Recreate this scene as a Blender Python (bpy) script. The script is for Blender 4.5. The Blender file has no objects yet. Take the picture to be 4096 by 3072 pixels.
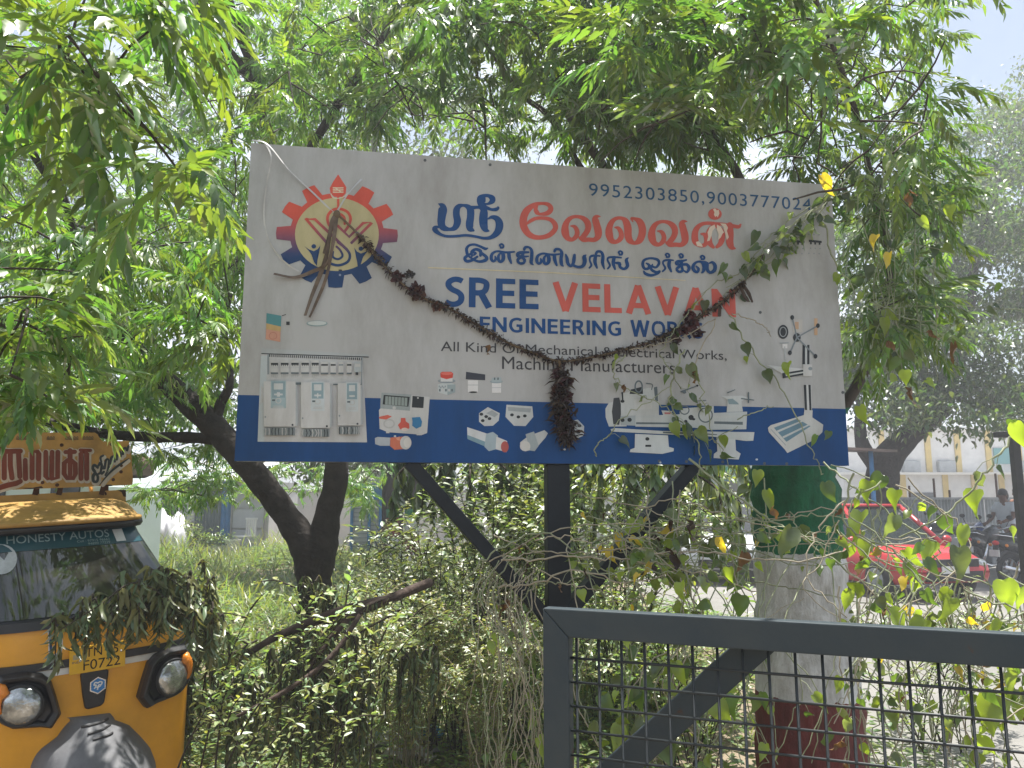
import bpy, bmesh, math, random
import numpy as np
from mathutils import Vector, Matrix
random.seed(7); rng = np.random.default_rng(7)
SC = bpy.context.scene
COL = SC.collection
R = math.radians

# ------------------------------------------------------------------ camera
CAMZ, PITCH, FPX = 1.6, R(8.4), 3100.0
cd = bpy.data.cameras.new('camera'); cam = bpy.data.objects.new('camera', cd); COL.objects.link(cam)
cd.sensor_width = 36.0; cd.lens = FPX/4096*36.0; cd.clip_start = 0.05; cd.clip_end = 2000
cam.location = (0, 0, CAMZ); cam.rotation_euler = (R(90)+PITCH, 0, 0)
SC.camera = cam
# ------------------------------------------------------------------ sky, sun, exposure
SUN_EL, SUN_AZ = R(78), R(20)
w = bpy.data.worlds.new('World'); SC.world = w; w.use_nodes = True
nt = w.node_tree; bg = nt.nodes['Background']
sky = nt.nodes.new('ShaderNodeTexSky'); sky.sky_type = 'NISHITA'; sky.sun_disc = False
sky.sun_elevation = SUN_EL; sky.sun_rotation = SUN_AZ; sky.air_density = 1.2; sky.dust_density = 2.0
tc = nt.nodes.new('ShaderNodeTexCoord'); nz = nt.nodes.new('ShaderNodeTexNoise')
nz.inputs['Scale'].default_value = 2.6; nz.inputs['Detail'].default_value = 7; nz.inputs['Roughness'].default_value = .6
cr = nt.nodes.new('ShaderNodeValToRGB'); cr.color_ramp.elements[0].position = .43; cr.color_ramp.elements[1].position = .66
mx = nt.nodes.new('ShaderNodeMixRGB'); mx.inputs[2].default_value = (9.6, 10.3, 11.6, 1)
nt.links.new(tc.outputs['Generated'], nz.inputs['Vector']); nt.links.new(nz.outputs['Fac'], cr.inputs[0])
nt.links.new(cr.outputs[0], mx.inputs[0]); nt.links.new(sky.outputs[0], mx.inputs[1]); nt.links.new(mx.outputs[0], bg.inputs[0])
bg.inputs[1].default_value = 0.06
sl = bpy.data.lights.new('sun', 'SUN'); so = bpy.data.objects.new('sun', sl); COL.objects.link(so)
sl.energy = 5.0; sl.angle = R(.53); sl.color = (1.0, .965, .91)
SD = Vector((math.cos(SUN_EL)*math.sin(SUN_AZ), math.cos(SUN_EL)*math.cos(SUN_AZ), math.sin(SUN_EL)))
so.rotation_euler = SD.to_track_quat('Z', 'Y').to_euler(); so.location = SD*60
SC.view_settings.view_transform = 'Standard'; SC.view_settings.look = 'None'
SC.view_settings.exposure = 1.3; SC.view_settings.gamma = 1.0
cy = SC.cycles; cy.max_bounces = 9; cy.diffuse_bounces = 4; cy.glossy_bounces = 3; cy.transmission_bounces = 6
cy.transparent_max_bounces = 8; cy.use_denoising = True; cy.caustics_reflective = False; cy.caustics_refractive = False
cy.sample_clamp_indirect = 6

# ------------------------------------------------------------------ pixel -> place (photo px, 4096 wide)
CP, SP = math.cos(PITCH), math.sin(PITCH)
def ray(u, v):
    x, y = (u-2048)/FPX, (1536-v)/FPX
    return Vector((x, CP-y*SP, SP+y*CP))
def pix(u, v, d):
    r = ray(u, v); return Vector((0, 0, CAMZ))+r*(d/r.y)
def hit(u, v, p, n):
    r = ray(u, v); o = Vector((0, 0, CAMZ)); return o+r*((p-o).dot(n)/r.dot(n))
def gnd(u, v, z=0.0):
    return hit(u, v, Vector((0, 0, z)), Vector((0, 0, 1)))

# ------------------------------------------------------------------ materials
MATS = {}
def mat(name, col, rough=.6, metal=0., noise=0., nscale=8., bump=0., bscale=40., col2=None, spec=.5, detail=6):
    if name in MATS: return MATS[name]
    m = bpy.data.materials.new(name); m.use_nodes = True; t = m.node_tree; b = t.nodes['Principled BSDF']
    b.inputs['Base Color'].default_value = (*col, 1); b.inputs['Roughness'].default_value = rough
    b.inputs['Metallic'].default_value = metal; b.inputs['Specular IOR Level'].default_value = spec
    tc = t.nodes.new('ShaderNodeTexCoord')
    if noise > 0 or col2:
        n = t.nodes.new('ShaderNodeTexNoise'); n.inputs['Scale'].default_value = nscale; n.inputs['Detail'].default_value = detail
        n.inputs['Roughness'].default_value = .65
        t.links.new(tc.outputs['Object'], n.inputs['Vector'])
        r = t.nodes.new('ShaderNodeValToRGB'); r.color_ramp.elements[0].position = .34; r.color_ramp.elements[1].position = .68
        c2 = col2 or tuple(max(0, c*(1-noise)) for c in col)
        r.color_ramp.elements[0].color = (*c2, 1); r.color_ramp.elements[1].color = (*col, 1)
        t.links.new(n.outputs['Fac'], r.inputs[0]); t.links.new(r.outputs[0], b.inputs['Base Color'])
        rr = t.nodes.new('ShaderNodeMapRange'); rr.inputs['To Min'].default_value = min(1, rough+.15); rr.inputs['To Max'].default_value = max(0, rough-.1)
        t.links.new(n.outputs['Fac'], rr.inputs[0]); t.links.new(rr.outputs[0], b.inputs['Roughness'])
    if bump > 0:
        n2 = t.nodes.new('ShaderNodeTexNoise'); n2.inputs['Scale'].default_value = bscale; n2.inputs['Detail'].default_value = 5
        t.links.new(tc.outputs['Object'], n2.inputs['Vector'])
        bp = t.nodes.new('ShaderNodeBump'); bp.inputs['Strength'].default_value = bump; bp.inputs['Distance'].default_value = .02
        t.links.new(n2.outputs['Fac'], bp.inputs['Height']); t.links.new(bp.outputs[0], b.inputs['Normal'])
    MATS[name] = m; return m

def wear(m, pos, col):
    """sparse chips or grime: a dark stop at the low end of the noise"""
    for n in m.node_tree.nodes:
        if n.type == 'VALTORGB':
            e = n.color_ramp.elements; first = tuple(e[0].color); p0 = e[0].position; e[0].position = pos-.02; e[0].color = (*col, 1); k = e.new(pos+.015); k.color = first; break
    return m
def vcol_mat(name, rough=.55, dirt=.25, dscale=5.):
    """printed or painted surface that carries its own ink colours"""
    m = bpy.data.materials.new(name); m.use_nodes = True; t = m.node_tree; b = t.nodes['Principled BSDF']
    a = t.nodes.new('ShaderNodeAttribute'); a.attribute_name = 'Col'
    tc = t.nodes.new('ShaderNodeTexCoord'); n = t.nodes.new('ShaderNodeTexNoise')
    n.inputs['Scale'].default_value = dscale; n.inputs['Detail'].default_value = 9; n.inputs['Roughness'].default_value = .72
    mpn = t.nodes.new('ShaderNodeMapping'); mpn.inputs['Scale'].default_value = (1.6, 1.6, .5); t.links.new(tc.outputs['Object'], mpn.inputs[0]); t.links.new(mpn.outputs[0], n.inputs['Vector'])
    nb = t.nodes.new('ShaderNodeTexNoise'); nb.inputs['Scale'].default_value = 7; nb.inputs['Detail'].default_value = 2; t.links.new(tc.outputs['Object'], nb.inputs[0])
    bq = t.nodes.new('ShaderNodeBump'); bq.inputs['Strength'].default_value = .35; bq.inputs['Distance'].default_value = .015; t.links.new(nb.outputs['Fac'], bq.inputs['Height']); t.links.new(bq.outputs[0], b.inputs['Normal'])
    r = t.nodes.new('ShaderNodeValToRGB'); r.color_ramp.elements[0].position = .34; r.color_ramp.elements[1].position = .60
    r.color_ramp.elements[0].color = (1-dirt, 1-dirt*1.05, 1-dirt*1.15, 1)
    t.links.new(n.outputs['Fac'], r.inputs[0])
    x = t.nodes.new('ShaderNodeMixRGB'); x.blend_type = 'MULTIPLY'; x.inputs[0].default_value = 1
    t.links.new(a.outputs['Color'], x.inputs[1]); t.links.new(r.outputs[0], x.inputs[2]); t.links.new(x.outputs[0], b.inputs['Base Color'])
    b.inputs['Roughness'].default_value = rough; b.inputs['Specular IOR Level'].default_value = .2
    MATS[name] = m; return m

def leaf_mat(name, trans=.52, gloss=.10, tint=(2.05, 2.05, .62), rough=.38, hue=1.0):
    m = bpy.data.materials.new(name); m.use_nodes = True; t = m.node_tree; t.nodes.remove(t.nodes['Principled BSDF'])
    out = t.nodes['Material Output']
    a = t.nodes.new('ShaderNodeAttribute'); a.attribute_name = 'Col'
    oi = t.nodes.new('ShaderNodeObjectInfo')
    mr = t.nodes.new('ShaderNodeMapRange'); mr.inputs['To Min'].default_value = .8; mr.inputs['To Max'].default_value = 1.25
    t.links.new(oi.outputs['Random'], mr.inputs[0])
    v = t.nodes.new('ShaderNodeVectorMath'); v.operation = 'SCALE'
    t.links.new(a.outputs['Color'], v.inputs[0]); t.links.new(mr.outputs[0], v.inputs['Scale'])
    tm = t.nodes.new('ShaderNodeVectorMath'); tm.operation = 'MULTIPLY'; tm.inputs[1].default_value = tint
    t.links.new(v.outputs[0], tm.inputs[0])
    d = t.nodes.new('ShaderNodeBsdfDiffuse'); tr = t.nodes.new('ShaderNodeBsdfTranslucent'); g = t.nodes.new('ShaderNodeBsdfGlossy')
    g.inputs['Roughness'].default_value = rough
    t.links.new(v.outputs[0], d.inputs[0]); t.links.new(tm.outputs[0], tr.inputs[0])
    m1 = t.nodes.new('ShaderNodeMixShader'); m1.inputs[0].default_value = trans
    t.links.new(d.outputs[0], m1.inputs[1]); t.links.new(tr.outputs[0], m1.inputs[2])
    lw = t.nodes.new('ShaderNodeLayerWeight'); lw.inputs[0].default_value = .35
    mm = t.nodes.new('ShaderNodeMath'); mm.operation = 'MULTIPLY_ADD'; mm.inputs[1].default_value = gloss*2; mm.inputs[2].default_value = gloss*.4
    t.links.new(lw.outputs['Fresnel'], mm.inputs[0])
    m2 = t.nodes.new('ShaderNodeMixShader'); t.links.new(mm.outputs[0], m2.inputs[0])
    t.links.new(m1.outputs[0], m2.inputs[1]); t.links.new(g.outputs[0], m2.inputs[2]); t.links.new(m2.outputs[0], out.inputs[0])
    MATS[name] = m; return m

LEAF = leaf_mat('leaf_green')
LEAFB = leaf_mat('leaf_fresh', trans=.48, gloss=.2, rough=.45)
LEAFDRY = leaf_mat('leaf_wilted', trans=.22, gloss=.05, tint=(1.6, 1.5, .7))
PRINT = vcol_mat('printed_vinyl', .5, .26, 3.)
PAINT = vcol_mat('hand_paint', .6, .35, 9.)

# ------------------------------------------------------------------ scene graph helpers
TM = {}
def props(o, label=None, cat=None, group=None, kind=None):
    if label: o['label'] = label
    if cat: o['category'] = cat
    if group: o['group'] = group
    if kind: o['kind'] = kind
    return o
def thing(name, label, cat, loc=(0, 0, 0), rz=0., group=None):
    o = bpy.data.objects.new(name, None); COL.objects.link(o); o.empty_display_size = .1
    o.location = loc; o.rotation_euler = (0, 0, rz); props(o, label, cat, group)
    TM[o.name] = Matrix.LocRotScale(Vector(loc), Matrix.Rotation(rz, 3, 'Z').to_quaternion(), None)
    return o
def link(name, me, parent=None, m=None):
    o = bpy.data.objects.new(name, me); COL.objects.link(o)
    if m is not None:
        for k in (m if isinstance(m, (list, tuple)) else [m]): me.materials.append(k)
    if parent is not None: o.parent = parent
    return o
def np_mesh(name, V, F, m, parent=None, col=None, world=True, smooth=False, midx=None):
    """V (n,3) F (k,3|4) arrays -> one object"""
    V = np.asarray(V, dtype=np.float64); F = np.asarray(F, dtype=np.int32); k = F.shape[1]
    p = parent
    if world and p is not None:
        M = Matrix.Identity(4)
        while p is not None and p.name in TM: M = TM[p.name] @ M if False else M; break
        q = parent
        while q is not None and q.name not in TM: q = q.parent
        if q is not None:
            Mi = np.array(TM[q.name].inverted()); V = V @ Mi[:3, :3].T + Mi[:3, 3]
    me = bpy.data.meshes.new(name); me.vertices.add(len(V)); me.vertices.foreach_set('co', V.astype(np.float32).ravel())
    me.loops.add(F.size); me.loops.foreach_set('vertex_index', F.ravel())
    me.polygons.add(len(F)); me.polygons.foreach_set('loop_start', np.arange(len(F), dtype=np.int32)*k)
    if smooth: me.polygons.foreach_set('use_smooth', np.ones(len(F), dtype=bool))
    if col is not None:
        c = np.ones((len(V), 4), dtype=np.float32); c[:, :3] = col
        me.attributes.new('Col', 'FLOAT_COLOR', 'POINT').data.foreach_set('color', c.ravel())
    me.update(calc_edges=True)
    return link(name, me, parent, m)

class MB:
    def __init__(s): s.v = []; s.f = []; s.c = []; s.cur = (1, 1, 1)
    def add(s, vs, fs):
        b = len(s.v)
        for p in vs: s.v.append(Vector(p)); s.c.append(s.cur)
        for f in fs: s.f.append([b+i for i in f])
        return s
    def box(s, c, d, M=None):
        x, y, z = d[0]/2, d[1]/2, d[2]/2
        vs = [Vector((i*x, j*y, k*z)) for i in (-1, 1) for j in (-1, 1) for k in (-1, 1)]
        if M is not None: vs = [M @ p for p in vs]
        return s.add([Vector(c)+p for p in vs], [(0, 1, 3, 2), (4, 6, 7, 5), (0, 4, 5, 1), (2, 3, 7, 6), (0, 2, 6, 4), (1, 5, 7, 3)])
    def bar(s, a, b, wx, wy, up=Vector((0, 0, 1))):
        a, b = Vector(a), Vector(b); t = (b-a).normalized(); x = t.cross(Vector(up)).normalized(); y = x.cross(t)
        vs = [p+x*i*wx/2+y*j*wy/2 for p in (a, b) for i, j in ((-1, -1), (1, -1), (1, 1), (-1, 1))]
        return s.add(vs, [(3, 2, 1, 0), (4, 5, 6, 7), (0, 1, 5, 4), (1, 2, 6, 5), (2, 3, 7, 6), (3, 0, 4, 7)])
    def prism(s, pts, vec):
        n = len(pts); pts = [Vector(p) for p in pts]; vec = Vector(vec)
        return s.add(pts+[p+vec for p in pts], [tuple(range(n))[::-1], tuple(range(n, 2*n))]+[(i, (i+1) % n, n+(i+1) % n, n+i) for i in range(n)])
    def poly(s, pts): return s.add(pts, [tuple(range(len(pts)))])
    def tube(s, pts, r, n=7, cap=True, squash=None):
        pts = [Vector(p) for p in pts]; k = len(pts)
        rs = r if hasattr(r, '__len__') else [r]*k
        ref = None; vs = []
        for i, p in enumerate(pts):
            t = (pts[min(i+1, k-1)]-pts[max(i-1, 0)])
            if t.length < 1e-9: t = Vector((0, 0, 1))
            t.normalize()
            if ref is None: ref = t.cross(Vector((.13, .97, .21))).normalized()
            x = (ref-t*ref.dot(t)); x = x.normalized() if x.length > 1e-6 else t.orthogonal().normalized()
            ref = x; y = t.cross(x)
            for j in range(n):
                a = 2*math.pi*j/n; vs.append(p+(x*math.cos(a)+y*math.sin(a)*(squash or 1))*rs[i])
        fs = [(i*n+j, i*n+(j+1) % n, (i+1)*n+(j+1) % n, (i+1)*n+j) for i in range(k-1) for j in range(n)]
        if cap: fs += [tuple(range(n))[::-1], tuple(range((k-1)*n, k*n))]
        return s.add(vs, fs)
    def lathe(s, prof, c, ax=(0, 0, 1), n=20, cap=True):
        ax = Vector(ax).normalized(); x = ax.orthogonal().normalized(); y = ax.cross(x); c = Vector(c)
        vs = [c+ax*h+(x*math.cos(2*math.pi*j/n)+y*math.sin(2*math.pi*j/n))*r for r, h in prof for j in range(n)]
        k = len(prof)
        fs = [(i*n+j, i*n+(j+1) % n, (i+1)*n+(j+1) % n, (i+1)*n+j) for i in range(k-1) for j in range(n)]
        if cap: fs += [tuple(range(n))[::-1], tuple(range((k-1)*n, k*n))]
        return s.add(vs, fs)
    def sphere(s, c, r, nu=14, nv=8, M=None):
        rr = r if hasattr(r, '__len__') else (r, r, r); c = Vector(c)
        vs = []
        for i in range(nv+1):
            a = math.pi*i/nv
            for j in range(nu):
                b = 2*math.pi*j/nu; p = Vector((rr[0]*math.sin(a)*math.cos(b), rr[1]*math.sin(a)*math.sin(b), rr[2]*math.cos(a)))
                vs.append(c+(M @ p if M is not None else p))
        return s.add(vs, [(i*nu+j, (i+1)*nu+j, (i+1)*nu+(j+1) % nu, i*nu+(j+1) % nu) for i in range(nv) for j in range(nu)])
    def torus(s, c, ax, R0, r, n=28, k=10):
        ax = Vector(ax).normalized(); x = ax.orthogonal().normalized(); y = ax.cross(x); c = Vector(c); vs = []
        for i in range(n):
            a = 2*math.pi*i/n; d = x*math.cos(a)+y*math.sin(a)
            for j in range(k):
                b = 2*math.pi*j/k; vs.append(c+d*(R0+r*math.cos(b))+ax*r*math.sin(b))
        return s.add(vs, [(i*k+j, ((i+1) % n)*k+j, ((i+1) % n)*k+(j+1) % k, i*k+(j+1) % k) for i in range(n) for j in range(k)])
    def grid(s, fn, nu, nv):
        vs = [fn(i/nu, j/nv) for j in range(nv+1) for i in range(nu+1)]
        return s.add(vs, [(j*(nu+1)+i, j*(nu+1)+i+1, (j+1)*(nu+1)+i+1, (j+1)*(nu+1)+i) for j in range(nv) for i in range(nu)])
    def build(s, name, m, parent=None, world=True, smooth=False, bevel=0, col=False, label=None, kind=None, sub=0):
        V = s.v
        if world and parent is not None:
            q = parent
            while q is not None and q.name not in TM: q = q.parent
            if q is not None:
                Mi = TM[q.name].inverted(); V = [Mi @ p for p in V]
        me = bpy.data.meshes.new(name); me.from_pydata([tuple(p) for p in V], [], s.f); me.update()
        bm = bmesh.new(); bm.from_mesh(me); bmesh.ops.recalc_face_normals(bm, faces=bm.faces)
        bm.to_mesh(me); bm.free()
        if smooth: me.polygons.foreach_set('use_smooth', [True]*len(me.polygons))
        if col:
            me.attributes.new('Col', 'FLOAT_COLOR', 'POINT').data.foreach_set('color', [x for c in s.c for x in (*c, 1)])
        o = link(name, me, parent, m)
        if bevel:
            b = o.modifiers.new('bevel', 'BEVEL'); b.width = bevel; b.segments = 2; b.limit_method = 'ANGLE'
        if sub:
            b = o.modifiers.new('sub', 'SUBSURF'); b.levels = sub; b.render_levels = sub
        if label: o['label'] = label
        if kind: o['kind'] = kind
        return o

def smooth_path(pts, sub=4):
    """Catmull-Rom through tuples of any length"""
    P = [np.array(p, dtype=float) for p in pts]
    if len(P) < 3: return P
    P = [2*P[0]-P[1]]+P+[2*P[-1]-P[-2]]; out = []
    for i in range(1, len(P)-2):
        for k in range(sub):
            t = k/sub
            out.append(.5*((2*P[i])+(-P[i-1]+P[i+1])*t+(2*P[i-1]-5*P[i]+4*P[i+1]-P[i+2])*t*t+(-P[i-1]+3*P[i]-3*P[i+1]+P[i+2])*t**3))
    out.append(P[-2]); return out
def ribbon(pts, sub=4):
    """variable width stroke (x,y,w) -> outline polygon quads in 2D: returns list of 2D points left+right, with round ends"""
    S = smooth_path(pts, sub); n = len(S); L = []; Rr = []
    for i in range(n):
        a = S[max(i-1, 0)]; b = S[min(i+1, n-1)]; t = b[:2]-a[:2]; t = t/(np.linalg.norm(t)+1e-9); nn = np.array((-t[1], t[0]))
        h = max(S[i][2], 1e-6)/2; L.append(S[i][:2]+nn*h); Rr.append(S[i][:2]-nn*h)
    return L, Rr
def capsule_caps(pts, L, Rr, n=6):
    return None

def text_mesh(body, bold=0., spacing=1., shear=0.):
    """2D triangles of a line of text; overlapping outlines are filled one by one. -> list of (verts2d, faces), cap height 1"""
    cu = bpy.data.curves.new('tmp', 'FONT'); cu.body = body; cu.size = 1; cu.offset = bold; cu.space_character = spacing; cu.shear = shear
    cu.resolution_u = 3
    o = bpy.data.objects.new('tmp', cu); COL.objects.link(o); bpy.context.view_layer.update()
    dg = bpy.context.evaluated_depsgraph_get(); oe = o.evaluated_get(dg)
    c2 = oe.to_curve(dg)
    sp = []
    for s in c2.splines:
        bp = s.bezier_points; P = []
        for i in range(len(bp)):
            a, b = bp[i], bp[(i+1) % len(bp)]
            st = (a.co-b.co).length < 1e-6 or ((a.handle_right-a.co).length+(b.handle_left-b.co).length) < 1e-4
            for k in range(1 if st else 5):
                t = k/5
                P.append((a.co*(1-t)**3+a.handle_right*3*t*(1-t)**2+b.handle_left*3*t*t*(1-t)+b.co*t**3).to_2d())
        Q = [p for i, p in enumerate(P) if (p-P[i-1]).length > 1e-5]
        if len(Q) > 2: sp.append(Q)
    oe.to_curve_clear(); bpy.data.objects.remove(o); bpy.data.curves.remove(cu)
    def area(P): return sum(P[i-1].x*P[i].y-P[i].x*P[i-1].y for i in range(len(P)))/2
    def inside(p, P):
        r = False
        for i in range(len(P)):
            a, b = P[i-1], P[i]
            if (a.y > p.y) != (b.y > p.y) and p.x < (b.x-a.x)*(p.y-a.y)/(b.y-a.y)+a.x: r = not r
        return r
    if not sp: return []
    big = max(sp, key=lambda P: abs(area(P))); sg = 1 if area(big) > 0 else -1
    outs = [P for P in sp if area(P)*sg > 0]; holes = [P for P in sp if area(P)*sg <= 0]
    res = []
    from mathutils.geometry import tessellate_polygon
    for P in outs:
        hs = [h for h in holes if all(inside(q, P) for q in h[::max(1, len(h)//5)])]
        loops = [[p.to_3d() for p in P]]+[[p.to_3d() for p in h] for h in hs]
        tri = tessellate_polygon(loops); vs = [p.to_2d() for l in loops for p in l]
        res.append((vs, [tuple(t) for t in tri]))
    return res
def by_word(r):
    """outlines of a line of text grouped into words"""
    it = sorted(r, key=lambda g_: min(p.x for p in g_[0])); out = []; end = None
    for g_ in it:
        a, b = min(p.x for p in g_[0]), max(p.x for p in g_[0])
        if end is None or a-end > .13: out.append([])
        out[-1].append(g_); end = b if end is None else max(end, b)
    return out
CAPH = None
def cap_h():
    global CAPH
    if CAPH is None:
        r = text_mesh('H'); CAPH = max(p.y for vs, _ in r for p in vs)
    return CAPH
# ================================================================== the setting
def struct(name, mb, m, **k):
    o = mb.build(name, m, None, **k); o['kind'] = 'structure'; return o
M_dirt = mat('dry_earth', (.24, .19, .135), .95, noise=.45, nscale=1.3, bump=.6, bscale=14, col2=(.16, .125, .085))
M_road = mat('worn_concrete', (.22, .21, .195), .9, noise=.3, nscale=.9, bump=.25, bscale=60, col2=(.15, .145, .13))
g = MB(); g.add([(-400, -60, 0), (400, -60, 0), (400, 600, 0), (-400, 600, 0)], [(0, 1, 2, 3)]); struct('ground', g, M_dirt)
g = MB(); g.add([(2.0, -30, .004), (14, -30, .004), (14, 90, .004), (2.6, 90, .004)], [(0, 1, 2, 3)]); struct('road', g, M_road)
g = MB(); g.box((17.15, 30, .06), (6.2, 100, .12)); struct('pavement', g, mat('paving', (.33, .31, .28), .92, noise=.3, nscale=2), bevel=.02)
g = MB(); g.box((14.03, 30, .0), (.12, 100, .26)); struct('kerb', g, mat('kerb_stone', (.38, .37, .35), .9, noise=.3, nscale=4), bevel=.015)

# ================================================================== sign board
SGH = 1.22
def solve_edge(ut, vt, ub, vb):
    a, b = ray(ut, vt), ray(ub, vb); ta, tb = a.z/a.y, b.z/b.y; d = SGH/(ta-tb)
    return d, (a.x/a.y+b.x/b.y)/2*d, CAMZ+tb*d
dL, xL, zL = solve_edge(1003, 570, 940, 1842); dR, xR, zR = solve_edge(3321, 742, 3399, 1865)
SZ = (zL+zR)/2; SP0 = Vector((xL, dL, SZ)); SP1 = Vector((xR, dR, SZ))
SEX = (SP1-SP0).normalized(); SEZ = Vector((0, 0, 1)); SN = SEX.cross(SEZ)      # SN points to the viewer
if SN.y > 0: SN = -SN
SW = (SP1-SP0).length
def S2(u, v):
    p = hit(u, v, SP0, SN)-SP0; return p.dot(SEX), p.z
def sg(s, t, off=0.): return SP0+SEX*s+SEZ*t+SN*off
def sgp(u, v, off=0.): return sg(*S2(u, v), off)
post_s, _ = S2(2238, 1846)
post_base = sg(post_s, 0, -.05); post_base.z = 0
SIGN = thing('sign_board', 'large white and blue shop sign on a dark steel post with two diagonal braces', 'sign', post_base)
M_steel = mat('dark_blue_steel', (.010, .015, .021), .5, metal=.0, noise=.35, nscale=14, bump=.05, bscale=90, spec=.25)
M_vinyl = vcol_mat('sign_sheet', .5, .26, 3.)
WHITE = (.43, .43, .425); BLUE = (.005, .058, .20); RED = (.56, .11, .085); INK = (.05, .05, .055)
m = MB(); m.cur = WHITE
e = .0
def wav(s, t): return .0003*math.sin(s*5.3+t*3)+.0002*math.sin(t*11-s*2.2)
NX, NY = 72, 36
bandL, bandR = S2(954, 1580)[1], S2(3378, 1636)[1]
m2 = MB()
V = []; C = []; F = []
tys = sorted([i/NY*SGH for i in range(NY+1)])
for j in range(NY+1):
    for i in range(NX+1):
        s_, t_ = i/NX*SW, j/NY*SGH
        V.append(sg(s_, t_, .001+wav(s_, t_))); C.append(WHITE)
F = [(j*(NX+1)+i, j*(NX+1)+i+1, (j+1)*(NX+1)+i+1, (j+1)*(NX+1)+i) for j in range(NY) for i in range(NX)]
SHEET = np_mesh('printed_sheet', [tuple(p) for p in V], F, M_vinyl, SIGN, col=np.array(C), smooth=True)
m = MB(); m.cur = (.60, .60, .60)
m.add([sg(0, 0, -.004), sg(SW, 0, -.004), sg(SW, SGH, -.004), sg(0, SGH, -.004), sg(0, 0, -.045), sg(SW, 0, -.045), sg(SW, SGH, -.045), sg(0, SGH, -.045)],
      [(0, 1, 2, 3), (7, 6, 5, 4), (0, 4, 5, 1), (1, 5, 6, 2), (2, 6, 7, 3), (3, 7, 4, 0)])
m.build('panel_frame', mat('panel_edge', (.40, .40, .40), .6, noise=.6, nscale=9, col2=(.05, .05, .06)), SIGN, bevel=.003)
bot = sg(post_s, 0, -.05)
M_ = Matrix((SEX, SN, SEZ)).transposed()
pm = MB(); pm.box((bot+post_base)/2-Vector((0, 0, .0)), (.09, .07, bot.z-.002), M_); pm.build('post', M_steel, SIGN, bevel=.004)
def zoomer(x0, y0, sc): return lambda x, y: (x0+x*sc, y0+y*sc)
def brace(u0, u1, v0, uB, vB):
    a = sg(*S2((u0+u1)/2, v0), -.05); b = sg(*S2(uB, vB), -.05); d = (b-a).normalized()
    q = MB(); q.bar(a-d*.004, b, .05, .078, up=SN); q.build('brace', M_steel, SIGN, bevel=.004)
brace(1590, 1690, 1848, 2215, 2500); brace(2752, 2842, 1852, 2268, 2470)
for u in (1640, 2238, 2797):
    q = MB(); q.box(sg(S2(u, 1846)[0], .004, -.026), (.16, .052, .012), M_); q.build('mounting_plate', M_steel, SIGN)

def sgw(s, t, off=0.): return sg(s, t, off+wav(s, t))
class Print:
    """flat ink on the sheet; every patch lies a hair above the one before it"""
    def __init__(s, map2, place, base=.0022, step=.00005): s.mb = MB(); s.m = map2; s.p = place; s.o = base; s.st = step
    def at(s, x, y): return s.p(*s.m(x, y), s.o)
    def poly(s, pts, c):
        s.o += s.st
        from mathutils.geometry import tessellate_polygon
        P = [Vector((x, -y, 0)) for x, y in pts]; tri = tessellate_polygon([P])
        s.mb.cur = c; s.mb.add([s.at(x, y) for x, y in pts], [tuple(t) for t in tri]); return s
    def rect(s, x0, y0, x1, y1, c, sk=0.):
        return s.poly([(x0, y0), (x1, y0+sk*(x1-x0)), (x1, y1+sk*(x1-x0)), (x0, y1)], c)
    def ell(s, x, y, rx, ry, c, n=20):
        return s.poly([(x+rx*math.cos(2*math.pi*i/n), y+ry*math.sin(2*math.pi*i/n)) for i in range(n)], c)
    def ring(s, x, y, rx, ry, w, c, n=28, a0=0, a1=360):
        pts = [(x+rx*math.cos(R(a0+(a1-a0)*i/n)), y+ry*math.sin(R(a0+(a1-a0)*i/n)), w) for i in range(n+1)]
        return s.stroke(pts, c, sub=1, caps=False)
    def stroke(s, pts, c, sub=4, caps=True, cf=None):
        if len(pts[0]) == 2: pts = [(*p, 3) for p in pts]
        s.o += s.st
        L, Q = ribbon(pts, sub); n = len(L); b = []
        for i in range(n):
            s.mb.cur = cf(L[i][1]) if cf else c
            s.mb.add([s.at(*L[i]), s.at(*Q[i])], []); b.append(len(s.mb.v)-2)
        for i in range(n-1): s.mb.f.append([b[i], b[i+1], b[i+1]+1, b[i]+1])
        if caps:
            for k, i in ((0, 0), (1, n-1)):
                c0 = (L[i]+Q[i])/2; r = np.linalg.norm(L[i]-Q[i])/2
                if r > 2:
                    s.o += s.st; s.mb.cur = cf(c0[1]) if cf else c
                    s.mb.add([s.at(c0[0]+r*math.cos(2*math.pi*j/12), c0[1]+r*math.sin(2*math.pi*j/12)) for j in range(12)], [tuple(range(12))])
        return s
    def done(s, name, parent, label=None, m=None):
        return s.mb.build(name, m or PRINT, parent, col=True, label=label)

def print_text(body, uL, vB, uR, vBR, vT, color, name='lettering', bold=0., spacing=1., parent=None, off=.0024, S2f=None, place=None, label=None, m=None, exact=True, shear=0.):
    S2f = S2f or S2; place = place or sgw
    r = text_mesh(body, bold, spacing, shear)
    x0 = min(p.x for vs, _ in r for p in vs); x1 = max(p.x for vs, _ in r for p in vs)
    a = S2f(uL, vB); b = S2f(uR, vBR); t = S2f(uL, vT); wdt = b[0]-a[0]; hh = t[1]-a[1]; slope = (b[1]-a[1])/wdt
    for word in by_word(r):
        mb = MB(); mb.cur = color; o = off
        for vs, fs in word:
            o += .00006
            q = []
            for p in vs:
                X = (p.x-x0)/(x1-x0)*wdt; Y = p.y/cap_h()*hh
                q.append(place(a[0]+X, a[1]+Y+X*slope, o))
            mb.add(q, fs)
        mb.build(name, m or PRINT, parent or SHEET, col=True, label=label)

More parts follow.
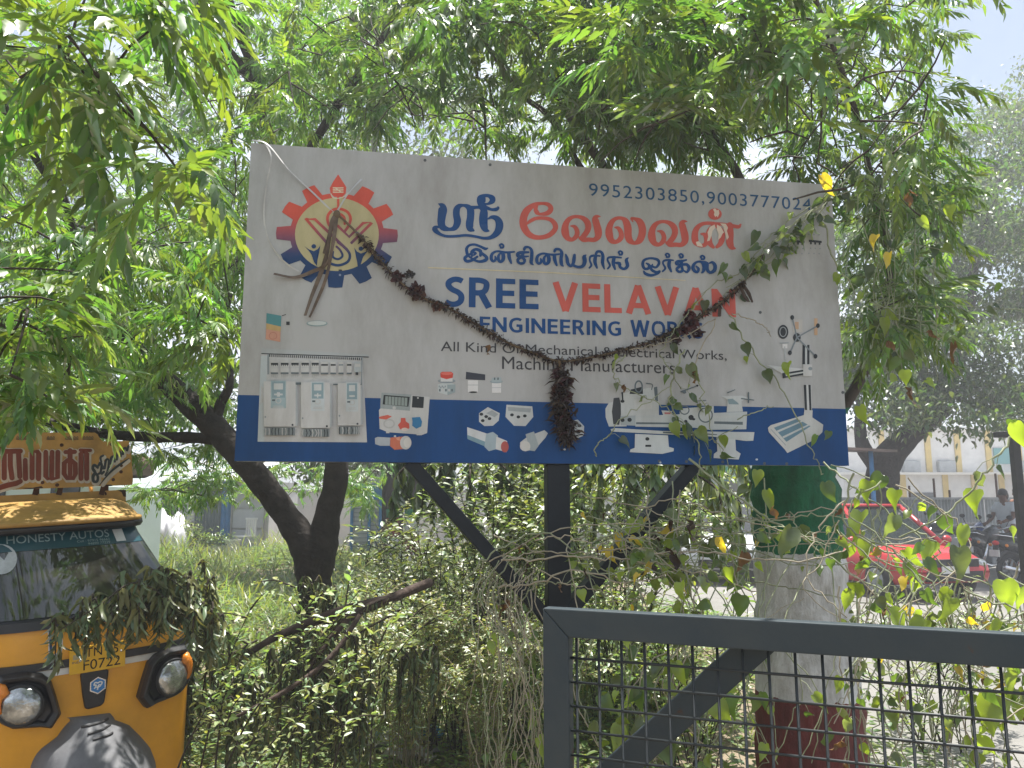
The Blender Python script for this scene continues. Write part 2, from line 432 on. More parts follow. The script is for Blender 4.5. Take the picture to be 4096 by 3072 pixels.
# --- blue band and printed lettering
PX = lambda u, v: S2(u, v)
p = Print(PX, sgw)
bl = [S2(*q) for q in ((954, 1580), (3378, 1636))]
band = MB(); band.cur = BLUE
bz0, bz1 = bl[0][1], bl[1][1]
Vb = []; n = 60
for i in range(n+1):
    s_ = SW*i/n
    for k in range(9):
        t_ = (bz0+(bz1-bz0)*i/n)*k/8; Vb.append(sg(s_, t_, .0017+wav(s_, t_)))
band.v = Vb; band.c = [BLUE]*len(Vb); band.f = [[i*9+k, (i+1)*9+k, (i+1)*9+k+1, i*9+k+1] for i in range(n) for k in range(8)]
band.build('printed_band', M_vinyl, SHEET, col=True, smooth=True, label='plain blue band along the foot of the sign')
print_text('9952303850,9003777024', 2356, 783, 3245, 843, 734, (.022, .09, .21), bold=.03, spacing=1.12)
# bold sans capitals: straight strokes (a) and curved strokes (c) in a unit cap height
BG = {'E': (.58, [('a', (.10, 0), (.10, 1)), ('a', (.19, .91), (.58, .91)), ('a', (.19, .51), (.55, .51)), ('a', (.19, .09), (.58, .09))]),
 'L': (.56, [('a', (.10, 0), (.10, 1)), ('a', (.19, .09), (.56, .09))]), 'I': (.20, [('a', (.10, 0), (.10, 1))]),
 'N': (.78, [('a', (.09, 0), (.09, 1)), ('a', (.69, 0), (.69, 1)), ('a', (.11, .93), (.67, .07))]),
 'V': (.82, [('a', (.10, 1), (.41, .0)), ('a', (.72, 1), (.41, .0))]), 'A': (.84, [('a', (.10, 0), (.42, 1)), ('a', (.74, 0), (.42, 1)), ('a', (.22, .29), (.62, .29))]),
 'W': (1.18, [('a', (.09, 1), (.32, 0)), ('a', (.58, 1), (.32, 0)), ('a', (.58, 1), (.84, 0)), ('a', (1.09, 1), (.84, 0))]),
 'K': (.72, [('a', (.10, 0), (.10, 1)), ('a', (.18, .46), (.60, 1)), ('a', (.26, .56), (.63, 0))]),
 'R': (.68, [('a', (.10, 0), (.10, 1)), ('c', (.12, .91), (.34, .91), (.50, .84), (.52, .70), (.46, .55), (.32, .49), (.12, .49)), ('a', (.36, .48), (.60, 0))]),
 'S': (.60, [('c', (.53, .86), (.42, .91), (.28, .91), (.14, .82), (.13, .69), (.24, .57), (.40, .49), (.50, .37), (.48, .19), (.34, .09), (.18, .09), (.04, .16))]),
 'O': (.84, [('c', (.42, .92), (.22, .86), (.10, .66), (.10, .36), (.22, .14), (.42, .08), (.62, .14), (.74, .36), (.74, .66), (.62, .86), (.42, .92))]),
 'G': (.80, [('c', (.68, .84), (.54, .91), (.38, .91), (.18, .80), (.10, .58), (.11, .36), (.24, .14), (.44, .08), (.60, .12), (.68, .17)), ('a', (.66, .10), (.66, .52)), ('a', (.42, .47), (.74, .47))])}
def block_word(word, uL, vB, uR, vBR, vT, color, wt=.20):
    tot = sum(BG[c_][0] for c_ in word)+.125*(len(word)-1); a_ = S2(uL, vB); b_ = S2(uR, vBR); h_ = S2(uL, vT)[1]-a_[1]; wd = b_[0]-a_[0]; sl_ = (b_[1]-a_[1])/wd; kx = wd/tot
    p = Print(lambda x, y: (a_[0]+x*kx, a_[1]+y*h_+x*kx*sl_), sgw, step=.00003); x0 = 0
    for c_ in word:
        for kind, *pts in BG[c_][1]:
            dg_ = kind == 'a' and pts[0][0] != pts[1][0] and pts[0][1] != pts[1][1]
            p.stroke([(x0+x, y, wt*(1.0 if dg_ else (.9 if kind == 'c' or pts[0][1] == pts[1][1] else 1.0))) for x, y in pts], color, sub=5 if kind == 'c' else 1, caps=False)
        x0 += BG[c_][0]+.125
    p.done('lettering', SHEET)
block_word('SREE', 1776, 1226, 2154, 1238, 1106, BLUE); block_word('VELAVAN', 2210, 1243, 2942, 1270, 1128, RED)
block_word('ENGINEERING', 1918, 1326, 2487, 1345, 1266, BLUE, .19); block_word('WORKS', 2522, 1346, 2813, 1356, 1280, BLUE, .19)
print_text('All Kind Of Mechanical & Electrical Works,', 1763, 1404, 2906, 1440, 1366, INK, bold=.012)
print_text('Machine Manufacturers', 2008, 1476, 2700, 1495, 1426, INK, bold=.012)
p = Print(PX, sgw); p.stroke([(1712, 1071, 4), (2200, 1091, 4), (2742, 1122, 3)], (.62, .55, .36), sub=1, caps=False); p.done('printed_rule', SHEET)

# --- the big two-word heading, brush-like strokes
t1 = lambda x, y: S2(1700+x*.31646, 760+y*.31646)
t2 = lambda x, y: S2(2300+x*.31646, 760+y*.31646)
p = Print(t1, sgw)
for st in (
 [(168,176,8),(215,200,70),(224,250,112),(212,330,104),(205,420,96),(232,478,84),(310,500,44),(378,478,72),(410,400,92),(396,320,86),(400,250,84),(432,207,62),(484,197,36),(540,215,66),(574,262,92),(574,350,92),(562,430,96),(572,490,86),(612,514,30)],
 [(590,230,56),(640,222,40),(700,226,46),(740,270,96),(736,370,108),(742,450,100),(768,505,70),(808,522,16)],
 [(742,222,84),(702,165,86),(710,112,104),(745,78,50),(800,76,44),(846,104,74),(848,142,72),(806,174,36),(766,178,22),(728,156,5)],
 [(735,112,60),(742,140,50)],
 [(775,226,46),(840,250,36),(896,248,46),(926,228,32),(915,212,8)],
 [(795,368,20),(846,346,46),(906,366,74),(940,430,96),(928,510,92),(882,570,72),(820,606,46),(740,612,36),(640,592,34),(520,576,34),(400,586,34),(280,588,34),(200,566,38),(142,525,60),(122,490,66),(160,472,34),(198,486,6)]):
    p.stroke(st, BLUE)
p.done('lettering', SHEET)
p = Print(t1, sgw)
for st in (
 [(1372,262,6),(1408,296,34),(1470,308,38),(1552,292,62),(1590,240,64),(1558,188,52),(1480,172,38),(1380,190,56),(1290,258,86),(1245,350,94),(1244,450,94),(1290,540,82),(1370,594,64),(1470,602,54),(1570,572,62),(1640,502,64),(1642,440,66),(1590,380,52),(1500,358,44),(1400,362,44),(1325,398,44),(1290,430,24)],
 [(1400,196,60),(1398,250,48),(1426,288,40)]):
    p.stroke(st, RED)
p.done('lettering', SHEET)
va = ([(1040,520,16),(1092,532,48),(1122,590,60),(1110,650,60),(1058,692,50),(1000,670,72),(970,600,98),(972,520,82),(1005,450,64),(1060,410,46),(1130,402,42),(1200,425,60),(1250,475,78),(1262,540,76),(1240,600,70),(1200,650,66),(1160,676,40)],
      [(1150,664,26),(1195,694,56),(1270,692,54),(1340,694,58),(1385,650,82),(1386,580,95),(1366,500,88),(1352,430,82),(1375,400,44),(1416,402,8)])
la = ([(500,474,16),(550,488,50),(582,550,60),(576,612,66),(520,656,52),(460,640,74),(430,560,96),(432,480,82),(465,405,64),(520,362,46),(590,360,46),(640,400,82),(665,480,96),(670,580,92),(692,640,82),(750,672,46),(812,640,82),(846,560,92),(846,470,92),(812,400,82),(756,368,42),(708,362,28),(730,402,14)],)
na = ([(1590,556,20),(1640,570,54),(1660,630,60),(1640,694,54),(1570,700,50),(1520,650,84),(1512,570,82),(1530,500,70),(1580,445,52),(1650,422,44),(1750,425,44)],
      [(1750,440,30),(1700,510,66),(1686,590,74),(1705,680,66),(1745,724,40)],
      [(1760,440,30),(1830,500,66),(1858,580,74),(1840,670,66),(1790,722,40)],
      [(1740,428,42),(1850,434,40),(1960,450,42),(2060,468,46),(2088,440,24)],
      [(1952,450,80),(1958,560,88),(1952,660,92),(1978,725,70),(2024,744,14)])
for strokes, dx, dy in ((va, -1096, -63), (la, 0, 0), (va, 0, 0), (na, 0, 0)):
    p = Print(t2, sgw)
    for st in strokes: p.stroke([(x+dx, y+dy, w_) for x, y, w_ in st], RED)
    if strokes is na:
        p.ell(1765, 308, 86, 73, RED)
        PE = (.72, .60, .50)
        for q in ([(1740,250),(1765,236),(1790,262),(1812,252),(1820,300),(1800,350),(1785,330),(1770,345),(1752,315),(1760,285)],
                  [(1700,470),(1760,440),(1772,478),(1735,520),(1722,580),(1700,640),(1665,652),(1680,590),(1672,540)],
                  [(1790,440),(1840,470),(1880,540),(1862,552),(1840,600),(1800,640),(1812,560),(1786,500)],
                  [(1525,660),(1560,650),(1600,690),(1612,722),(1540,712)], [(1830,425),(1900,430),(1930,480),(1915,520),(1940,600),(1915,635),(1895,560),(1870,470)]):
            p.poly(q, PE)
    p.done('lettering', SHEET)
# --- second line
def dot(x, y): return [(x-10, y+8, 22), (x-22, y-10, 26), (x, y-26, 22), (x+24, y-8, 26), (x+18, y+18, 26), (x-12, y+22, 20)]
na2 = [[(885,842,20),(892,880,36),(862,906,30),(836,872,42),(845,815,38),(890,782,28),(950,780,28),(986,822,48),(986,880,48),(952,912,34),(926,880,42),(930,830,34),(955,800,20)],
       [(950,783,28),(1040,792,28),(1126,784,22)], [(1058,800,44),(1064,860,46),(1088,926,26)]]
gl1 = [[(532,806,40),(524,745,38),(560,702,30),(630,692,30),(710,722,32),(762,746,36),(790,738,18)],
       [(592,840,26),(590,785,40),(640,752,36),(700,776,46),(700,830,36)], [(612,792,30),(642,802,30),(614,826,24)],
       [(580,806,26),(505,858,42),(524,902,40),(590,892,36),(660,846,30)], [(560,846,26),(620,886,30),(690,908,34),(766,888,46),(776,852,42),(720,806,36)]]
gl1 += na2+[dot(965, 712)]
gl1 += [[(1306,790,26),(1230,792,36),(1178,804,44),(1170,836,40),(1230,846,32),(1304,842,20)], [(1238,796,40),(1226,850,40)],
        [(1215,850,34),(1170,885,38),(1190,928,34),(1240,928,34),(1258,888,38),(1215,852,30)],
        [(1252,756,34),(1266,730,36),(1310,728,28),(1346,770,40),(1346,850,44),(1340,920,44),(1366,948,14)]]
gl1 += [[(x+574, y+30, w_) for x, y, w_ in s_] for s_ in na2]
gl1 += [[(1634,780,34),(1650,754,36),(1700,756,30),(1726,800,42),(1716,870,44),(1722,940,44),(1746,966,14)],
        [(1776,820,20),(1792,870,42),(1802,930,42),(1840,966,34),(1870,930,40),(1880,880,46),(1886,826,34)],
        [(1868,955,34),(1930,978,34),(1990,966,42),(2016,910,52),(2010,850,52),(2030,826,16)]]
p = Print(t1, sgw)
for st in gl1: p.stroke(st, BLUE, sub=3)
p.done('lettering', SHEET)
gl2 = [[(180,986,22),(206,950,28),(184,890,24),(196,842,30),(250,830,28),(312,836,22)], [(258,836,44),(250,910,46),(276,986,26)],
       [(264,806,34),(284,780,34),(330,786,34),(352,840,42),(346,920,44),(368,998,18)],
       [(412,996,22),(440,955,28),(410,890,24),(424,856,28),(500,850,26),(582,858,20)], [(492,856,44),(482,930,46),(504,1002,26)],
       [(500,922,22),(560,932,44),(566,975,36),(620,1000,34),(662,960,46),(646,890,42),(670,860,16)], dot(570, 800),
       [(900,928,20),(934,950,36),(926,992,36),(880,996,34),(855,950,40),(870,890,34),(950,864,28),(1040,882,36),(1060,930,36),(1020,980,30),(972,962,28),(980,940,14)],
       [(955,965,34),(968,1012,36),(1030,1042,34),(1072,1024,24),(1050,1056,24),(960,1080,36),(890,1060,38),(868,1030,22)],
       [(1106,1030,22),(1140,990,28),(1110,930,24),(1124,896,28),(1180,886,26),(1240,890,18)], [(1192,896,44),(1186,960,46),(1214,1032,26)], dot(1165, 830),
       [(1404,886,22),(1340,902,34),(1290,908,40),(1278,936,36),(1340,946,32),(1410,944,38),(1440,990,42),(1412,1040,30),(1378,1024,20)], [(1342,902,40),(1346,965,40)],
       [(1330,960,34),(1284,1000,38),(1310,1036,32),(1356,1022,36),(1346,970,32)], dot(1336, 836),
       [(1528,966,20),(1558,1000,36),(1540,1042,34),(1496,1012,44),(1490,960,42),(1530,916,30),(1590,910,30),(1626,960,48),(1622,1020,42),(1600,1048,22)],
       [(1605,912,26),(1660,930,46),(1666,1000,46),(1700,1046,36),(1756,1020,48),(1766,960,48),(1732,916,34),(1690,930,16)], dot(1606, 858)]
p = Print(t2, sgw)
for st in gl2[:7]: p.stroke(st, BLUE, sub=3)
p.done('lettering', SHEET)
p = Print(t2, sgw)
for st in gl2[7:]: p.stroke(st, BLUE, sub=3)
p.done('lettering', SHEET)

# --- cog wheel emblem
z1 = lambda x, y: S2(900+x*.5877, 550+y*.5877)
def lerp3(a, b, t): return tuple(a[i]+(b[i]-a[i])*t for i in range(3))
GR, GP, GB = (.62, .09, .055), (.20, .07, .12), (.010, .045, .14)
def grad(y):
    if y < 540: return GR
    if y < 690: return lerp3(GR, GP, (y-540)/150)
    if y < 800: return lerp3(GP, GB, (y-690)/110)
    return GB
p = Print(z1, sgw)
cx, cy_, AS = 762, 661, 1.14
def gp(r, a): return (cx+AS*r*math.sin(R(a)), cy_-r*math.cos(R(a)))
prof = []
for k in range(12):
    a = k*30+1.5
    if k == 0: prof += [(a+d, 281) for d in range(-15, 15, 3)]; continue
    prof += [(a-15, 281), (a-12, 281), (a-10.5, 281), (a-6.6, 362), (a, 364), (a+6.6, 362), (a+10.5, 281), (a+12, 281)]
n = len(prof); mbp = p.mb; b0 = len(mbp.v)
for a, r in prof:
    for rr in (246, (246+281)/2, r):
        x, y = gp(rr, a); mbp.cur = grad(y); mbp.add([p.at(x, y)], [])
for i in range(n):
    j = (i+1) % n
    for k in (0, 1): mbp.f.append([b0+i*3+k, b0+i*3+k+1, b0+j*3+k+1, b0+j*3+k])
p.ell(cx, cy_, 285, 249, (.50, .44, .24), n=48)
CRM = (.66, .60, .42)
p.poly([(735,412),(712,380),(706,345),(770,240),(834,340),(830,385),(806,412)], WHITE)
p.poly([(770,252),(805,306),(826,340),(822,382),(800,406),(745,406),(718,382),(713,345),(735,304)], GR)
for y in (344, 358, 373): p.stroke([(737, y, 8), (770, y+1, 7), (803, y, 8)], CRM, sub=1)
p.stroke([(752, 346, 6), (790, 372, 6)], CRM, sub=1)
p.stroke([(770, 404, 16), (771, 484, 16)], GR, sub=1)
p.stroke([(722, 385, 6), (735, 410, 7), (770, 416, 6), (815, 402, 7), (838, 378, 6)], CRM)
gs = lambda pts, w_=19: p.stroke([(x, y, w_) for x, y in pts], GR, sub=4, cf=grad)
gs([(745, 640), (705, 590), (700, 535), (735, 495), (785, 488), (835, 510), (855, 555), (840, 605), (815, 640)])
gs([(738, 585), (738, 540), (775, 520), (812, 545), (815, 590)], 16)
gl = lambda pts, w_=19: p.stroke([(x, y, w_) for x, y in pts], GR, sub=1, cf=grad)
gl([(690, 715), (548, 552), (612, 558), (720, 660), (830, 765)]); gl([(770, 605), (845, 678), (940, 585), (1000, 582), (862, 718)])
gs([(690, 715), (700, 770), (690, 800), (705, 850), (770, 872), (835, 848), (850, 800), (820, 755), (770, 715)], 18)
gs([(735, 780), (735, 815), (770, 830), (800, 808), (785, 770), (760, 745)], 15)
for fx in (0, 1):
    X = (lambda x: x) if not fx else (lambda x: 1530-x)
    dy = 16*fx
    p.ell(X(605), 743+dy, 16, 15, GB)
    p.poly([(X(x), y+dy) for x, y in ((540, 742), (572, 764), (605, 776), (632, 762), (650, 736), (640, 790), (630, 835), (626, 876), (606, 850), (590, 800), (568, 770))], GB)
p.ell(785, 905, 14, 5, (.03, .03, .03)); p.ell(783, 938, 8, 8, (.25, .3, .4))
p.done('emblem', SHEET, 'cog wheel emblem shading from red to blue around a yellow disc')

# --- printed product pictures
z3 = lambda x, y: S2(900+x*.6781, 1200+y*.6781)
z4 = lambda x, y: S2(2200+x*.5877, 1200+y*.5877)
G1, G2, G3, G4, DK = (.53, .53, .52), (.42, .445, .45), (.26, .30, .32), (.12, .15, .165), (.03, .035, .04)
p = Print(z3, sgw)
p.poly([(215, 285), (848, 322), (848, 338), (812, 340), (838, 840), (193, 836), (212, 560)], (.53, .535, .535))
p.poly([(215, 285), (848, 322), (848, 336), (215, 318)], G2); p.poly([(215, 314), (848, 334), (848, 340), (215, 320)], DK)
p.poly([(193, 836), (212, 330), (250, 330), (232, 836)], (.52, .58, .60)); p.poly([(250, 322), (262, 322), (262, 440), (250, 440)], G3)
for i in range(46): p.rect(262+i*12, 322+i*.45, 268+i*12, 336+i*.45, DK)
x = 270
for wd in (46, 50, 48, 48, 46):
    p.rect(x, 356, x+wd, 432, G1); p.rect(x+2, 372, x+wd-2, 384, DK)
    for k in range(4): p.rect(x+6+k*wd/4.4, 380, x+10+k*wd/4.4, 392, DK)
    p.rect(x, 400, x+wd, 403, G2); p.rect(x+1, 428, x+wd-2, 438, G4)
    for k in range(4): p.rect(x+5+k*11, 438, x+8+k*11, 456, G2)
    x += wd+12
for x, wd in ((566, 44), (622, 34), (670, 30), (718, 30)):
    p.rect(x, 366, x+wd, 440, G1); p.rect(x+2, 380, x+wd-2, 390, DK if x != 670 else G3); p.rect(x, 430, x+wd, 440, G4)
p.rect(762, 370, 804, 428, (.42, .46, .47)); p.rect(768, 378, 798, 396, G1); p.rect(770, 428, 786, 444, DK)
p.poly([(806, 338), (812, 338), (808, 498), (802, 498)], G3); p.rect(412, 488, 460, 502, G4); p.rect(638, 496, 806, 504, G4)
for x0, x1, yb, sx in ((230, 418, 748, 0), (450, 620, 756, 6), (666, 800, 742, 10)):
    yt = 500+sx
    p.poly([(x1, yt), (x1+10, yt+6), (x1+14, yb-10), (x1, yb)], (.40, .43, .45)); p.rect(x0, yt-18, x1, yb, (.57, .57, .565))
    a = x0+42 if sx == 0 else (x0+58 if sx == 6 else x0+48); b = a+90 if sx == 0 else (a+80 if sx == 6 else a+72)
    p.rect(a, yt-22, b, yt+140 if sx == 0 else yt+150, (.36, .46, .49) if sx == 0 else (.55, .6, .62)); p.rect(a+6, yt-16, b-6, yt+78, (.26, .36, .40))
    p.rect(a+18, yt-6, b-18, yt+30, (.58, .60, .60)); p.rect(a+36, yt+46, b-36, yt+72, (.58, .60, .60)); p.rect(a+20, yt+54, b-20, yt+64, (.58, .60, .60))
    p.ring((a+b)/2, yt+96, 15, 14, 5, G1); p.rect(a+8, yt+88, a+26, yt+98, G4); p.rect(a+16, yt+126, b-16, yt+130, G1); p.rect(a+12, yt+134, b-12, yt+138, G1)
    p.ell(x1-18, yb-10, 6, 6, DK); p.rect(x0+6, yb-62, x0+14, yb-52, G3)
    p.rect(x0+6, yb+6, x1-4, yb+52, (.20, .23, .24))
    for k in range(9): p.stroke([(x0+12+k*(x1-x0)/9.6, yb+8, 5), (x0+16+k*(x1-x0)/9.6+random.uniform(-8, 8), yb+30, 5), (x0+12+k*(x1-x0)/9.6, yb+52, 4)], random.choice((G1, G2, DK)), sub=2, caps=False)
p.done('printed_picture', SHEET, 'picture of an electrical cabinet with a row of breakers over three drive boxes')
p = Print(z3, sgw)
p.poly([(246, 78), (333, 94), (330, 158), (244, 138)], (.09, .27, .29)); p.poly([(244, 138), (330, 158), (328, 190), (243, 172)], (.55, .38, .16)); p.poly([(243, 172), (328, 188), (327, 248), (240, 232)], (.60, .31, .22))
p.ring(284, 212, 22, 20, 4, (.5, .2, .14)); p.stroke([(336, 94, 4), (360, 86, 4)], DK, sub=1); p.rect(362, 128, 382, 148, DK)
p.done('printed_picture', SHEET, 'picture of a small green, yellow and pink switch label')
p = Print(z3, sgw); p.ell(543, 139, 63, 18, (.25, .33, .34)); p.ell(543, 137, 55, 13, (.52, .56, .55))
p.done('printed_picture', SHEET, 'picture of a flat grey oval disc')
p = Print(z3, sgw)
p.poly([(920, 545), (1208, 572), (1192, 785), (1165, 795), (960, 780), (912, 760), (908, 650), (916, 640)], (.55, .55, .54))
p.poly([(922, 546), (1100, 558), (1090, 654), (916, 640)], (.32, .36, .36)); p.poly([(936, 560), (1090, 572), (1082, 630), (930, 616)], DK)
for i in range(7): p.poly([(946+i*19, 568+i*1.4), (962+i*19, 569+i*1.4), (960+i*19, 618+i*1.4), (944+i*19, 616+i*1.4)], (.28, .33, .31))
p.poly([(1106, 566), (1174, 572), (1170, 638), (1102, 634)], (.03, .035, .04)); p.ell(1138, 578, 5, 5, G1); p.ell(998, 637, 10, 9, G1)
p.poly([(908, 690), (960, 678), (985, 688), (950, 706), (910, 700)], (.60, .13, .09)); p.ring(968, 730, 30, 24, 8, (.45, .45, .44))
p.poly([(1038, 696), (1064, 696), (1066, 716), (1086, 730), (1088, 756), (1062, 772), (1032, 762), (1020, 738), (1036, 720)], (.60, .11, .08)); p.ell(1060, 764, 20, 10, (.7, .6, .55))
p.poly([(1102, 694), (1150, 690), (1162, 716), (1158, 746), (1128, 760), (1104, 742), (1106, 716)], (.04, .20, .40)); p.rect(950, 774, 970, 786, G1); p.rect(1130, 786, 1162, 798, G1)
p.done('printed_picture', SHEET, 'picture of a grey socket box with red and blue outlets')
p = Print(z3, sgw)
p.poly([(884, 815), (900, 808), (975, 812), (972, 860), (915, 860), (886, 850)], (.42, .46, .50)); p.poly([(975, 812), (1050, 806), (1060, 878), (1000, 884), (974, 862)], (.58, .17, .10))
p.ell(1066, 842, 34, 40, (.55, .55, .54)); p.ell(1076, 842, 22, 30, (.68, .66, .63)); p.poly([(1008, 812), (1030, 806), (1032, 830), (1014, 826)], (.70, .32, .22))
p.done('printed_picture', SHEET, 'picture of a red and grey round plug')
p = Print(z3, sgw)
p.poly([(1254, 500), (1310, 480), (1360, 500), (1358, 545), (1312, 562), (1256, 545)], (.50, .54, .54)); p.poly([(1310, 500), (1360, 498), (1358, 545), (1312, 562)], (.30, .36, .37))
for i in range(5): p.rect(1260+i*9, 505+6*(i % 2), 1267+i*9, 516+6*(i % 2), G3); p.rect(1262+i*18, 525, 1272+i*18, 540, G1 if i % 2 else G4)
p.ell(1307, 478, 52, 14, G3); p.rect(1272, 455, 1342, 482, (.60, .60, .59)); p.poly([(1270, 432), (1280, 424), (1334, 424), (1346, 434), (1342, 460), (1306, 468), (1272, 458)], (.56, .07, .045)); p.ell(1307, 434, 34, 9, (.70, .16, .12))
p.done('printed_picture', SHEET, 'picture of a red emergency stop button')
p = Print(z3, sgw)
p.poly([(1422, 424), (1535, 440), (1534, 474), (1420, 468)], (.045, .05, .065)); p.rect(1432, 474, 1492, 544, (.68, .67, .66)); p.rect(1432, 500, 1492, 504, G2); p.ell(1464, 544, 24, 5, DK)
p.rect(1574, 490, 1628, 548, (.68, .67, .66)); p.ell(1600, 482, 38, 10, (.28, .34, .36)); p.poly([(1574, 460), (1626, 456), (1632, 484), (1572, 484)], (.36, .43, .45)); p.rect(1586, 458, 1594, 472, G4); p.rect(1606, 458, 1614, 472, G4); p.rect(1574, 516, 1628, 519, G2)
p.done('printed_picture', SHEET, 'picture of a black selector knob and a push button')
for pts, dk, hol in (([(1498, 668), (1550, 632), (1620, 668), (1614, 712), (1580, 742), (1530, 744), (1498, 718)], [(1540, 668), (1575, 650), (1612, 674), (1590, 692)], [(1512, 674), (1540, 688), (1560, 700), (1520, 712)]),
                     ([(1660, 618), (1812, 628), (1818, 690), (1772, 744), (1704, 742), (1654, 690)], [(1666, 630), (1806, 640), (1800, 664), (1670, 654)], [(1692, 678), (1768, 684), (1730, 690)]),
                     ([(1964, 760), (2004, 722), (2080, 706), (2118, 745), (2114, 800), (2060, 826), (2000, 820), (1966, 790)], [(2040, 720), (2080, 710), (2110, 748), (2070, 752)], [(2090, 742), (2086, 780), (2000, 770)])):
    p = Print(z3, sgw); p.poly(pts, (.52, .54, .54)); p.poly(dk, (.33, .36, .37))
    for x, y in hol: p.ell(x, y, 11, 9, DK)
    mxx = sum(q[0] for q in pts)/len(pts); mxy = sum(q[1] for q in pts)/len(pts); p.ell(mxx+10, mxy+28, 15, 14, G1)
    p.done('printed_picture', SHEET, 'picture of a grey metal limit switch box')
p = Print(z3, sgw)
p.poly([(1428, 750), (1550, 790), (1556, 870), (1430, 818)], (.60, .62, .63)); p.poly([(1428, 795), (1540, 838), (1552, 872), (1430, 820)], (.20, .32, .38))
p.poly([(1540, 790), (1580, 778), (1610, 800), (1600, 880), (1556, 892), (1530, 866)], (.36, .44, .48)); p.poly([(1600, 806), (1664, 832), (1660, 898), (1596, 880)], (.62, .62, .61)); p.ell(1650, 866, 23, 33, (.42, .10, .085))
p.done('printed_picture', SHEET, 'picture of a long steel proximity sensor with a red tip')
p = Print(z3, sgw)
p.poly([(1740, 840), (1790, 802), (1884, 768), (1904, 786), (1890, 812), (1830, 880), (1770, 893), (1742, 876)], (.55, .57, .57)); p.poly([(1772, 792), (1822, 776), (1850, 860), (1826, 892), (1800, 888)], (.38, .43, .45)); p.ell(1770, 862, 31, 30, (.66, .65, .62))
p.done('printed_picture', SHEET, 'picture of a short steel proximity sensor')
# lathe
p = Print(z4, sgw); LW = (.52, .54, .53); LG = (.36, .40, .41)
p.poly([(376, 740), (400, 700), (440, 690), (520, 690), (520, 860), (400, 862), (378, 800)], LW)
p.poly([(432, 668), (470, 664), (488, 740), (470, 850), (430, 846), (420, 760)], (.05, .055, .06))
p.poly([(480, 640), (560, 620), (720, 590), (738, 640), (740, 790), (580, 800), (482, 780)], LW); p.poly([(570, 680), (690, 660), (694, 740), (574, 750)], (.56, .57, .56))
p.poly([(540, 640), (548, 610), (630, 590), (632, 640)], DK); p.ring(602, 590, 24, 38, 10, G4); p.poly([(705, 595), (728, 590), (735, 690), (715, 690)], G4)
p.stroke([(655, 568, 8), (695, 576, 6), (690, 610, 6)], G4); p.stroke([(490, 632, 12), (494, 690, 10)], DK); p.ell(492, 690, 14, 10, DK)
p.poly([(480, 790), (582, 786), (582, 856), (480, 852)], LG); p.ell(492, 818, 14, 13, DK); p.ell(540, 816, 15, 14, DK)
p.poly([(580, 790), (1340, 760), (1334, 880), (1080, 884), (980, 870), (580, 862)], (.50, .53, .53)); p.poly([(584, 800), (900, 806), (900, 822), (584, 820)], LW); p.poly([(584, 832), (900, 836), (900, 846), (584, 846)], G4); p.poly([(1090, 790), (1330, 786), (1330, 800), (1090, 806)], LW); p.poly([(1090, 826), (1310, 830), (1310, 850), (1090, 842)], G4)
p.poly([(756, 752), (830, 756), (824, 790), (772, 792)], LW); p.poly([(776, 764), (820, 766), (818, 778), (778, 778)], (.45, .16, .16))
p.poly([(880, 740), (1112, 722), (1116, 860), (884, 868)], LW); p.ring(914, 750, 30, 28, 8, G4); p.ring(1056, 784, 46, 48, 9, G4); p.ell(958, 800, 18, 18, DK); p.ell(922, 828, 12, 12, DK); p.ell(975, 812, 12, 8, DK)
p.stroke([(975, 690, 6), (1060, 684, 5)], G4); p.stroke([(890, 625, 10), (1000, 585, 6)], G4); p.ell(912, 628, 14, 10, G4); p.ell(1000, 584, 8, 7, DK)
p.poly([(1165, 655), (1310, 652), (1344, 668), (1300, 690), (1310, 760), (1200, 764), (1206, 680)], LW); p.poly([(1206, 676), (1240, 672), (1276, 700), (1284, 712), (1214, 710)], (.22, .30, .32))
p.stroke([(1206, 632, 8), (1256, 612, 5)], G4); p.stroke([(1348, 632, 10), (1348, 698, 10)], G4); p.stroke([(1300, 672, 8), (1384, 682, 7)], G4)
p.poly([(410, 880), (440, 872), (760, 892), (1388, 900), (1380, 958), (1330, 960), (1100, 930), (416, 896)], (.53, .55, .54)); p.poly([(766, 896), (1134, 908), (1134, 920), (766, 908)], G4)
p.poly([(576, 912), (800, 922), (806, 1000), (840, 1010), (838, 1030), (760, 1048), (540, 1036), (544, 1018), (574, 1006)], (.56, .59, .59)); p.ell(660, 946, 14, 12, DK); p.rect(646, 986, 686, 1000, DK)
p.poly([(1130, 936), (1258, 950), (1262, 1024), (1294, 1046), (1280, 1086), (1110, 1076), (1112, 1048), (1136, 1030)], (.58, .60, .60))
p.done('printed_picture', SHEET, 'picture of a pale grey metal-turning lathe')
p = Print(z4, sgw)
p.poly([(1714, 310), (1768, 310), (1766, 440), (1718, 440)], (.50, .52, .52)); p.rect(1716, 306, 1734, 438, DK); p.rect(1748, 306, 1764, 438, DK)
p.poly([(1722, 576), (1776, 578), (1782, 760), (1730, 758)], (.56, .57, .57)); p.poly([(1724, 578), (1742, 578), (1748, 750), (1732, 748)], DK); p.poly([(1756, 578), (1772, 578), (1778, 752), (1764, 752)], DK)
p.rect(1650, 134, 1716, 220, (.48, .46, .43)); p.rect(1664, 150, 1690, 200, (.50, .33, .22)); p.rect(1796, 126, 1818, 240, (.55, .36, .22))
p.ell(1584, 218, 36, 48, DK); p.ring(1584, 218, 22, 32, 6, (.3, .32, .33)); p.ell(1678, 256, 26, 30, DK)
for a, b in (((1678, 256), (1646, 120)), ((1678, 256), (1820, 176)), ((1678, 256), (1630, 360)), ((1678, 256), (1804, 384))):
    p.stroke([(*a, 9), (*b, 11)], (.20, .23, .25), sub=1); p.ell(*b, 13, 16, DK)
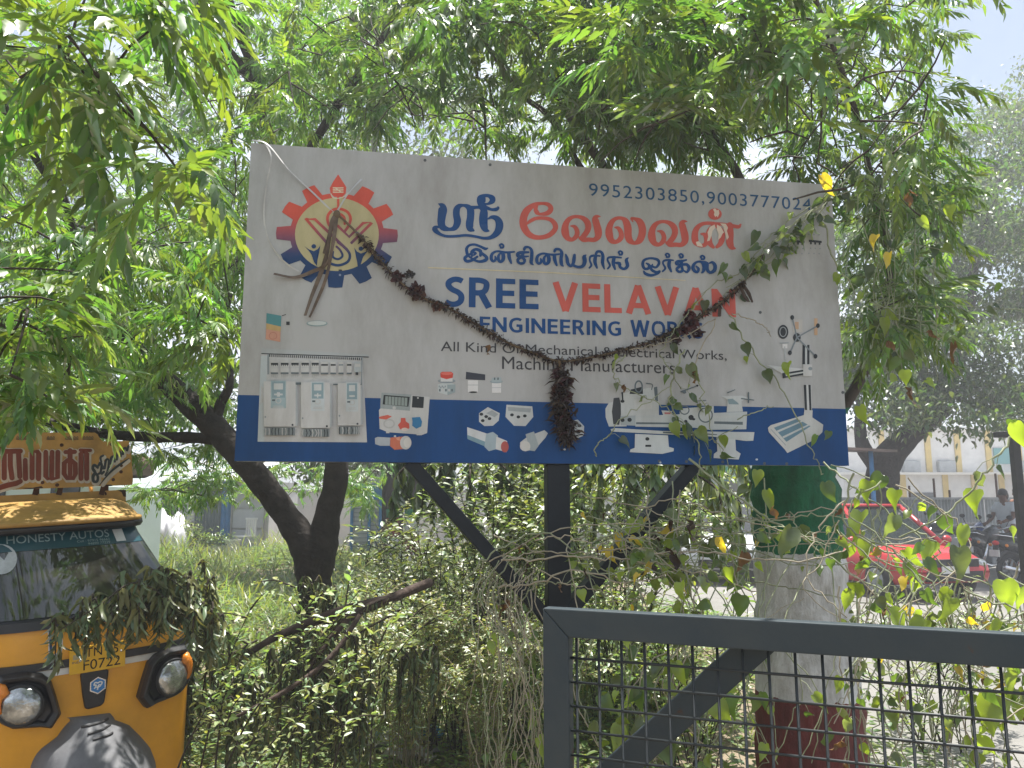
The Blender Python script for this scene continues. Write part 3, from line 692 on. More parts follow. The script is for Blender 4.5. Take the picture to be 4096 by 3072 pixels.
p.stroke([(1560, 295, 5), (1620, 292, 5)], G3, sub=1); p.rect(1578, 300, 1612, 330, (.64, .63, .62)); p.stroke([(1594, 320, 8), (1598, 408, 5)], G2, sub=1)
p.poly([(1470, 442), (1580, 456), (1740, 470), (1742, 508), (1590, 534), (1578, 502)], (.58, .59, .59)); p.poly([(1578, 498), (1740, 472), (1742, 508), (1582, 534)], DK); p.poly([(1600, 508), (1720, 488), (1720, 498), (1602, 520)], LW); p.rect(1720, 440, 1780, 520, (.55, .55, .54)); p.ell(1768, 468, 14, 12, G3)
p.poly([(1480, 870), (1500, 852), (1724, 784), (1728, 750), (1784, 752), (1782, 800), (1856, 850), (1850, 900), (1800, 950), (1612, 1042), (1596, 1020), (1486, 900)], (.55, .55, .53))
p.poly([(1520, 870), (1680, 808), (1770, 860), (1606, 966)], (.14, .24, .30)); p.poly([(1540, 890), (1716, 818), (1722, 826), (1548, 902)], LW); p.poly([(1578, 930), (1756, 846), (1762, 854), (1586, 942)], LW); p.stroke([(1500, 880, 4), (1602, 990, 4)], G3, sub=1)
p.done('printed_picture', SHEET, 'picture of a pillar drill with its handwheel and ribbed base')
p = Print(z2 := (lambda x, y: S2(1600+x*.859, 650+y*.859)), sgw)
for x in (1822, 1902):
    p.poly([(x, 360), (x+60, 366), (x+60, 376), (x, 371)], DK)
    for k in range(3): p.rect(x+6+k*20, 370+k, x+14+k*20, 382+k, DK)
    for k in range(3): p.ell(x+k*24, 336+k, 3, 3, G3); p.ell(x+8+k*22, 400+k, 3, 3, G3); p.ell(x+k*24, 424+k, 3, 3, G3)
p.done('printed_picture', SHEET, 'picture of two small black terminal blocks')
# rusty rivets and scuffs on the band
p = Print(PX, sgw)
for x, y in ((2636, 1845), (2745, 1846), (2890, 1848), (3057, 1854), (3146, 1855), (1700, 642), (1960, 660), (3370, 1570), (3040, 1250)): p.ell(x, y, 6, 6, (.10, .11, .12)); p.done('rivet_mark', SHEET); p = Print(PX, sgw)
for x, y in ((1580, 1745), (2258, 1798), (2640, 1850), (3026, 1838)): p.ell(x, y, 5, 4, (.55, .58, .62)); p.done('paint_fleck', SHEET); p = Print(PX, sgw)
# ================================================================== mesh gate in the foreground
GL = pix(2231, 2431, 1.80); GT = GL.z
r_ = ray(4096, 2508); dRg = (GT-CAMZ)/(r_.z/r_.y)-.07
GR_ = pix(4096, 2508, dRg)
GEX = Vector((GR_.x-GL.x, GR_.y-GL.y, 0)).normalized(); GN = Vector((GEX.y, -GEX.x, 0))
if GN.y > 0: GN = -GN
FT = .060; GWID = (GR_-GL).length+.75
G0 = Vector((GL.x, GL.y, 0))-GEX*(FT/2)
def gt(x, z, y=0.): return G0+GEX*x+Vector((0, 0, z))-GN*y        # y to the back
GATE = thing('mesh_gate', 'dark green steel gate with welded wire mesh in the right foreground', 'gate', gt(0, 0))
M_gate = mat('slate_green_steel', (.026, .040, .050), .5, noise=.3, nscale=7, col2=(.040, .052, .056), bump=.06, bscale=60, spec=.28)
wear(M_gate, .33, (.075, .04, .025))
def gbar(name, a, b, w_=FT, d_=.035):
    q = MB(); q.bar(a, b, w_, d_, up=GN); q.build(name, M_gate, GATE, bevel=.003)
def frame_piece(pts, name):
    q = MB(); q.prism([gt(x, z, -.0175) for x, z in pts], -GN*.035); q.build(name, M_gate, GATE, bevel=.0025)
e = .0006
frame_piece([(0, GT), (GWID, GT), (GWID-FT, GT-FT), (FT, GT-FT)], 'top_rail')
frame_piece([(0, GT-e), (FT-e, GT-FT-e), (FT-e, .16), (0, .10)], 'stile')
frame_piece([(GWID, GT-e), (GWID, .10), (GWID-FT+e, .16), (GWID-FT+e, GT-FT-e)], 'stile')
frame_piece([(0, .10-e), (FT, .16-e), (GWID-FT, .16-e), (GWID, .10-e)], 'bottom_rail')
for xx in (.0, GWID-FT):
    q = MB(); q.box(gt(xx+FT/2, .049), (FT*.9, .034, .098), Matrix((GEX, GN, Vector((0, 0, 1)))).transposed()); q.build('foot', M_gate, GATE)
a = hit(3010, 2600, gt(0, 0, .012), GN); b = hit(2440, 3110, gt(0, 0, .012), GN)
d = (b-a).normalized(); tt = min((.16-a.z)/d.z, (FT*.8-(a-G0).dot(GEX))/d.dot(GEX))
q = MB(); q.bar(a-d*.05+GN*-.034, a+d*tt+GN*-.034, .062, .03, up=GN); q.build('brace', M_gate, GATE, bevel=.003)
M_wire = mat('mesh_wire', (.020, .026, .028), .5, noise=.4, nscale=30)
pit = .0508; x = FT+.012; k = 0
vw = MB(); vw.tube([(0, 0, GT-FT+.004), (0, 0, .156)], .0031, 6)
M9 = Matrix((GEX, -GN, Vector((0, 0, 1)))).transposed().to_4x4()
me0 = None
while x < GWID-FT:
    if me0 is None:
        o = vw.build('wire', M_wire, GATE, world=False, smooth=True); me0 = o.data
    else: o = link('wire', me0, GATE)
    o.location = GEX*x-GN*.0035
    x += pit
z = GT-FT-.046; me1 = None
while z > .17:
    if me1 is None:
        q = MB(); q.tube([GEX*(FT-.003), GEX*(GWID-FT+.003)], .0031, 6); o = q.build('wire', M_wire, GATE, world=False, smooth=True); me1 = o.data
    else: o = link('wire', me1, GATE)
    o.location = Vector((0, 0, z))+GN*.0005
    z -= pit

# ================================================================== auto rickshaw
AZ, ROLL = R(51), R(3.0)
ex = Vector((math.sin(AZ), math.cos(AZ), 0)); AX = ex*math.cos(ROLL)+Vector((0, 0, 1))*math.sin(ROLL)
AZV = Vector((0, 0, 1))*math.cos(ROLL)-ex*math.sin(ROLL); AY = AZV.cross(AX)
AO = pix(388, 2627, 3.15)
def ak(x, y, z): return AO+AX*x+AY*y+AZV*z
def A2(u, v, y=0.):
    p = hit(u, v, ak(0, y, 0), AY)-AO; return p.dot(AX), p.dot(AZV)
GZ = -AO.z
base = Vector((AO.x+AY.x*.9, AO.y+AY.y*.9, 0))
AUTO = thing('auto_rickshaw', 'yellow auto rickshaw with black headlight surrounds and grey front mudguard', 'auto rickshaw', base)
M_yel = mat('yellow_paint', (.70, .325, .018), .36, noise=.22, nscale=5, bump=.03, bscale=12)
wear(M_yel, .30, (.22, .11, .03))
M_orr = mat('faded_yellow_paint', (.48, .27, .06), .55, noise=.45, nscale=7, bump=.08, bscale=30)
M_blk = mat('black_plastic', (.014, .014, .016), .42, noise=.3, nscale=12, bump=.05, bscale=80)
M_gry = mat('grey_plastic', (.15, .152, .16), .62, noise=.35, nscale=6, bump=.08, bscale=50)
M_rub = mat('tyre_rubber', (.016, .016, .017), .8, noise=.3, nscale=20)
M_rust = mat('rust', (.09, .035, .016), .9, noise=.6, nscale=25)
M_wht = mat('white_tape', (.66, .66, .64), .5, noise=.25, nscale=12)
def body_w(z):      # half width of the cabin at height z above the plate
    z0, w0 = -.95, .56
    pts = [(-.95, .34), (-.5, .385), (-.25, .395), (.05, .405), (.14, .405), (.52, .325), (.62, .32)]
    for (a, wa), (b, wb) in zip(pts, pts[1:]):
        if z <= b: return wa+(wb-wa)*max(0, (z-a))/(b-a)
    return pts[-1][1]
def body_y(z):      # how far the nose lies back at height z
    pts = [(-.95, .10), (-.5, .02), (-.05, 0.), (.10, .01), (.16, .025), (.52, .27), (.62, .29)]
    for (a, wa), (b, wb) in zip(pts, pts[1:]):
        if z <= b: return wa+(wb-wa)*max(0, (z-a))/(b-a)
    return pts[-1][1]
FD = .27
def cxz(z): return -.10*max(0., min(1., (z-.13)/.38))
def bsurf(a, z, inset=0.):
    """a in -1..1 across the rounded nose"""
    W = body_w(z)-inset; t = a*math.pi/2; s_, c_ = math.sin(t), math.cos(t)
    x = W*math.copysign(abs(s_)**.62, s_); y = FD*(1-max(c_, 0)**.62)
    return x+cxz(z), y+body_y(z)+inset
def by(x, z):
    W = body_w(z); q = min(.999, abs(x-cxz(z))/W)**(1/.62); c_ = math.sqrt(1-q*q); return FD*(1-c_**.62)+body_y(z)
def on(x, z, off=.002):
    h = .01; dydx = (by(x+h, z)-by(x-h, z))/(2*h); nrm = Vector((dydx, -1, 0)).normalized()
    return ak(x+nrm.x*off, by(x, z)+nrm.y*off, z)
ZB, ZW0, ZW1 = -.78, .135, .505
def shell(z0, z1, nz, inset, back):
    q = MB(); A = [math.sin(i/24*math.pi/2) if False else i/24 for i in range(-24, 25)]
    rows = []
    for j in range(nz+1):
        z = z0+(z1-z0)*j/nz; row = [bsurf(a, z, inset) for a in A]
        row = [(row[0][0], back)]+row+[(row[-1][0], back)]
        rows.append([ak(x_, y_, z) for x_, y_ in row])
    n = len(rows[0]); q.add([p_ for r0 in rows for p_ in r0], [(j*n+i, j*n+i+1, (j+1)*n+i+1, (j+1)*n+i) for j in range(nz) for i in range(n-1)])
    return q
BODY = shell(ZB, ZW0, 18, 0, .95).build('body', M_yel, AUTO, smooth=True)
shell(ZW0-.01, ZW1+.03, 10, .012, .42).build('windscreen_frame', M_blk, AUTO, smooth=True)
# glass lies proud of the dark frame
m_gl = bpy.data.materials.new('windscreen_glass'); m_gl.use_nodes = True; t = m_gl.node_tree; t.nodes.remove(t.nodes['Principled BSDF'])
gl_ = t.nodes.new('ShaderNodeBsdfGlossy'); gl_.inputs['Roughness'].default_value = .03; gl_.inputs[0].default_value = (.75, .8, .8, 1)
dfz = t.nodes.new('ShaderNodeBsdfDiffuse'); dfz.inputs[0].default_value = (.03, .028, .024, 1)
lw = t.nodes.new('ShaderNodeFresnel'); lw.inputs[0].default_value = 1.5
ma = t.nodes.new('ShaderNodeMath'); ma.operation = 'ADD'; ma.inputs[1].default_value = .04
mxs = t.nodes.new('ShaderNodeMixShader'); t.links.new(lw.outputs[0], ma.inputs[0]); t.links.new(ma.outputs[0], mxs.inputs[0]); t.links.new(dfz.outputs[0], mxs.inputs[1]); t.links.new(gl_.outputs[0], mxs.inputs[2]); t.links.new(mxs.outputs[0], t.nodes['Material Output'].inputs[0])
def glass_pt(i, j):
    z = ZW0+.035+(ZW1-.02-ZW0-.035)*j; W = body_w(z)*.905; x = (i*2-1)*W+cxz(z)
    return on(x, z, -.006)
q = MB(); q.grid(glass_pt, 28, 12); GLASS = q.build('windscreen', m_gl, AUTO, smooth=True)
q = MB()
def ban(i, j):
    z = ZW1-.088+.064*j; W = body_w(z)*.9; return on((i*2-1)*W+cxz(z), z, -.0035)
q.grid(ban, 28, 2); q.build('sun_strip', mat('teal_film', (.008, .06, .078), .3, noise=.2, nscale=5), GLASS, smooth=True)
def auto_text(body, x0, x1, z0, ch, col, parent, off, bold=0., name='lettering', sp=1., m=None, slope=0., shear=0.):
    r = text_mesh(body, bold, sp, shear); a = min(p.x for vs, _ in r for p in vs); b = max(p.x for vs, _ in r for p in vs)
    for word in by_word(r):
      q = MB(); q.cur = col; o = off
      for vs, fs in word:
        o += .00008; q.add([on(x0+(p.x-a)/(b-a)*(x1-x0), z0+p.y/cap_h()*ch+slope*(p.x-a)/(b-a)*(x1-x0), o) for p in vs], fs)
      q.build(name, m or PAINT, parent, col=True)
PALE = (.30, .38, .38)
zt = ZW1-.058
auto_text('HONESTY AUTOS', -.285, .085, zt, .030, PALE, GLASS, -.0022, bold=.012)
auto_text('Cell : 97915 96662', -.04, .085, zt-.014, .009, PALE, GLASS, -.0022)
auto_text('94890 77229', .0, .085, zt-.026, .009, PALE, GLASS, -.0022)
q = MB(); q.poly([on(x_, z_, -.0018) for x_, z_ in ((.10, zt+.028), (.142, zt+.028), (.152, zt-.022), (.112, zt-.022))]); q.build('sticker', M_wht, GLASS)
cxs, czs = A2(20, 2245, .08)
q = MB(); q.poly([on(cxs+.052*math.cos(k*math.pi/12), czs+.056*math.sin(k*math.pi/12), -.0030) for k in range(24)]); q.build('sticker', mat('frosted_sticker', (.42, .45, .46), .5, noise=.3, nscale=40), GLASS)
# lower windscreen rubber
def strip(pts, hw, off, name, m, parent=AUTO, n=40, thick=0.):
    """band on the nose along px polyline"""
    X = [A2(*p_) for p_ in pts]
    xs = np.interp(np.linspace(0, 1, n+1), np.linspace(0, 1, len(X)), [p_[0] for p_ in X]); zs = np.interp(np.linspace(0, 1, n+1), np.linspace(0, 1, len(X)), [p_[1] for p_ in X])
    q = MB()
    for i in range(n+1): q.add([on(xs[i], zs[i]-hw, .001), on(xs[i], zs[i]-hw, off), on(xs[i], zs[i]+hw, off), on(xs[i], zs[i]+hw, .001)], [])
    for i in range(n):
        for k in range(3): q.f.append([i*4+k, (i+1)*4+k, (i+1)*4+k+1, i*4+k+1])
    return q.build(name, m, parent, smooth=False)
def zline(z, xa=-.57, xb=.57, n=40): return z
def band_z(z0, z1, off, name, m, parent, xr=.392, n=60):
    q = MB()
    for i in range(n+1):
        x = -xr+2*xr*i/n; q.add([on(x, z0, .0005), on(x, z0, off), on(x, z1, off), on(x, z1, .0005)], [])
    for i in range(n):
        for k in range(3): q.f.append([i*4+k, (i+1)*4+k, (i+1)*4+k+1, i*4+k+1])
    return q.build(name, m, parent, smooth=False)
band_z(.128, .162, .014, 'windscreen_rubber', M_blk, AUTO)
_, zs1 = A2(150, 2672); _, zs2 = A2(150, 2705)
band_z(zs1-.014, zs1+.014, .010, 'rub_strip', M_blk, BODY); band_z(zs1-.040, zs1-.0165, .003, 'white_stripe', M_wht, BODY)
# number plate
pc = A2(388, 2627); yp = by(*pc)
def plate_pt(s_, t_, off): return ak(pc[0]+s_, yp-.020-off, pc[1]+t_)
PL = MB(); PL.prism([plate_pt(*c_, 0) for c_ in ((-.098, -.050), (.098, -.050), (.098, .050), (-.098, .050))], AY*.004)
PLATE = PL.build('number_plate', mat('plate_yellow', (.70, .40, .01), .4, noise=.15, nscale=20), AUTO, bevel=.004)
q = MB(); q.box(ak(pc[0], yp-.004, pc[1]), (.15, .026, .07), Matrix((AX, AY, AZV)).transposed()); q.build('plate_bracket', M_blk, AUTO)
def flat_text(body, place, x0, x1, z0, ch, col, parent, off, bold=0., m=None, name='lettering'):
    r = text_mesh(body, bold); a = min(p.x for vs, _ in r for p in vs); b = max(p.x for vs, _ in r for p in vs)
    for word in by_word(r):
      q = MB(); q.cur = col; o = off
      for vs, fs in word:
        o += .00005; q.add([place(x0+(p.x-a)/(b-a)*(x1-x0), z0+p.y/cap_h()*ch, o) for p in vs], fs)
      q.build(name, m or PAINT, parent, col=True)
INKP = (.02, .018, .015)
flat_text('TN 95', plate_pt, -.044, .072, .008, .033, INKP, PLATE, .0006, bold=.05)
flat_text('F0722', plate_pt, -.050, .080, -.040, .036, INKP, PLATE, .0006, bold=.05)
flat_text('IND', plate_pt, -.088, -.062, -.010, .008, (.05, .08, .2), PLATE, .0006)
q = MB(); q.cur = (.45, .40, .25); q.prism([plate_pt(x_, z_, .0006) for x_, z_ in ((-.086, .004), (-.066, .004), (-.066, .022), (-.086, .022))], -AY*.0003); q.build('hologram', PAINT, PLATE, col=True)
for x_, z_ in ((.082, .012), (-.062, -.002)):
    q = MB(); q.sphere(plate_pt(x_, z_, .001), .0045, 8, 6); q.build('screw', mat('steel', (.55, .55, .55), .3, metal=1), PLATE, smooth=True)
# badge below the plate
def zR2(x, y): return (x*.375, 2450+y*.375)
bad = [A2(*zR2(*c_)) for c_ in ((852, 660), (880, 622), (1120, 590), (1155, 612), (1140, 760), (1110, 960), (1075, 995), (945, 1030), (905, 1025), (880, 900))]
q = MB(); q.prism([ak(x_, by(x_, z_)-.014, z_) for x_, z_ in bad], AY*.03); BADGE = q.build('badge_panel', M_blk, AUTO, bevel=.006)
hc = A2(*zR2(1035, 770))
def hexa(r, off): return [ak(hc[0]+r*math.sin(k*math.pi/3), by(*hc)-.0145-off, hc[1]+r*1.02*math.cos(k*math.pi/3)) for k in range(6)]
q = MB(); q.prism(hexa(.032, .004), AY*.004); EMB = q.build('emblem', mat('chrome', (.6, .6, .62), .18, metal=1), AUTO)
q = MB(); q.prism(hexa(.027, .0052), AY*.001); q.build('emblem_field', mat('enamel_blue', (.02, .16, .42), .3), EMB)
p = Print(lambda x, y: (x, y), lambda s_, t_, o: ak(hc[0]+s_, by(*hc)-.0145-o, hc[1]+t_), base=.0056, step=.00008)
p.stroke([(-.013, -.010, .004), (-.006, .002, .005), (-.014, .004, .005), (-.010, .013, .005), (0, .010, .005), (.006, .013, .005), (.014, .010, .005), (.011, .001, .005), (.002, .001, .005), (-.002, -.016, .005)], (.7, .7, .7), caps=False)
p.stroke([(-.010, -.004, .004), (.002, -.006, .004), (.010, -.002, .004)], (.7, .7, .7), caps=False); p.done('emblem_mark', EMB, m=PAINT)
# headlights, mirrored about the badge line
m_lens = mat('headlight_glass', (.62, .64, .64), .12, metal=.75, noise=.5, nscale=18, col2=(.16, .17, .17), bump=.35, bscale=40)
m_amb = mat('amber_lens', (.75, .24, .02), .2, noise=.3, nscale=30, bump=.3, bscale=90)
hou = [A2(*zR2(*c_)) for c_ in ((1530, 700), (1580, 540), (1650, 465), (1780, 400), (1990, 375), (2050, 450), (2066, 580), (2040, 690), (1960, 810), (1870, 885), (1650, 945), (1560, 990), (1480, 885))]
lc = A2(*zR2(1832, 680)); rx_ = .0655
ind = [A2(*zR2(*c_)) for c_ in ((1955, 445), (2000, 418), (2045, 450), (2066, 540), (2055, 640), (2020, 705), (1978, 722), (1990, 640), (1970, 560), (1920, 520))]
x_c = hc[0]+.01
for side in (1, -1):
    def mx_(x_): return x_ if side == 1 else 2*x_c-x_
    def hs(x_, z_, off):     # keep the lamp pod on a plane turned outwards
        xx = abs(x_-x_c); y_ = .0+max(0, xx-.18)*.40
        return ak(mx_(x_), y_-off, z_)
    q = MB(); n = len(hou); cxh = sum(p_[0] for p_ in hou)/n; czh = sum(p_[1] for p_ in hou)/n
    lay = ((1.10, -.05), (1.06, .03), (.95, .058), (.80, .052), (.74, .036))
    for sc, off in lay: q.add([hs(cxh+(x_-cxh)*sc, czh+(z_-czh)*sc, off) for x_, z_ in hou], [])
    for k in range(len(lay)-1): q.f += [[k*n+i, k*n+(i+1) % n, (k+1)*n+(i+1) % n, (k+1)*n+i] for i in range(n)]
    q.f.append([(len(lay)-1)*n+i for i in range(n)])
    HL = q.build('headlight', M_blk, AUTO, smooth=False, bevel=.004)
    q = MB(); nn = 28; rings = ((1.0, .03), (1.02, .055), (.98, .064), (.8, .078), (.5, .088), (.2, .092))
    for sc, off in rings: q.add([hs(lc[0]+rx_*sc*math.cos(2*math.pi*j/nn), lc[1]+rx_*1.02*sc*math.sin(2*math.pi*j/nn), off) for j in range(nn)], [])
    for k in range(len(rings)-1): q.f += [[k*nn+i, k*nn+(i+1) % nn, (k+1)*nn+(i+1) % nn, (k+1)*nn+i] for i in range(nn)]
    q.f.append([(len(rings)-1)*nn+i for i in range(nn)]); q.build('lens', m_lens, HL, smooth=True)
    q = MB(); q.tube([hs(lc[0]+rx_*1.06*math.cos(2*math.pi*j/nn), lc[1]+rx_*1.08*math.sin(2*math.pi*j/nn), .058) for j in range(nn+1)], .005, 6); q.build('lens_rim', M_blk, HL, smooth=True)
    q = MB(); n2 = len(ind); ci = (sum(p_[0] for p_ in ind)/n2, sum(p_[1] for p_ in ind)/n2)
    for sc, off in ((1, .02), (1, .060), (.8, .074), (.4, .078)): q.add([hs(ci[0]+(x_-ci[0])*sc, ci[1]+(z_-ci[1])*sc, off) for x_, z_ in ind], [])
    for k in range(3): q.f += [[k*n2+i, k*n2+(i+1) % n2, (k+1)*n2+(i+1) % n2, (k+1)*n2+i] for i in range(n2)]
    q.f.append([3*n2+i for i in range(n2)]); q.build('indicator', m_amb, HL, smooth=True)
# mudguard over the front wheel
out = [A2(*zR2(*c_), -.06) for c_ in ((735, 1185), (980, 1112), (1235, 1050), (1290, 1080), (1330, 1195), (1455, 1215), (1590, 1360), (1690, 1490), (1745, 1650), (1770, 1900))]
outl = [A2(*zR2(*c_), -.06) for c_ in ((735, 1185), (690, 1225), (640, 1310), (590, 1390), (500, 1460), (415, 1530), (370, 1600), (345, 1660), (310, 1800), (290, 1900))]
def side_x(prof, z):
    zz = [p_[1] for p_ in prof][::-1]; xx = [p_[0] for p_ in prof][::-1]; return float(np.interp(z, zz, xx))
ztop = max(p_[1] for p_ in out)-.004; zlow = -.62
q = MB(); NZ, NXm = 26, 22
for j in range(NZ+1):
    z_ = ztop+(zlow-ztop)*j/NZ
    xr_ = side_x(out, z_); xl_ = side_x(outl, z_); tz = j/NZ
    for i in range(NXm+1):
        a = i/NXm; x_ = xl_+(xr_-xl_)*a; c_ = (a*2-1)
        crown = (1-abs(c_)**3.2); fw = .05+.30*min(1, tz*1.5)**.8
        ridge = .03*math.exp(-((c_-.02)/.40)**4)*(1 if tz > .08 else tz/.08)
        q.add([ak(x_, .06-fw*crown-ridge*.7, z_)], [])
q.f = [[j*(NXm+1)+i, j*(NXm+1)+i+1, (j+1)*(NXm+1)+i+1, (j+1)*(NXm+1)+i] for j in range(NZ) for i in range(NXm)]
FEN = q.build('front_mudguard', M_gry, AUTO, smooth=True)
for (x0, y0), (x1, y1) in (((900, 1252), (1200, 1180)), ((942, 1304), (1206, 1236)), ((984, 1350), (1206, 1290))):
    a, b = A2(*zR2(x0, y0), -.1), A2(*zR2(x1, y1), -.1); q = MB()
    pts = []
    for k in range(9):
        x_, z_ = a[0]+(b[0]-a[0])*k/8, a[1]+(b[1]-a[1])*k/8
        xr_, xl_ = side_x(out, z_), side_x(outl, z_); c_ = ((x_-xl_)/(xr_-xl_))*2-1; tz = (z_-ztop)/(zlow-ztop)
        fw = .05+.30*min(1, max(tz, 0)*1.5)**.8; y_ = .06-fw*(1-abs(c_)**3.2)-.021*math.exp(-((c_-.02)/.40)**4)*min(1, tz/.08)
        pts.append(ak(x_, y_-.0015, z_))
    q.tube(pts, .0055, 6, squash=.9); q.build('vent_slot', mat('slot_dark', (.02, .02, .022), .6), FEN)
WH = MB(); WH.torus(ak(.06, .22, GZ+.245), AX, .17, .062, 30, 12); WL = WH.build('wheel', M_rub, AUTO, smooth=True)
q = MB(); q.lathe([(.03, -.05), (.12, -.04), (.125, .04), (.03, .05)], ak(.06, .22, GZ+.245), AX, 18); q.build('rim', M_gry, WL)
for sx in (-1, 1):
    WH = MB(); WH.torus(ak(-.12+sx*.44, 2.05, GZ+.245+(-.0)), AX, .17, .062, 24, 10); WL = WH.build('wheel', M_rub, AUTO, smooth=True)
    q = MB(); q.lathe([(.03, -.05), (.12, -.04), (.125, .04), (.03, .05)], ak(-.12+sx*.44, 2.05, GZ+.245), AX, 18); q.build('rim', M_gry, WL)
# rear cab
q = MB(); q.box(ak(-.12, 1.70, -.33), (1.0, 1.36, .80), Matrix((AX, AY, AZV)).transposed()); q.build('rear_body', M_yel, AUTO, bevel=.05)
q = MB(); q.box(ak(-.14, 1.50, .28), (.78, 1.50, .40), Matrix((AX, AY, AZV)).transposed()); q.build('hood_cloth', mat('black_hood', (.02, .02, .022), .8, noise=.3, nscale=6, bump=.2, bscale=12), AUTO, bevel=.06)
# roof with its visor lip
def roof_pt(i, j):
    a = i*2-1; W = .335; x_ = -.105+W*math.copysign(abs(math.sin(a*math.pi/2))**.7, a)
    f = 1-max(0, math.cos(a*math.pi/2))**.55
    y_ = .19+f*.24+j*1.0*(1-.25*f); zz = ZW1+.020+.085*(math.sin(min(1, j*3.2)*math.pi/2))*(1-abs(a)**3*.7)
    return ak(x_, y_, zz)
q = MB(); q.grid(roof_pt, 36, 14); ROOF = q.build('roof', M_orr, AUTO, smooth=True)
q = MB(); q.tube([roof_pt(i/40, 0)-AY*.004-AZV*.004 for i in range(41)], .011, 8); q.build('visor_lip', M_orr, ROOF, smooth=True)
q = MB(); q.tube([roof_pt(i/40, 0)+AY*.022-AZV*.024 for i in range(41)], .021, 8); q.build('windscreen_seal', M_blk, AUTO, smooth=True)
# painted boards on the roof rack
yb = .56
def b2(u, v): return A2(u, v, yb)
zb1 = lambda x, y: b2(x*.27125, 1700+y*.27125)
low = [zb1(*c_) for c_ in ((-900, 1085), (1860, 955), (1875, 1345), (-900, 1480))]
q = MB(); q.prism([ak(x_, yb+.012, z_) for x_, z_ in low], AY*.004); LOWB = q.build('lower_board', M_orr, AUTO)
brd = [zb1(*c_) for c_ in ((-900, 150), (20, 118), (400, 108), (800, 112), (1400, 112), (1440, 140), (1480, 210), (1530, 245), (1900, 232), (1935, 420), (1962, 820), (1950, 884), (0, 962), (-900, 1000))]
q = MB(); q.prism([ak(x_, yb, z_) for x_, z_ in brd], AY*.004); BRD = q.build('name_board', M_orr, AUTO)
for u in (560, 910, 1540):
    a, b = zb1(u, 880), zb1(u-40, 1030); q = MB(); q.bar(ak(a[0], yb+.009, a[1]), ak(b[0], yb+.009, b[1]), .022, .005, up=AY); q.build('board_strap', M_rust, AUTO)
for x_ in (-.42, -.14, .14): q = MB(); q.bar(ak(x_, yb+.027, ZW1+.05), ak(x_, yb+.027, ZW1+.27), .02, .02, up=AY); q.build('rack_upright', M_rust, AUTO)
BRN = (.165, .045, .028); OUTL = (.52, .48, .42); GRYL = (.045, .055, .06)
P2 = lambda x, y: zb1(x, y)
pb = lambda s_, t_, o: ak(s_, yb-o, t_)
gs_ = [  # heavy block letters, stroke centre lines
 [(-330, 700, 78), (-330, 420, 78)], [(-330, 400, 70), (-180, 400, 70)], [(-190, 420, 78), (-190, 780, 78)], [(-90, 400, 78), (-90, 790, 78)],
 [(-30, 330, 80), (30, 340, 80), (60, 420, 78), (60, 600, 78), (60, 780, 78)], [(0, 385, 74), (130, 390, 74), (300, 385, 74)], [(150, 400, 78), (150, 600, 78), (175, 780, 78)], [(270, 400, 76), (280, 600, 78), (290, 760, 74)], [(370, 520, 70), (375, 790, 76)], [(300, 830, 70), (240, 860, 76), (120, 885, 80), (20, 915, 78), (-60, 950, 60)],
 [(470, 780, 74), (470, 400, 78), (560, 395, 72), (570, 420, 78), (565, 790, 78)],
 [(672, 400, 70), (672, 760, 74), (700, 790, 60), (760, 790, 70), (765, 400, 70)], [(850, 400, 72), (846, 780, 72), (760, 790, 64)],
 [(960, 400, 60), (1100, 395, 66)], [(1030, 380, 78), (1030, 760, 62)], [(990, 520, 60), (945, 560, 76), (942, 720, 76), (985, 785, 64), (1080, 785, 64), (1110, 720, 72), (1105, 570, 76), (1050, 520, 60)],
 [(1190, 790, 72), (1190, 420, 72), (1225, 385, 66), (1275, 420, 74), (1275, 790, 72)], [(1180, 370, 50), (1330, 375, 50)]]
p = Print(P2, pb, base=.0012, step=.00004)
for st in gs_: p.stroke([(x_+10, y_+14, w_+46) for x_, y_, w_ in st], OUTL, sub=1)
for st in gs_: p.stroke(st, BRN, sub=1)
p.done('lettering', BRD, 'big brown block letters edged in white', m=PAINT)
p = Print(P2, pb, base=.0012, step=.00006)
sm = [[(1440, 630, 36), (1390, 590, 40), (1365, 640, 46), (1400, 700, 46), (1370, 760, 50), (1380, 830, 46), (1430, 830, 40), (1440, 760, 40), (1400, 700, 36)],
      [(1450, 600, 36), (1480, 560, 40), (1520, 640, 36)], [(1500, 590, 34), (1480, 700, 36), (1450, 720, 30)], [(1530, 690, 34), (1500, 720, 34)],
      [(1490, 540, 30), (1480, 480, 34), (1520, 450, 30)], [(1540, 640, 34), (1560, 520, 36), (1600, 520, 30), (1590, 660, 34), (1550, 740, 26)],
      [(1620, 570, 34), (1640, 480, 36), (1680, 470, 34), (1690, 540, 34)], [(1720, 510, 34), (1730, 420, 36), (1770, 400, 34), (1780, 460, 32)], [(1810, 430, 34), (1815, 360, 34), (1850, 340, 34), (1870, 380, 30), (1890, 310, 30)]]
for st in sm+[[(1880, 505, 22), (1800, 560, 34), (1700, 640, 40), (1600, 730, 34), (1500, 860, 22)]]: p.stroke([(x_+16, y_+26, w_+34) for x_, y_, w_ in st], OUTL)
for st in sm+[[(1900, 490, 8), (1800, 560, 30), (1700, 630, 34), (1600, 720, 28), (1460, 890, 8)]]: p.stroke(st, GRYL)
p.done('lettering', BRD, 'small dark slanted lettering with an underline swash', m=PAINT)
p = Print(P2, pb, base=.0012, step=.00006)
for x0, n_ in ((10, 3), (240, 4), (690, 3), (960, 5), (1220, 4)):
    for k in range(n_):
        bx = x0+k*40; p.stroke([(bx, 215, 9), (bx+10, 180, 10), (bx+26, 172, 9), (bx+28, 195, 9), (bx+12, 212, 9), (bx+34, 214, 8)], (.10, .085, .06))
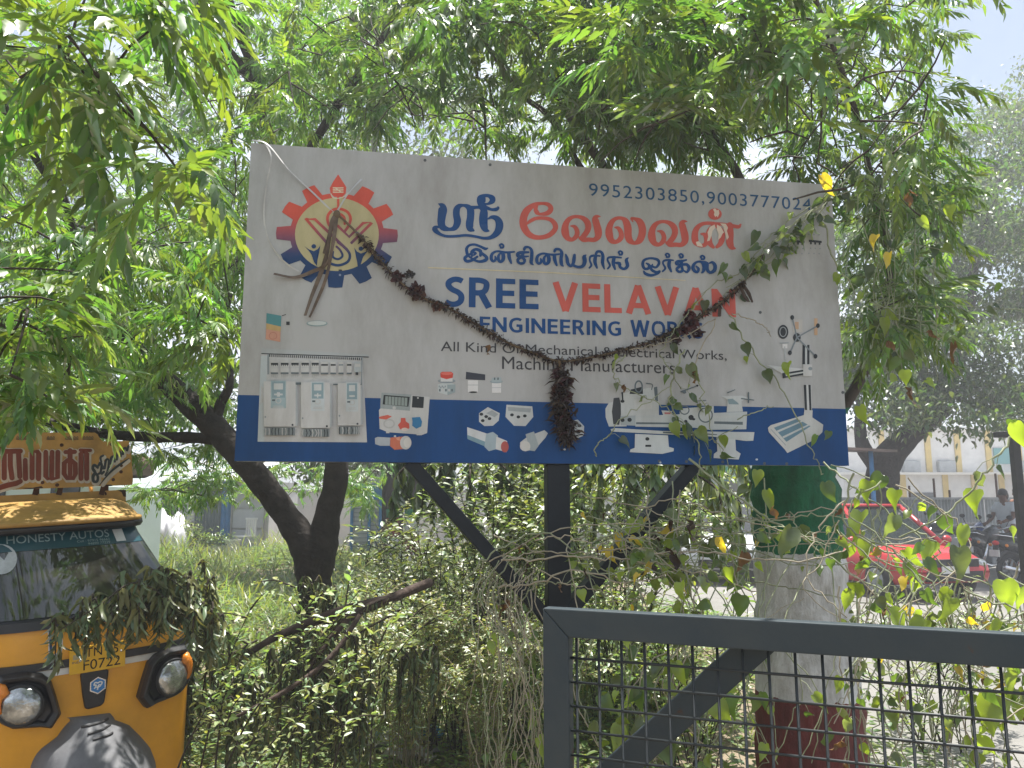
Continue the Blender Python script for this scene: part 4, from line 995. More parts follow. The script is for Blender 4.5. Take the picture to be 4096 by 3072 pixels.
p.done('lettering', BRD, 'faint small line of lettering along the top', m=PAINT)
for x_, y_ in ((625, 848), (843, 884), (908, 296), (1645, 285), (1670, 806), (1788, 600), (1785, 690)):
    q = MB(); c_ = zb1(x_, y_); q.lathe([(.008, 0), (.007, .003), (.003, .004)], ak(c_[0], yb, c_[1]), -AY, 10); q.build('bolt', M_rust, BRD, smooth=True)
p = Print(P2, lambda s_, t_, o: ak(s_, yb+.012-o, t_), base=.0008, step=.00006)
RU = (.05, .025, .015)
p.poly([(1740, 958), (1865, 956), (1868, 1060), (1830, 1055), (1800, 990)], RU); p.done('rust_patch', LOWB, m=PAINT); p = Print(P2, lambda s_, t_, o: ak(s_, yb+.012-o, t_), base=.0008, step=.00006)
p.poly([(1800, 1190), (1868, 1165), (1872, 1215), (1810, 1205)], RU); p.done('rust_patch', LOWB, m=PAINT); p = Print(P2, lambda s_, t_, o: ak(s_, yb+.012-o, t_), base=.0008, step=.00006)
p.poly([(1555, 985), (1575, 990), (1585, 1025), (1560, 1038), (1550, 1010)], RU)
p.done('rust_patch', LOWB, m=PAINT)
p = Print(P2, pb, base=.002, step=.00006)
p.poly([(1560, 880), (1640, 878), (1660, 900), (1545, 905)], RU); p.done('rust_patch', BRD, m=PAINT); p = Print(P2, pb, base=.002, step=.00006)
p.poly([(300, 930), (380, 925), (480, 925), (610, 900), (640, 930), (430, 946)], RU)
p.done('rust_patch', BRD, m=PAINT)
# wiper
q = MB(); a = A2(228, 2495, .05); b = A2(450, 2400, .1)
q.tube([on(a[0], a[1], .03), on((a[0]+b[0])/2, (a[1]+b[1])/2+.02, .02), on(b[0], b[1], .012)], .006, 6); q.sphere(on(a[0], a[1], .03), .022, 10, 8); q.build('wiper', M_blk, AUTO, smooth=True)
# tricolour sticker remains on the nose
p = Print(lambda x, y: A2(*zR2(x, y)), lambda s_, t_, o: on(s_, t_, o), base=.001, step=.0001)
for c_, pts in (((.6, .6, .58), [(530, 200, 30), (540, 330, 30), (545, 460, 40), (640, 440, 40), (660, 300, 30)]), ((.04, .07, .16), [(540, 205, 26), (545, 330, 26), (548, 430, 28)]), ((.04, .05, .10), [(640, 360, 24), (650, 440, 24)]), ((.5, .15, .1), [(920, 250, 40), (985, 250, 40)]), ((.6, .6, .6), [(1500, 260, 10), (1540, 215, 12)])):
    p.stroke(pts, c_, sub=2)
p.done('painted_mark', BODY, m=PAINT)
p = Print(lambda x, y: A2(*zR2(x, y)), lambda s_, t_, o: on(s_, t_, o), base=.001, step=.0001)
p.poly([(1290, 505), (1395, 485), (1395, 540), (1290, 560)], (.42, .17, .03)); p.done('tape_patch', BODY, m=PAINT)
# ================================================================== foliage kit
def leaflet(L, W, bend=.25, droop=.15, seg=4, fold=.25, ser=0., sick=.18):
    """lance-shaped blade along +x, hanging towards -z; spine + two edges. sick bends it sideways like a sickle"""
    n = seg; V = []; F = []
    for i in range(n+1):
        t = i/n; w = W*math.sin(math.pi*min(1, t**.75))**.9*.5 if 0 < i < n else 0
        x = L*t*(1-.12*bend*t); z = -L*(droop*t+bend*t*t*.5); y = L*sick*t*t
        if w == 0: V.append((x, y, z))
        else:
            s = ser*w*(1 if i % 2 else -1)
            V += [(x, y, z), (x-.1*w, y+w+s, z+w*fold), (x-.1*w, y-w-s, z+w*fold)]
    F.append((0, 1, 2)); F.append((0, 3, 1))
    for i in range(1, n-1):
        a, b = 1+3*(i-1), 1+3*i
        F += [(a, b, b+1), (a, b+1, a+1), (a, a+2, b+2), (a, b+2, b)]
    a = 1+3*(n-2); e_ = len(V)-1
    F += [(a, e_, a+1), (a, a+2, e_)]
    return np.array(V), np.array(F)
def rotm(ax, an): return np.array(Matrix.Rotation(an, 3, ax))
def frond(pairs=6, L=.26, ll=.075, seg=4, seed=0, ser=0., rw=.0013, wilt=0.):
    r = random.Random(seed); V = []; F = []; C = []; off = 0
    arch = r.uniform(.25, .6)+wilt*.8
    def rach(t): return np.array((L*t*(1-.25*arch*t*t), L*.05*math.sin(t*3+seed), -L*arch*t*t*.75))
    P = [rach(k/6) for k in range(7)]
    for a, b in zip(P, P[1:]):
        for nrm in (np.array((0, 1, 0)), np.array((0, 0, 1))):
            V += [a-nrm*rw, a+nrm*rw, b+nrm*rw*.8, b-nrm*rw*.8]; F += [(off, off+1, off+2), (off, off+2, off+3)]; off += 4; C += [(.75, 1.0, .8)]*4
    items = []
    for k in range(pairs):
        t = .22+.76*k/pairs
        for sd in (-1, 1):
            items.append((t+(.03 if sd > 0 else 0), sd, ll*(.72+.45*math.sin(math.pi*(.25+.65*k/pairs)))*r.uniform(.85, 1.12)))
    items.append((1., 0, ll*.95))
    for t, sd, l in items:
        v, f = leaflet(l, l*r.uniform(.25, .31), r.uniform(.15, .6)+wilt*.6, r.uniform(.1, .5)+wilt*.8, seg, r.uniform(.15, .5)+wilt*.5, ser, r.uniform(.08, .26)*(-sd if sd else .5))
        v = v @ rotm('X', r.uniform(-.35, .35)).T
        if sd: v = v @ rotm('Y', r.uniform(-.05, .45)+wilt*.5).T @ rotm('Z', sd*r.uniform(.75, 1.15)*(1-.45*t)).T
        else: v = v @ rotm('Y', arch*1.1).T
        v = v+rach(t); F += [tuple(x+off for x in q) for q in f]; V += list(v); off += len(v)
        s = r.uniform(.8, 1.2); C += [(s*r.uniform(.9, 1.15), s, s*r.uniform(.8, 1.1))]*len(v)
    return np.array(V), np.array(F), np.array(C)
FR_LOW = [frond(r_, seed=s_, seg=3, L=.28, ll=.064) for s_, r_ in enumerate((6, 7, 7, 8, 6, 7))]
FR_HI = [frond(r_, seed=20+s_, seg=7, ser=.13, L=.29, ll=.070) for s_, r_ in enumerate((5, 6, 7, 6, 5, 7))]
FR_WILT = [frond(r_, seed=40+s_, seg=3, wilt=.9) for s_, r_ in enumerate((5, 6, 6, 7))]

def place_many(temps, pos, yaw, pitch, scale, color, roll=None, pick=None):
    """numpy instancing baked into one mesh: returns V,F,C"""
    n = len(pos); pick = rng.integers(0, len(temps), n) if pick is None else pick
    roll = np.zeros(n) if roll is None else roll
    VV, FF, CC = [], [], []; base = 0
    for ti, (v, f, c) in enumerate(temps):
        idx = np.where(pick == ti)[0]
        if len(idx) == 0: continue
        cy_, sy, cp, sp, cr_, sr = (fn(a[idx]) for a in (yaw, pitch, roll) for fn in (np.cos, np.sin))
        o, z = np.ones(len(idx)), np.zeros(len(idx))
        Rz = np.stack([cy_, -sy, z, sy, cy_, z, z, z, o], -1).reshape(-1, 3, 3)
        Ry = np.stack([cp, z, -sp, z, o, z, sp, z, cp], -1).reshape(-1, 3, 3)       # +pitch lifts the tip
        Rx = np.stack([o, z, z, z, cr_, -sr, z, sr, cr_], -1).reshape(-1, 3, 3)
        M = Rz @ Ry @ Rx
        P = np.einsum('kij,nj->kni', M, v)*scale[idx][:, None, None]+pos[idx][:, None, :]
        VV.append(P.reshape(-1, 3)); nv = len(v)
        FF.append((f[None]+(np.arange(len(idx))*nv)[:, None, None]+base).reshape(-1, 3)); base += nv*len(idx)
        CC.append((c[None]*color[idx][:, None, :]).reshape(-1, 3))
    return np.concatenate(VV), np.concatenate(FF), np.concatenate(CC)
GREEN = np.array((.100, .178, .044))
def greens(n, base=GREEN, var=.28, hue=.22):
    s = 1+rng.uniform(-var, var, (n, 1)); h = rng.uniform(-hue, hue, n)
    c = base[None]*s; c[:, 0] *= 1+h*1.2; c[:, 2] *= 1-h
    return c

M_bark = mat('neem_bark', (.046, .036, .029), .95, noise=.55, nscale=9, bump=1.0, bscale=26)
M_twig = mat('twig_bark', (.05, .038, .024), .9, noise=.4, nscale=20)
def limb_mesh(limbs, n=14, wob=.035, seed=1):
    q = MB(); r = random.Random(seed)
    for pts, rs in limbs:
        S = smooth_path([(*p_, r_) for p_, r_ in zip(pts, rs)], 6)
        k0 = len(q.v); k = len(S)
        q.tube([Vector(s_[:3]) for s_ in S], [max(.002, s_[3]*(1+wob*math.sin(i*1.7+seed)+r.uniform(-wob, wob)*.6)) for i, s_ in enumerate(S)], n)
    return q
class Net:
    """twig network: every leaf cluster is joined to the nearest wood already there"""
    def __init__(s, limbs):
        N = []; 
        for pts, rs in limbs:
            S = smooth_path([(*p_, r_) for p_, r_ in zip(pts, rs)], 8); N += [x[:3] for x in S]
        s.N = np.array(N); s.tw = []
    def join(s, C):
        d0 = np.array([np.min(np.sum((s.N-c)**2, 1)) for c in C])
        for i in np.argsort(d0):
            c = C[i]; d = np.sum((s.N-c)**2, 1)+.25*np.maximum(0, c[2]-s.N[:, 2]+.0)*0; j = int(np.argmin(d)); a = s.N[j]; L = math.sqrt(d[j])
            if L < .03: continue
            m_ = (a+c)/2+rng.normal(0, .07*L, 3)+np.array((0, 0, .10*L)); k = max(3, min(7, int(L/.12)+2))
            t = np.linspace(0, 1, k)[:, None]; P = (1-t)**2*a+2*t*(1-t)*m_+t*t*c
            s.tw.append((P, L)); s.N = np.concatenate([s.N, P[1:]])
    def mesh(s, n=4):
        q = MB()
        for P, L in s.tw:
            r0 = min(.016, .0035+.006*L); q.tube([Vector(p_) for p_ in P], list(np.linspace(r0, .0022, len(P))), n, cap=False)
        return q
def in_vol(u0, u1, v0, v1, d0, d1, k):
    out = []
    for _ in range(k):
        d = random.uniform(d0, d1); out.append(tuple(pix(random.uniform(u0, u1), random.uniform(v0, v1), d)))
    return out
KEEP = [(70, 1770, 560, 1990, 3.6), (1003, 560, 3400, 1850, 3.4), (0, 1960, 760, 3072, 3.6), (2180, 2420, 4096, 3072, 2.2)]     # photo windows kept free of foreground leaves: u0 v0 u1 v1 depth
def to_px(P):
    x, y, z = P[:, 0], P[:, 1], P[:, 2]-CAMZ; d = y*CP+z*SP
    return 2048+FPX*x/d, 1536-FPX*(z*CP-y*SP)/d, y
def clear_view(P, extra=0.):
    u, v, d = to_px(P); ok = d > .55
    for u0, v0, u1, v1, dd in KEEP: ok &= ~((u > u0-extra) & (u < u1+extra) & (v > v0-extra) & (v < v1+extra) & (d < dd))
    return ok
GAPS = []
def sun_open(P):
    ok = np.ones(len(P), bool); d = np.array(SD)
    for g_, rad, t0 in GAPS:
        w_ = P-np.array(g_); t_ = w_ @ d; ok &= ~((t_ > t0) & (np.linalg.norm(w_-t_[:, None]*d, axis=1) < rad*rng.uniform(.75, 1.1, len(P))))
    return ok
for u, v, d_, rad, t0 in ((1080, 2750, 3.3, .5, .5), (1300, 2600, 3.3, .55, .5), (1900, 2050, 5.2, .9, 1.), (2300, 2050, 5.2, .8, 1.), (2600, 2100, 5.6, .8, 1.), (600, 1150, 3.4, .42, .5), (350, 1250, 3.2, .3, .5), (1900, 350, 3.4, .45, .8), (2300, 300, 3.6, .45, .8), (2900, 350, 2.6, .35, .6), (3600, 2150, 2.5, .45, 1.), (3900, 2300, 2.2, .4, 1.), (1550, 500, 4.0, .45, .8), (1150, 1000, 7.0, .4, .8), (900, 500, 2.0, .25, .4), (1700, 2300, 4.9, .7, .8), (3950, 2800, 2.1, .3, 1.)):
    GAPS.append((tuple(pix(u, v, d_)), rad, t0))
def neem(name, label, base, limbs, clusters, per=9, near_keep=150, base_col=GREEN, seed=3, trunk_mat=None, tips=None):
    T = thing(name, label, 'tree', base)
    limb_mesh(limbs, seed=seed).build('trunk', trunk_mat or M_bark, T, smooth=True)
    C = np.array(clusters); net = Net(limbs); net.join(C); net.mesh().build('twigs', M_twig, T, smooth=True, kind='stuff')
    k = len(C); pos = np.repeat(C, per, 0)+rng.normal(0, .03, (k*per, 3)); yaw = (np.tile(np.arange(per)*2*math.pi/per, k)+np.repeat(rng.uniform(0, 6.28, k), per)+rng.normal(0, .35, k*per))
    pitch = rng.uniform(-.7, .5, k*per); sc = rng.uniform(.62, 1.0, k*per); col = greens(k*per, base_col)*np.repeat(rng.uniform(.85, 1.15, k), per)[:, None]
    mid = pos+np.stack([np.cos(yaw)*np.cos(pitch), np.sin(yaw)*np.cos(pitch), np.sin(pitch)-.25], -1)*.16*sc[:, None]
    tip = pos+np.stack([np.cos(yaw)*np.cos(pitch), np.sin(yaw)*np.cos(pitch), np.sin(pitch)-.45], -1)*.29*sc[:, None]
    ok = clear_view(mid, 40) & clear_view(tip, 25) & clear_view(pos) & (np.linalg.norm(mid-np.array((0, 0, CAMZ)), axis=1) > .8) & sun_open(mid)
    pos, yaw, pitch, sc, col, mid = pos[ok], yaw[ok], pitch[ok], sc[ok], col[ok], mid[ok]
    u, v, d = to_px(mid); seen = (u > -150) & (u < 4250) & (v > -200) & (v < 3100)
    order = np.argsort(np.where(seen, d, 99)); near = order[:near_keep]; near = near[seen[near]]
    rest = np.setdiff1d(np.arange(len(pos)), near)
    V, F, Cc = place_many(FR_LOW, pos[rest], yaw[rest], pitch[rest], sc[rest], col[rest])
    np_mesh('crown', V, F, LEAF, T, col=Cc)['kind'] = 'stuff'
    inv = Vector(base)
    for i in near:
        o = link('leaf', random.choice(LEAF_ME), T); o.location = Vector(pos[i])-inv; o.rotation_euler = (random.uniform(-.3, .3), -pitch[i], yaw[i]); o.scale = (sc[i],)*3
    return T, len(pos)
LEAF_ME = []
for k, (v, f, c) in enumerate(FR_HI*2):
    g_ = greens(1, GREEN, .2)[0]; o = np_mesh('leaf', v, f, LEAF, None, col=c*g_); LEAF_ME.append(o.data); bpy.data.objects.remove(o)

# ------------------------------------------------------------------ the dark forked neem on the left
DA = 5.6
def L_(pts, rs, d=DA): return ([tuple(pix(u, v, dd)) for u, v, dd in [(p_ if len(p_) == 3 else (*p_, d)) for p_ in pts]], rs)
baseA = gnd(1235, 1994+1.6*FPX/DA)
fk = (1262, 2190)
limbsA = [([tuple(baseA-Vector((0, 0, .05)))]+[tuple(pix(u, v, DA)) for u, v in ((1240, 2640), (1262, 2400), (1250, 2270), fk)], [.22, .17, .155, .165, .17]),
  L_([(1256, 2330), (1225, 2190), (1150, 2070), (1040, 1920), (930, 1790), (830, 1680), (700, 1560), (560, 1420, 5.4), (380, 1180, 5.0), (250, 800, 4.6), (100, 300, 4.2)], [.14, .15, .125, .125, .125, .12, .11, .085, .06, .045, .03]),
  L_([(1262, 2330), (1290, 2190), (1310, 2060), (1345, 1900), (1335, 1600), (1240, 1250, 5.4), (1130, 850, 5.2), (1075, 560, 5.0), (1040, 380, 4.9), (1010, 250, 4.8), (930, 60, 4.6), (830, -250, 4.4)], [.14, .145, .125, .115, .11, .10, .09, .075, .065, .055, .05, .03]),
  L_([(900, 1760), (760, 1750), (600, 1748), (420, 1735, 5.3), (200, 1690, 4.9), (-150, 1600, 4.4)], [.06, .055, .05, .045, .04, .03]),
  L_([(860, 1700), (880, 1620), (920, 1520), (900, 1300, 5.8), (960, 1000, 6.0)], [.05, .05, .04, .03, .02]),
  L_([(1015, 330, 4.85), (900, 190, 4.6), (800, 60, 4.2), (700, -150, 3.7), (560, -380, 3.0), (300, -700, 2.2)], [.05, .045, .04, .035, .03, .025]),
  L_([(250, 800, 4.6), (60, 500, 3.6), (-100, 200, 2.8), (-150, -200, 2.0)], [.03, .028, .024, .02]),
  L_([(100, 1500, 4.7), (0, 1300, 3.4), (-150, 1000, 2.6), (-300, 700, 1.9)], [.03, .026, .022, .018]),
  L_([(1120, 800, 5.2), (1300, 500, 5.0), (1500, 200, 4.6), (1700, -150, 4.2)], [.05, .04, .03, .02]),
  L_([(1240, 1300, 5.4), (1000, 1100, 6.2), (700, 1000, 7.0), (300, 900, 7.6)], [.05, .045, .035, .02])]
limbsA = [(p_, [r_*.74 for r_ in rs_]) for p_, rs_ in limbsA]
clA = (in_vol(-900, 1000, -250, 900, 3.0, 7.5, 280)+in_vol(-900, 960, 850, 1640, 4.2, 8.0, 210)+in_vol(-700, 700, 1500, 1880, 4.6, 8.0, 60)+in_vol(620, 960, 1450, 1800, 5.9, 8.0, 22)
       +in_vol(150, 960, 920, 1420, 2.9, 4.2, 44)+in_vol(-400, 900, -350, 760, 1.4, 2.5, 22)+in_vol(-350, 330, 1080, 1640, 1.6, 2.4, 17)+in_vol(930, 1650, -200, 560, 3.4, 7.0, 120)+in_vol(900, 1800, 300, 1700, 6.4, 8.5, 40)+in_vol(-1000, 1800, -300, 1500, 7.2, 9.5, 170)+in_vol(960, 1560, 1840, 2040, 8., 11., 30)+in_vol(560, 960, 1820, 2010, 7., 10., 26))
TA, nA = neem('neem_tree', 'forked neem tree with a dark trunk standing behind the left end of the sign', baseA, limbsA, clA, near_keep=170, seed=3)

# ------------------------------------------------------------------ the neem with the painted trunk behind the sign
DB = 3.85
baseB = gnd(3250, 1994+1.6*FPX/DB)
def bandcol(z):
    return None
zg = pix(3190, 2205, DB).z; zr = pix(3200, 2765, DB).z
m_pt = bpy.data.materials.new('painted_trunk'); m_pt.use_nodes = True; t = m_pt.node_tree; bs = t.nodes['Principled BSDF']; bs.inputs['Roughness'].default_value = .75
tc = t.nodes.new('ShaderNodeTexCoord'); sx = t.nodes.new('ShaderNodeSeparateXYZ'); t.links.new(tc.outputs['Object'], sx.inputs[0])
nz1 = t.nodes.new('ShaderNodeTexNoise'); nz1.inputs['Scale'].default_value = 16; nz1.inputs['Detail'].default_value = 5; t.links.new(tc.outputs['Object'], nz1.inputs[0])
ad = t.nodes.new('ShaderNodeMath'); ad.operation = 'MULTIPLY_ADD'; ad.inputs[1].default_value = .05; t.links.new(nz1.outputs['Fac'], ad.inputs[0]); t.links.new(sx.outputs[2], ad.inputs[2])
def step(edge):
    g_ = t.nodes.new('ShaderNodeMath'); g_.operation = 'GREATER_THAN'; g_.inputs[1].default_value = edge+.025; t.links.new(ad.outputs[0], g_.inputs[0]); return g_
nz2 = t.nodes.new('ShaderNodeTexNoise'); nz2.inputs['Scale'].default_value = 9; nz2.inputs['Detail'].default_value = 8; nz2.inputs['Roughness'].default_value = .7
mp = t.nodes.new('ShaderNodeMapping'); mp.inputs['Scale'].default_value = (1.6, 1.6, .5); t.links.new(tc.outputs['Object'], mp.inputs[0]); t.links.new(mp.outputs[0], nz2.inputs[0])
def mixc(fac, a, b):
    x = t.nodes.new('ShaderNodeMixRGB'); t.links.new(fac.outputs[0], x.inputs[0])
    for k_, c_ in ((1, a), (2, b)):
        if isinstance(c_, tuple): x.inputs[k_].default_value = (*c_, 1)
        else: t.links.new(c_.outputs[0], x.inputs[k_])
    return x
c1 = mixc(step(zr), (.16, .032, .025), (.68, .68, .66)); c2 = mixc(step(zg), c1, (.008, .15, .062)); c3 = mixc(step(2.05), c2, (.07, .052, .04))
rp = t.nodes.new('ShaderNodeValToRGB'); rp.color_ramp.elements[0].position = .30; rp.color_ramp.elements[1].position = .62; rp.color_ramp.elements[0].color = (.42, .40, .36, 1)
t.links.new(nz2.outputs['Fac'], rp.inputs[0])
ml = t.nodes.new('ShaderNodeMixRGB'); ml.blend_type = 'MULTIPLY'; ml.inputs[0].default_value = 1; t.links.new(c3.outputs[0], ml.inputs[1]); t.links.new(rp.outputs[0], ml.inputs[2]); t.links.new(ml.outputs[0], bs.inputs['Base Color'])
bpn = t.nodes.new('ShaderNodeBump'); bpn.inputs['Strength'].default_value = .9; bpn.inputs['Distance'].default_value = .03; t.links.new(nz2.outputs['Fac'], bpn.inputs['Height']); t.links.new(bpn.outputs[0], bs.inputs['Normal'])
fkB = (3160, 1800)
limbsB = [([tuple(baseB-Vector((0, 0, .05)))]+[tuple(pix(u, v, DB)) for u, v in ((3245, 3050), (3232, 2780), (3215, 2500), (3195, 2200), (3190, 2050), (3170, 1900), fkB)], [.275, .252, .248, .225, .212, .212, .205, .17]),
  L_([(3180, 1900), (3020, 1600), (2800, 1250), (2560, 900), (2430, 690), (2280, 470), (2120, 240), (1960, 40, 3.6), (1850, -250, 3.3)], [.14, .11, .085, .065, .052, .044, .036, .03, .022], DB),
  L_([(2800, 1250), (2560, 1000, 3.8), (2330, 680, 3.7), (2200, 470, 3.6), (2090, 380, 3.5), (1960, 200, 3.4), (1870, 60, 3.3), (1830, -150, 3.2)], [.06, .045, .034, .03, .026, .024, .03, .022], DB),
  L_([(1920, 90, 3.35), (1900, 250, 3.5), (1935, 420, 3.6), (1945, 640, 3.7)], [.022, .018, .014, .008]),
  L_([(3180, 1880), (3150, 1500), (3050, 1100), (2960, 720), (2860, 560), (2840, 440), (2800, 100, 3.4), (2700, -300, 2.8)], [.12, .09, .07, .05, .042, .036, .03, .02], DB),
  L_([(3200, 1850), (3450, 1500), (3560, 1100), (3480, 700, 3.6), (3440, 500, 3.4), (3300, 100, 2.9), (3100, -350, 2.3), (2600, -900, 1.6)], [.085, .055, .038, .03, .026, .022, .02, .016], DB),
  L_([(2860, 560, 3.8), (2500, 300, 3.4), (2300, 60, 2.9), (2150, -300, 2.3)], [.03, .024, .02, .016])]
limbsB = limbsB[:1]+[(p_, [r_*.48 for r_ in rs_]) for p_, rs_ in limbsB[1:]]
clB = (in_vol(1450, 2750, -220, 545, 2.9, 5.4, 210)+in_vol(2350, 3350, -220, 670, 2.3, 4.8, 130)+in_vol(3150, 3780, 20, 800, 2.2, 4.4, 80)+in_vol(3420, 3760, 650, 1500, 3.2, 5.2, 34)
       +in_vol(3300, 3900, -300, 0, 2.2, 3.4, 16)+in_vol(2500, 2900, 250, 600, 3.0, 4.5, 24))
clB += [(random.uniform(-5, 5), random.uniform(-6, 1.5), random.uniform(3.2, 5.6)) for _ in range(280)]  # unseen leaf clusters added overhead and behind the camera to cut sky light
TB, nB = neem('neem_tree', 'neem tree with its trunk painted green, white and brick red behind the gate', baseB, limbsB, clB, near_keep=120, seed=8, trunk_mat=m_pt)

# ------------------------------------------------------------------ smaller leaved trees further off
def fine_leaf(n=5, w=.5):
    v, f = leaflet(1., w, .3, .2, 3, .3); return v, f, np.ones((len(v), 3))
FINE = [fine_leaf(w=.42), fine_leaf(w=.55)]
def blob_tree(name, label, base, trunk, crowns, nleaf, lsize, col, seed=1, group=None, tmat=None, limbs=None):
    T = thing(name, label, 'tree', base, group=group)
    limbs = limbs or []
    limb_mesh([trunk]+limbs, n=10, seed=seed).build('trunk', tmat or M_bark, T, smooth=True)
    r = np.random.default_rng(seed); cl = []; tot = sum(c_[1][0]*c_[1][1]*c_[1][2] for c_ in crowns)
    for c_, rad in crowns:
        k = max(8, int(150*rad[0]*rad[1]*rad[2]/tot)); d = r.normal(0, 1, (k, 3)); d /= np.linalg.norm(d, axis=1)[:, None]
        cl.append(np.array(c_)+d*np.array(rad)*r.uniform(.35, 1.0, (k, 1))**.6)
    cl = np.concatenate(cl); net = Net([trunk]+limbs); net.join(cl); net.mesh(3).build('twigs', M_twig, T, kind='stuff')
    i = r.integers(0, len(cl), nleaf); spread = .09*np.mean([np.mean(c_[1]) for c_ in crowns])+.12
    pos = cl[i]+r.normal(0, spread, (nleaf, 3))*np.array((1.25, 1.25, .7))
    V, F, C = place_many(FINE, pos, r.uniform(0, 6.28, nleaf), r.uniform(-1.1, .3, nleaf), lsize*r.uniform(.7, 1.3, nleaf), greens(nleaf, np.array(col))*np.repeat(1, nleaf)[:, None]*(r.uniform(.75, 1.25, len(cl))[i])[:, None], roll=r.uniform(-.6, .6, nleaf))
    np_mesh('crown', V, F, LEAF, T, col=C)['kind'] = 'stuff'
    return T
def P3(u, v, d): return tuple(pix(u, v, d))
GT_ = 'trees growing beyond the road and the lot'
b = gnd(3520, 1994+1.6*FPX/17)
blob_tree('rain_tree', 'broad leafy tree with a leaning dark trunk beyond the red car', b, ([tuple(b), P3(3525, 2000, 17), P3(3545, 1850, 17), P3(3640, 1740, 17), P3(3780, 1640, 17)], [.42, .36, .33, .25, .15]),
   [(P3(3700, 1380, 17), (2.6, 2.2, 1.5)), (P3(3900, 1050, 17.5), (2.4, 2.2, 1.9)), (P3(4050, 1500, 16), (2.0, 2, 1.2)), (P3(3560, 1100, 18), (2.2, 2, 1.8)), (P3(4150, 750, 18), (2.0, 2, 1.7)), (P3(3850, 1640, 15.5), (1.8, 1.6, .5)), (P3(3480, 1550, 17), (1.2, 1.4, 1.2)), (P3(3950, 620, 19), (1.3, 1.3, 1.2))], 46000, .13, (.06, .105, .03), 5, GT_,
   limbs=[([P3(3535, 1900, 17), P3(3450, 1780, 17), P3(3440, 1600, 17)], [.2, .15, .08]), ([P3(3700, 1700, 17), P3(3850, 1400, 17), P3(3900, 1050, 17.5), P3(4000, 700, 18)], [.18, .14, .10, .04])])
b = gnd(4300, 1994+1.6*FPX/24)
blob_tree('tall_tree', 'tall pale green tree at the far right edge against the sky', b, ([tuple(b), P3(4290, 1700, 24), P3(4150, 1000, 24), P3(4080, 480, 24)], [.35, .3, .2, .06]),
   [(P3(4060, 560, 24), (1.6, 1.6, 1.9)), (P3(4180, 900, 24), (2.4, 2, 2.0)), (P3(4330, 1300, 24), (2.6, 2, 2.0)), (P3(4250, 330, 24), (1.2, 1.2, 1.2))], 24000, .15, (.07, .11, .04), 6, GT_)
for k, (u, d, crs, c_, lab) in enumerate((
   (300, 15, [((100, 1400), (2.6, 2, 1.9)), ((600, 1300), (2.2, 2, 2.0)), ((-300, 900), (2.6, 2, 2.4)), ((500, 700), (2.6, 2, 2.2)), ((900, 1600), (1.4, 1.4, .9))], (.05, .095, .022), 'dark leafy tree beyond the rickshaw, seen through the neem leaves'),
   (1560, 16, [((1500, 1750), (1.6, 1.5, .8)), ((1250, 1780), (1.2, 1.3, .7)), ((1700, 1300), (2.4, 2, 2)), ((1150, 1000), (2.4, 2, 2.2)), ((1500, 400), (2.8, 2.4, 2.4))], (.07, .115, .025), 'leafy tree in front of the blue kiosk'),
   (2500, 22, [((2400, 900), (3.6, 3, 3)), ((2000, 300), (3, 3, 2.6)), ((2900, 500), (2.6, 2.6, 2.2)), ((2700, 1500), (3, 3, 2))], (.085, .14, .03), 'large tree standing across the lot behind the middle of the sign'))):
    b = gnd(u, 1994+1.6*FPX/d)
    blob_tree('shade_tree', lab, b, ([tuple(b), P3(u+10, 1950, d), P3(u-30, 1700, d), P3(*crs[0][0], d), P3(*crs[-1][0], d)], [.26, .22, .2, .14, .05]), [(P3(*p_, d+random.uniform(-1, 1)), r_) for p_, r_ in crs], 20000, .13, c_, 10+k, GT_)

# ------------------------------------------------------------------ shrubs: stems with leaves in pairs
ELL = []
for k in range(3):
    v, f = leaflet(1., .36+.06*k, .25, .05, 4, .35, 0, .05*(k-1)); ELL.append((v, f, np.ones((len(v), 3))))
WILT = []
for k in range(3):
    v, f = leaflet(1., .24+.05*k, .9, .3, 4, .8, .25, .3*(k-1)); WILT.append((v, f, np.ones((len(v), 3))))
def frame_dir(t):
    return math.atan2(t[1], t[0])
def shrub(name, label, base, stems, leaf, col, gap=.035, temps=ELL, mat_=None, group=None, cat='shrub', droop=0., stem_r=.004, side=3, var=.25, stem_mat=None, keep=True):
    """stems: list of polylines (world). leaves in pairs all along"""
    T = thing(name, label, cat, base, group=group); q = MB(); pos = []; yaw = []; pit = []; sc = []
    for st in stems:
        S = smooth_path(st, 5); n = len(S); L = sum(np.linalg.norm(S[i+1]-S[i]) for i in range(n-1))
        q.tube([Vector(p_) for p_ in S], list(np.linspace(stem_r, stem_r*.35, n)), 4, cap=False)
        k = max(4, int(L/gap)); tt = np.linspace(.12, 1, k)*(n-1)
        for j, x in enumerate(tt):
            i = min(int(x), n-2); p_ = S[i]+(S[i+1]-S[i])*(x-i); d = S[i+1]-S[i]; d = d/(np.linalg.norm(d)+1e-9); a0 = math.atan2(d[1], d[0]); el = math.asin(max(-1, min(1, d[2])))
            for sgn in (-1, 1):
                pos.append(p_+rng.normal(0, .004, 3)); yaw.append(a0+sgn*rng.uniform(.5, 1.3)+(math.pi/2*(j % 2) if el > .8 else 0)+rng.normal(0, .3)); pit.append(el*.45+rng.uniform(-.5, .45)-droop*rng.uniform(.6, 1.3)); sc.append(leaf*rng.uniform(.65, 1.25)*(1 if x < n*.85 else .75))
    q.build('stems', stem_mat or M_twig, T, smooth=True, kind='stuff')
    n = len(pos); pos = np.array(pos); ok = clear_view(pos, 10) if keep else np.ones(n, bool)
    V, F, C = place_many(temps, pos[ok], np.array(yaw)[ok], np.array(pit)[ok], np.array(sc)[ok], greens(n, np.array(col), var)[ok], roll=rng.normal(0, .4, n)[ok])
    np_mesh('foliage', V, F, mat_ or LEAFB, T, col=C)['kind'] = 'stuff'
    return T
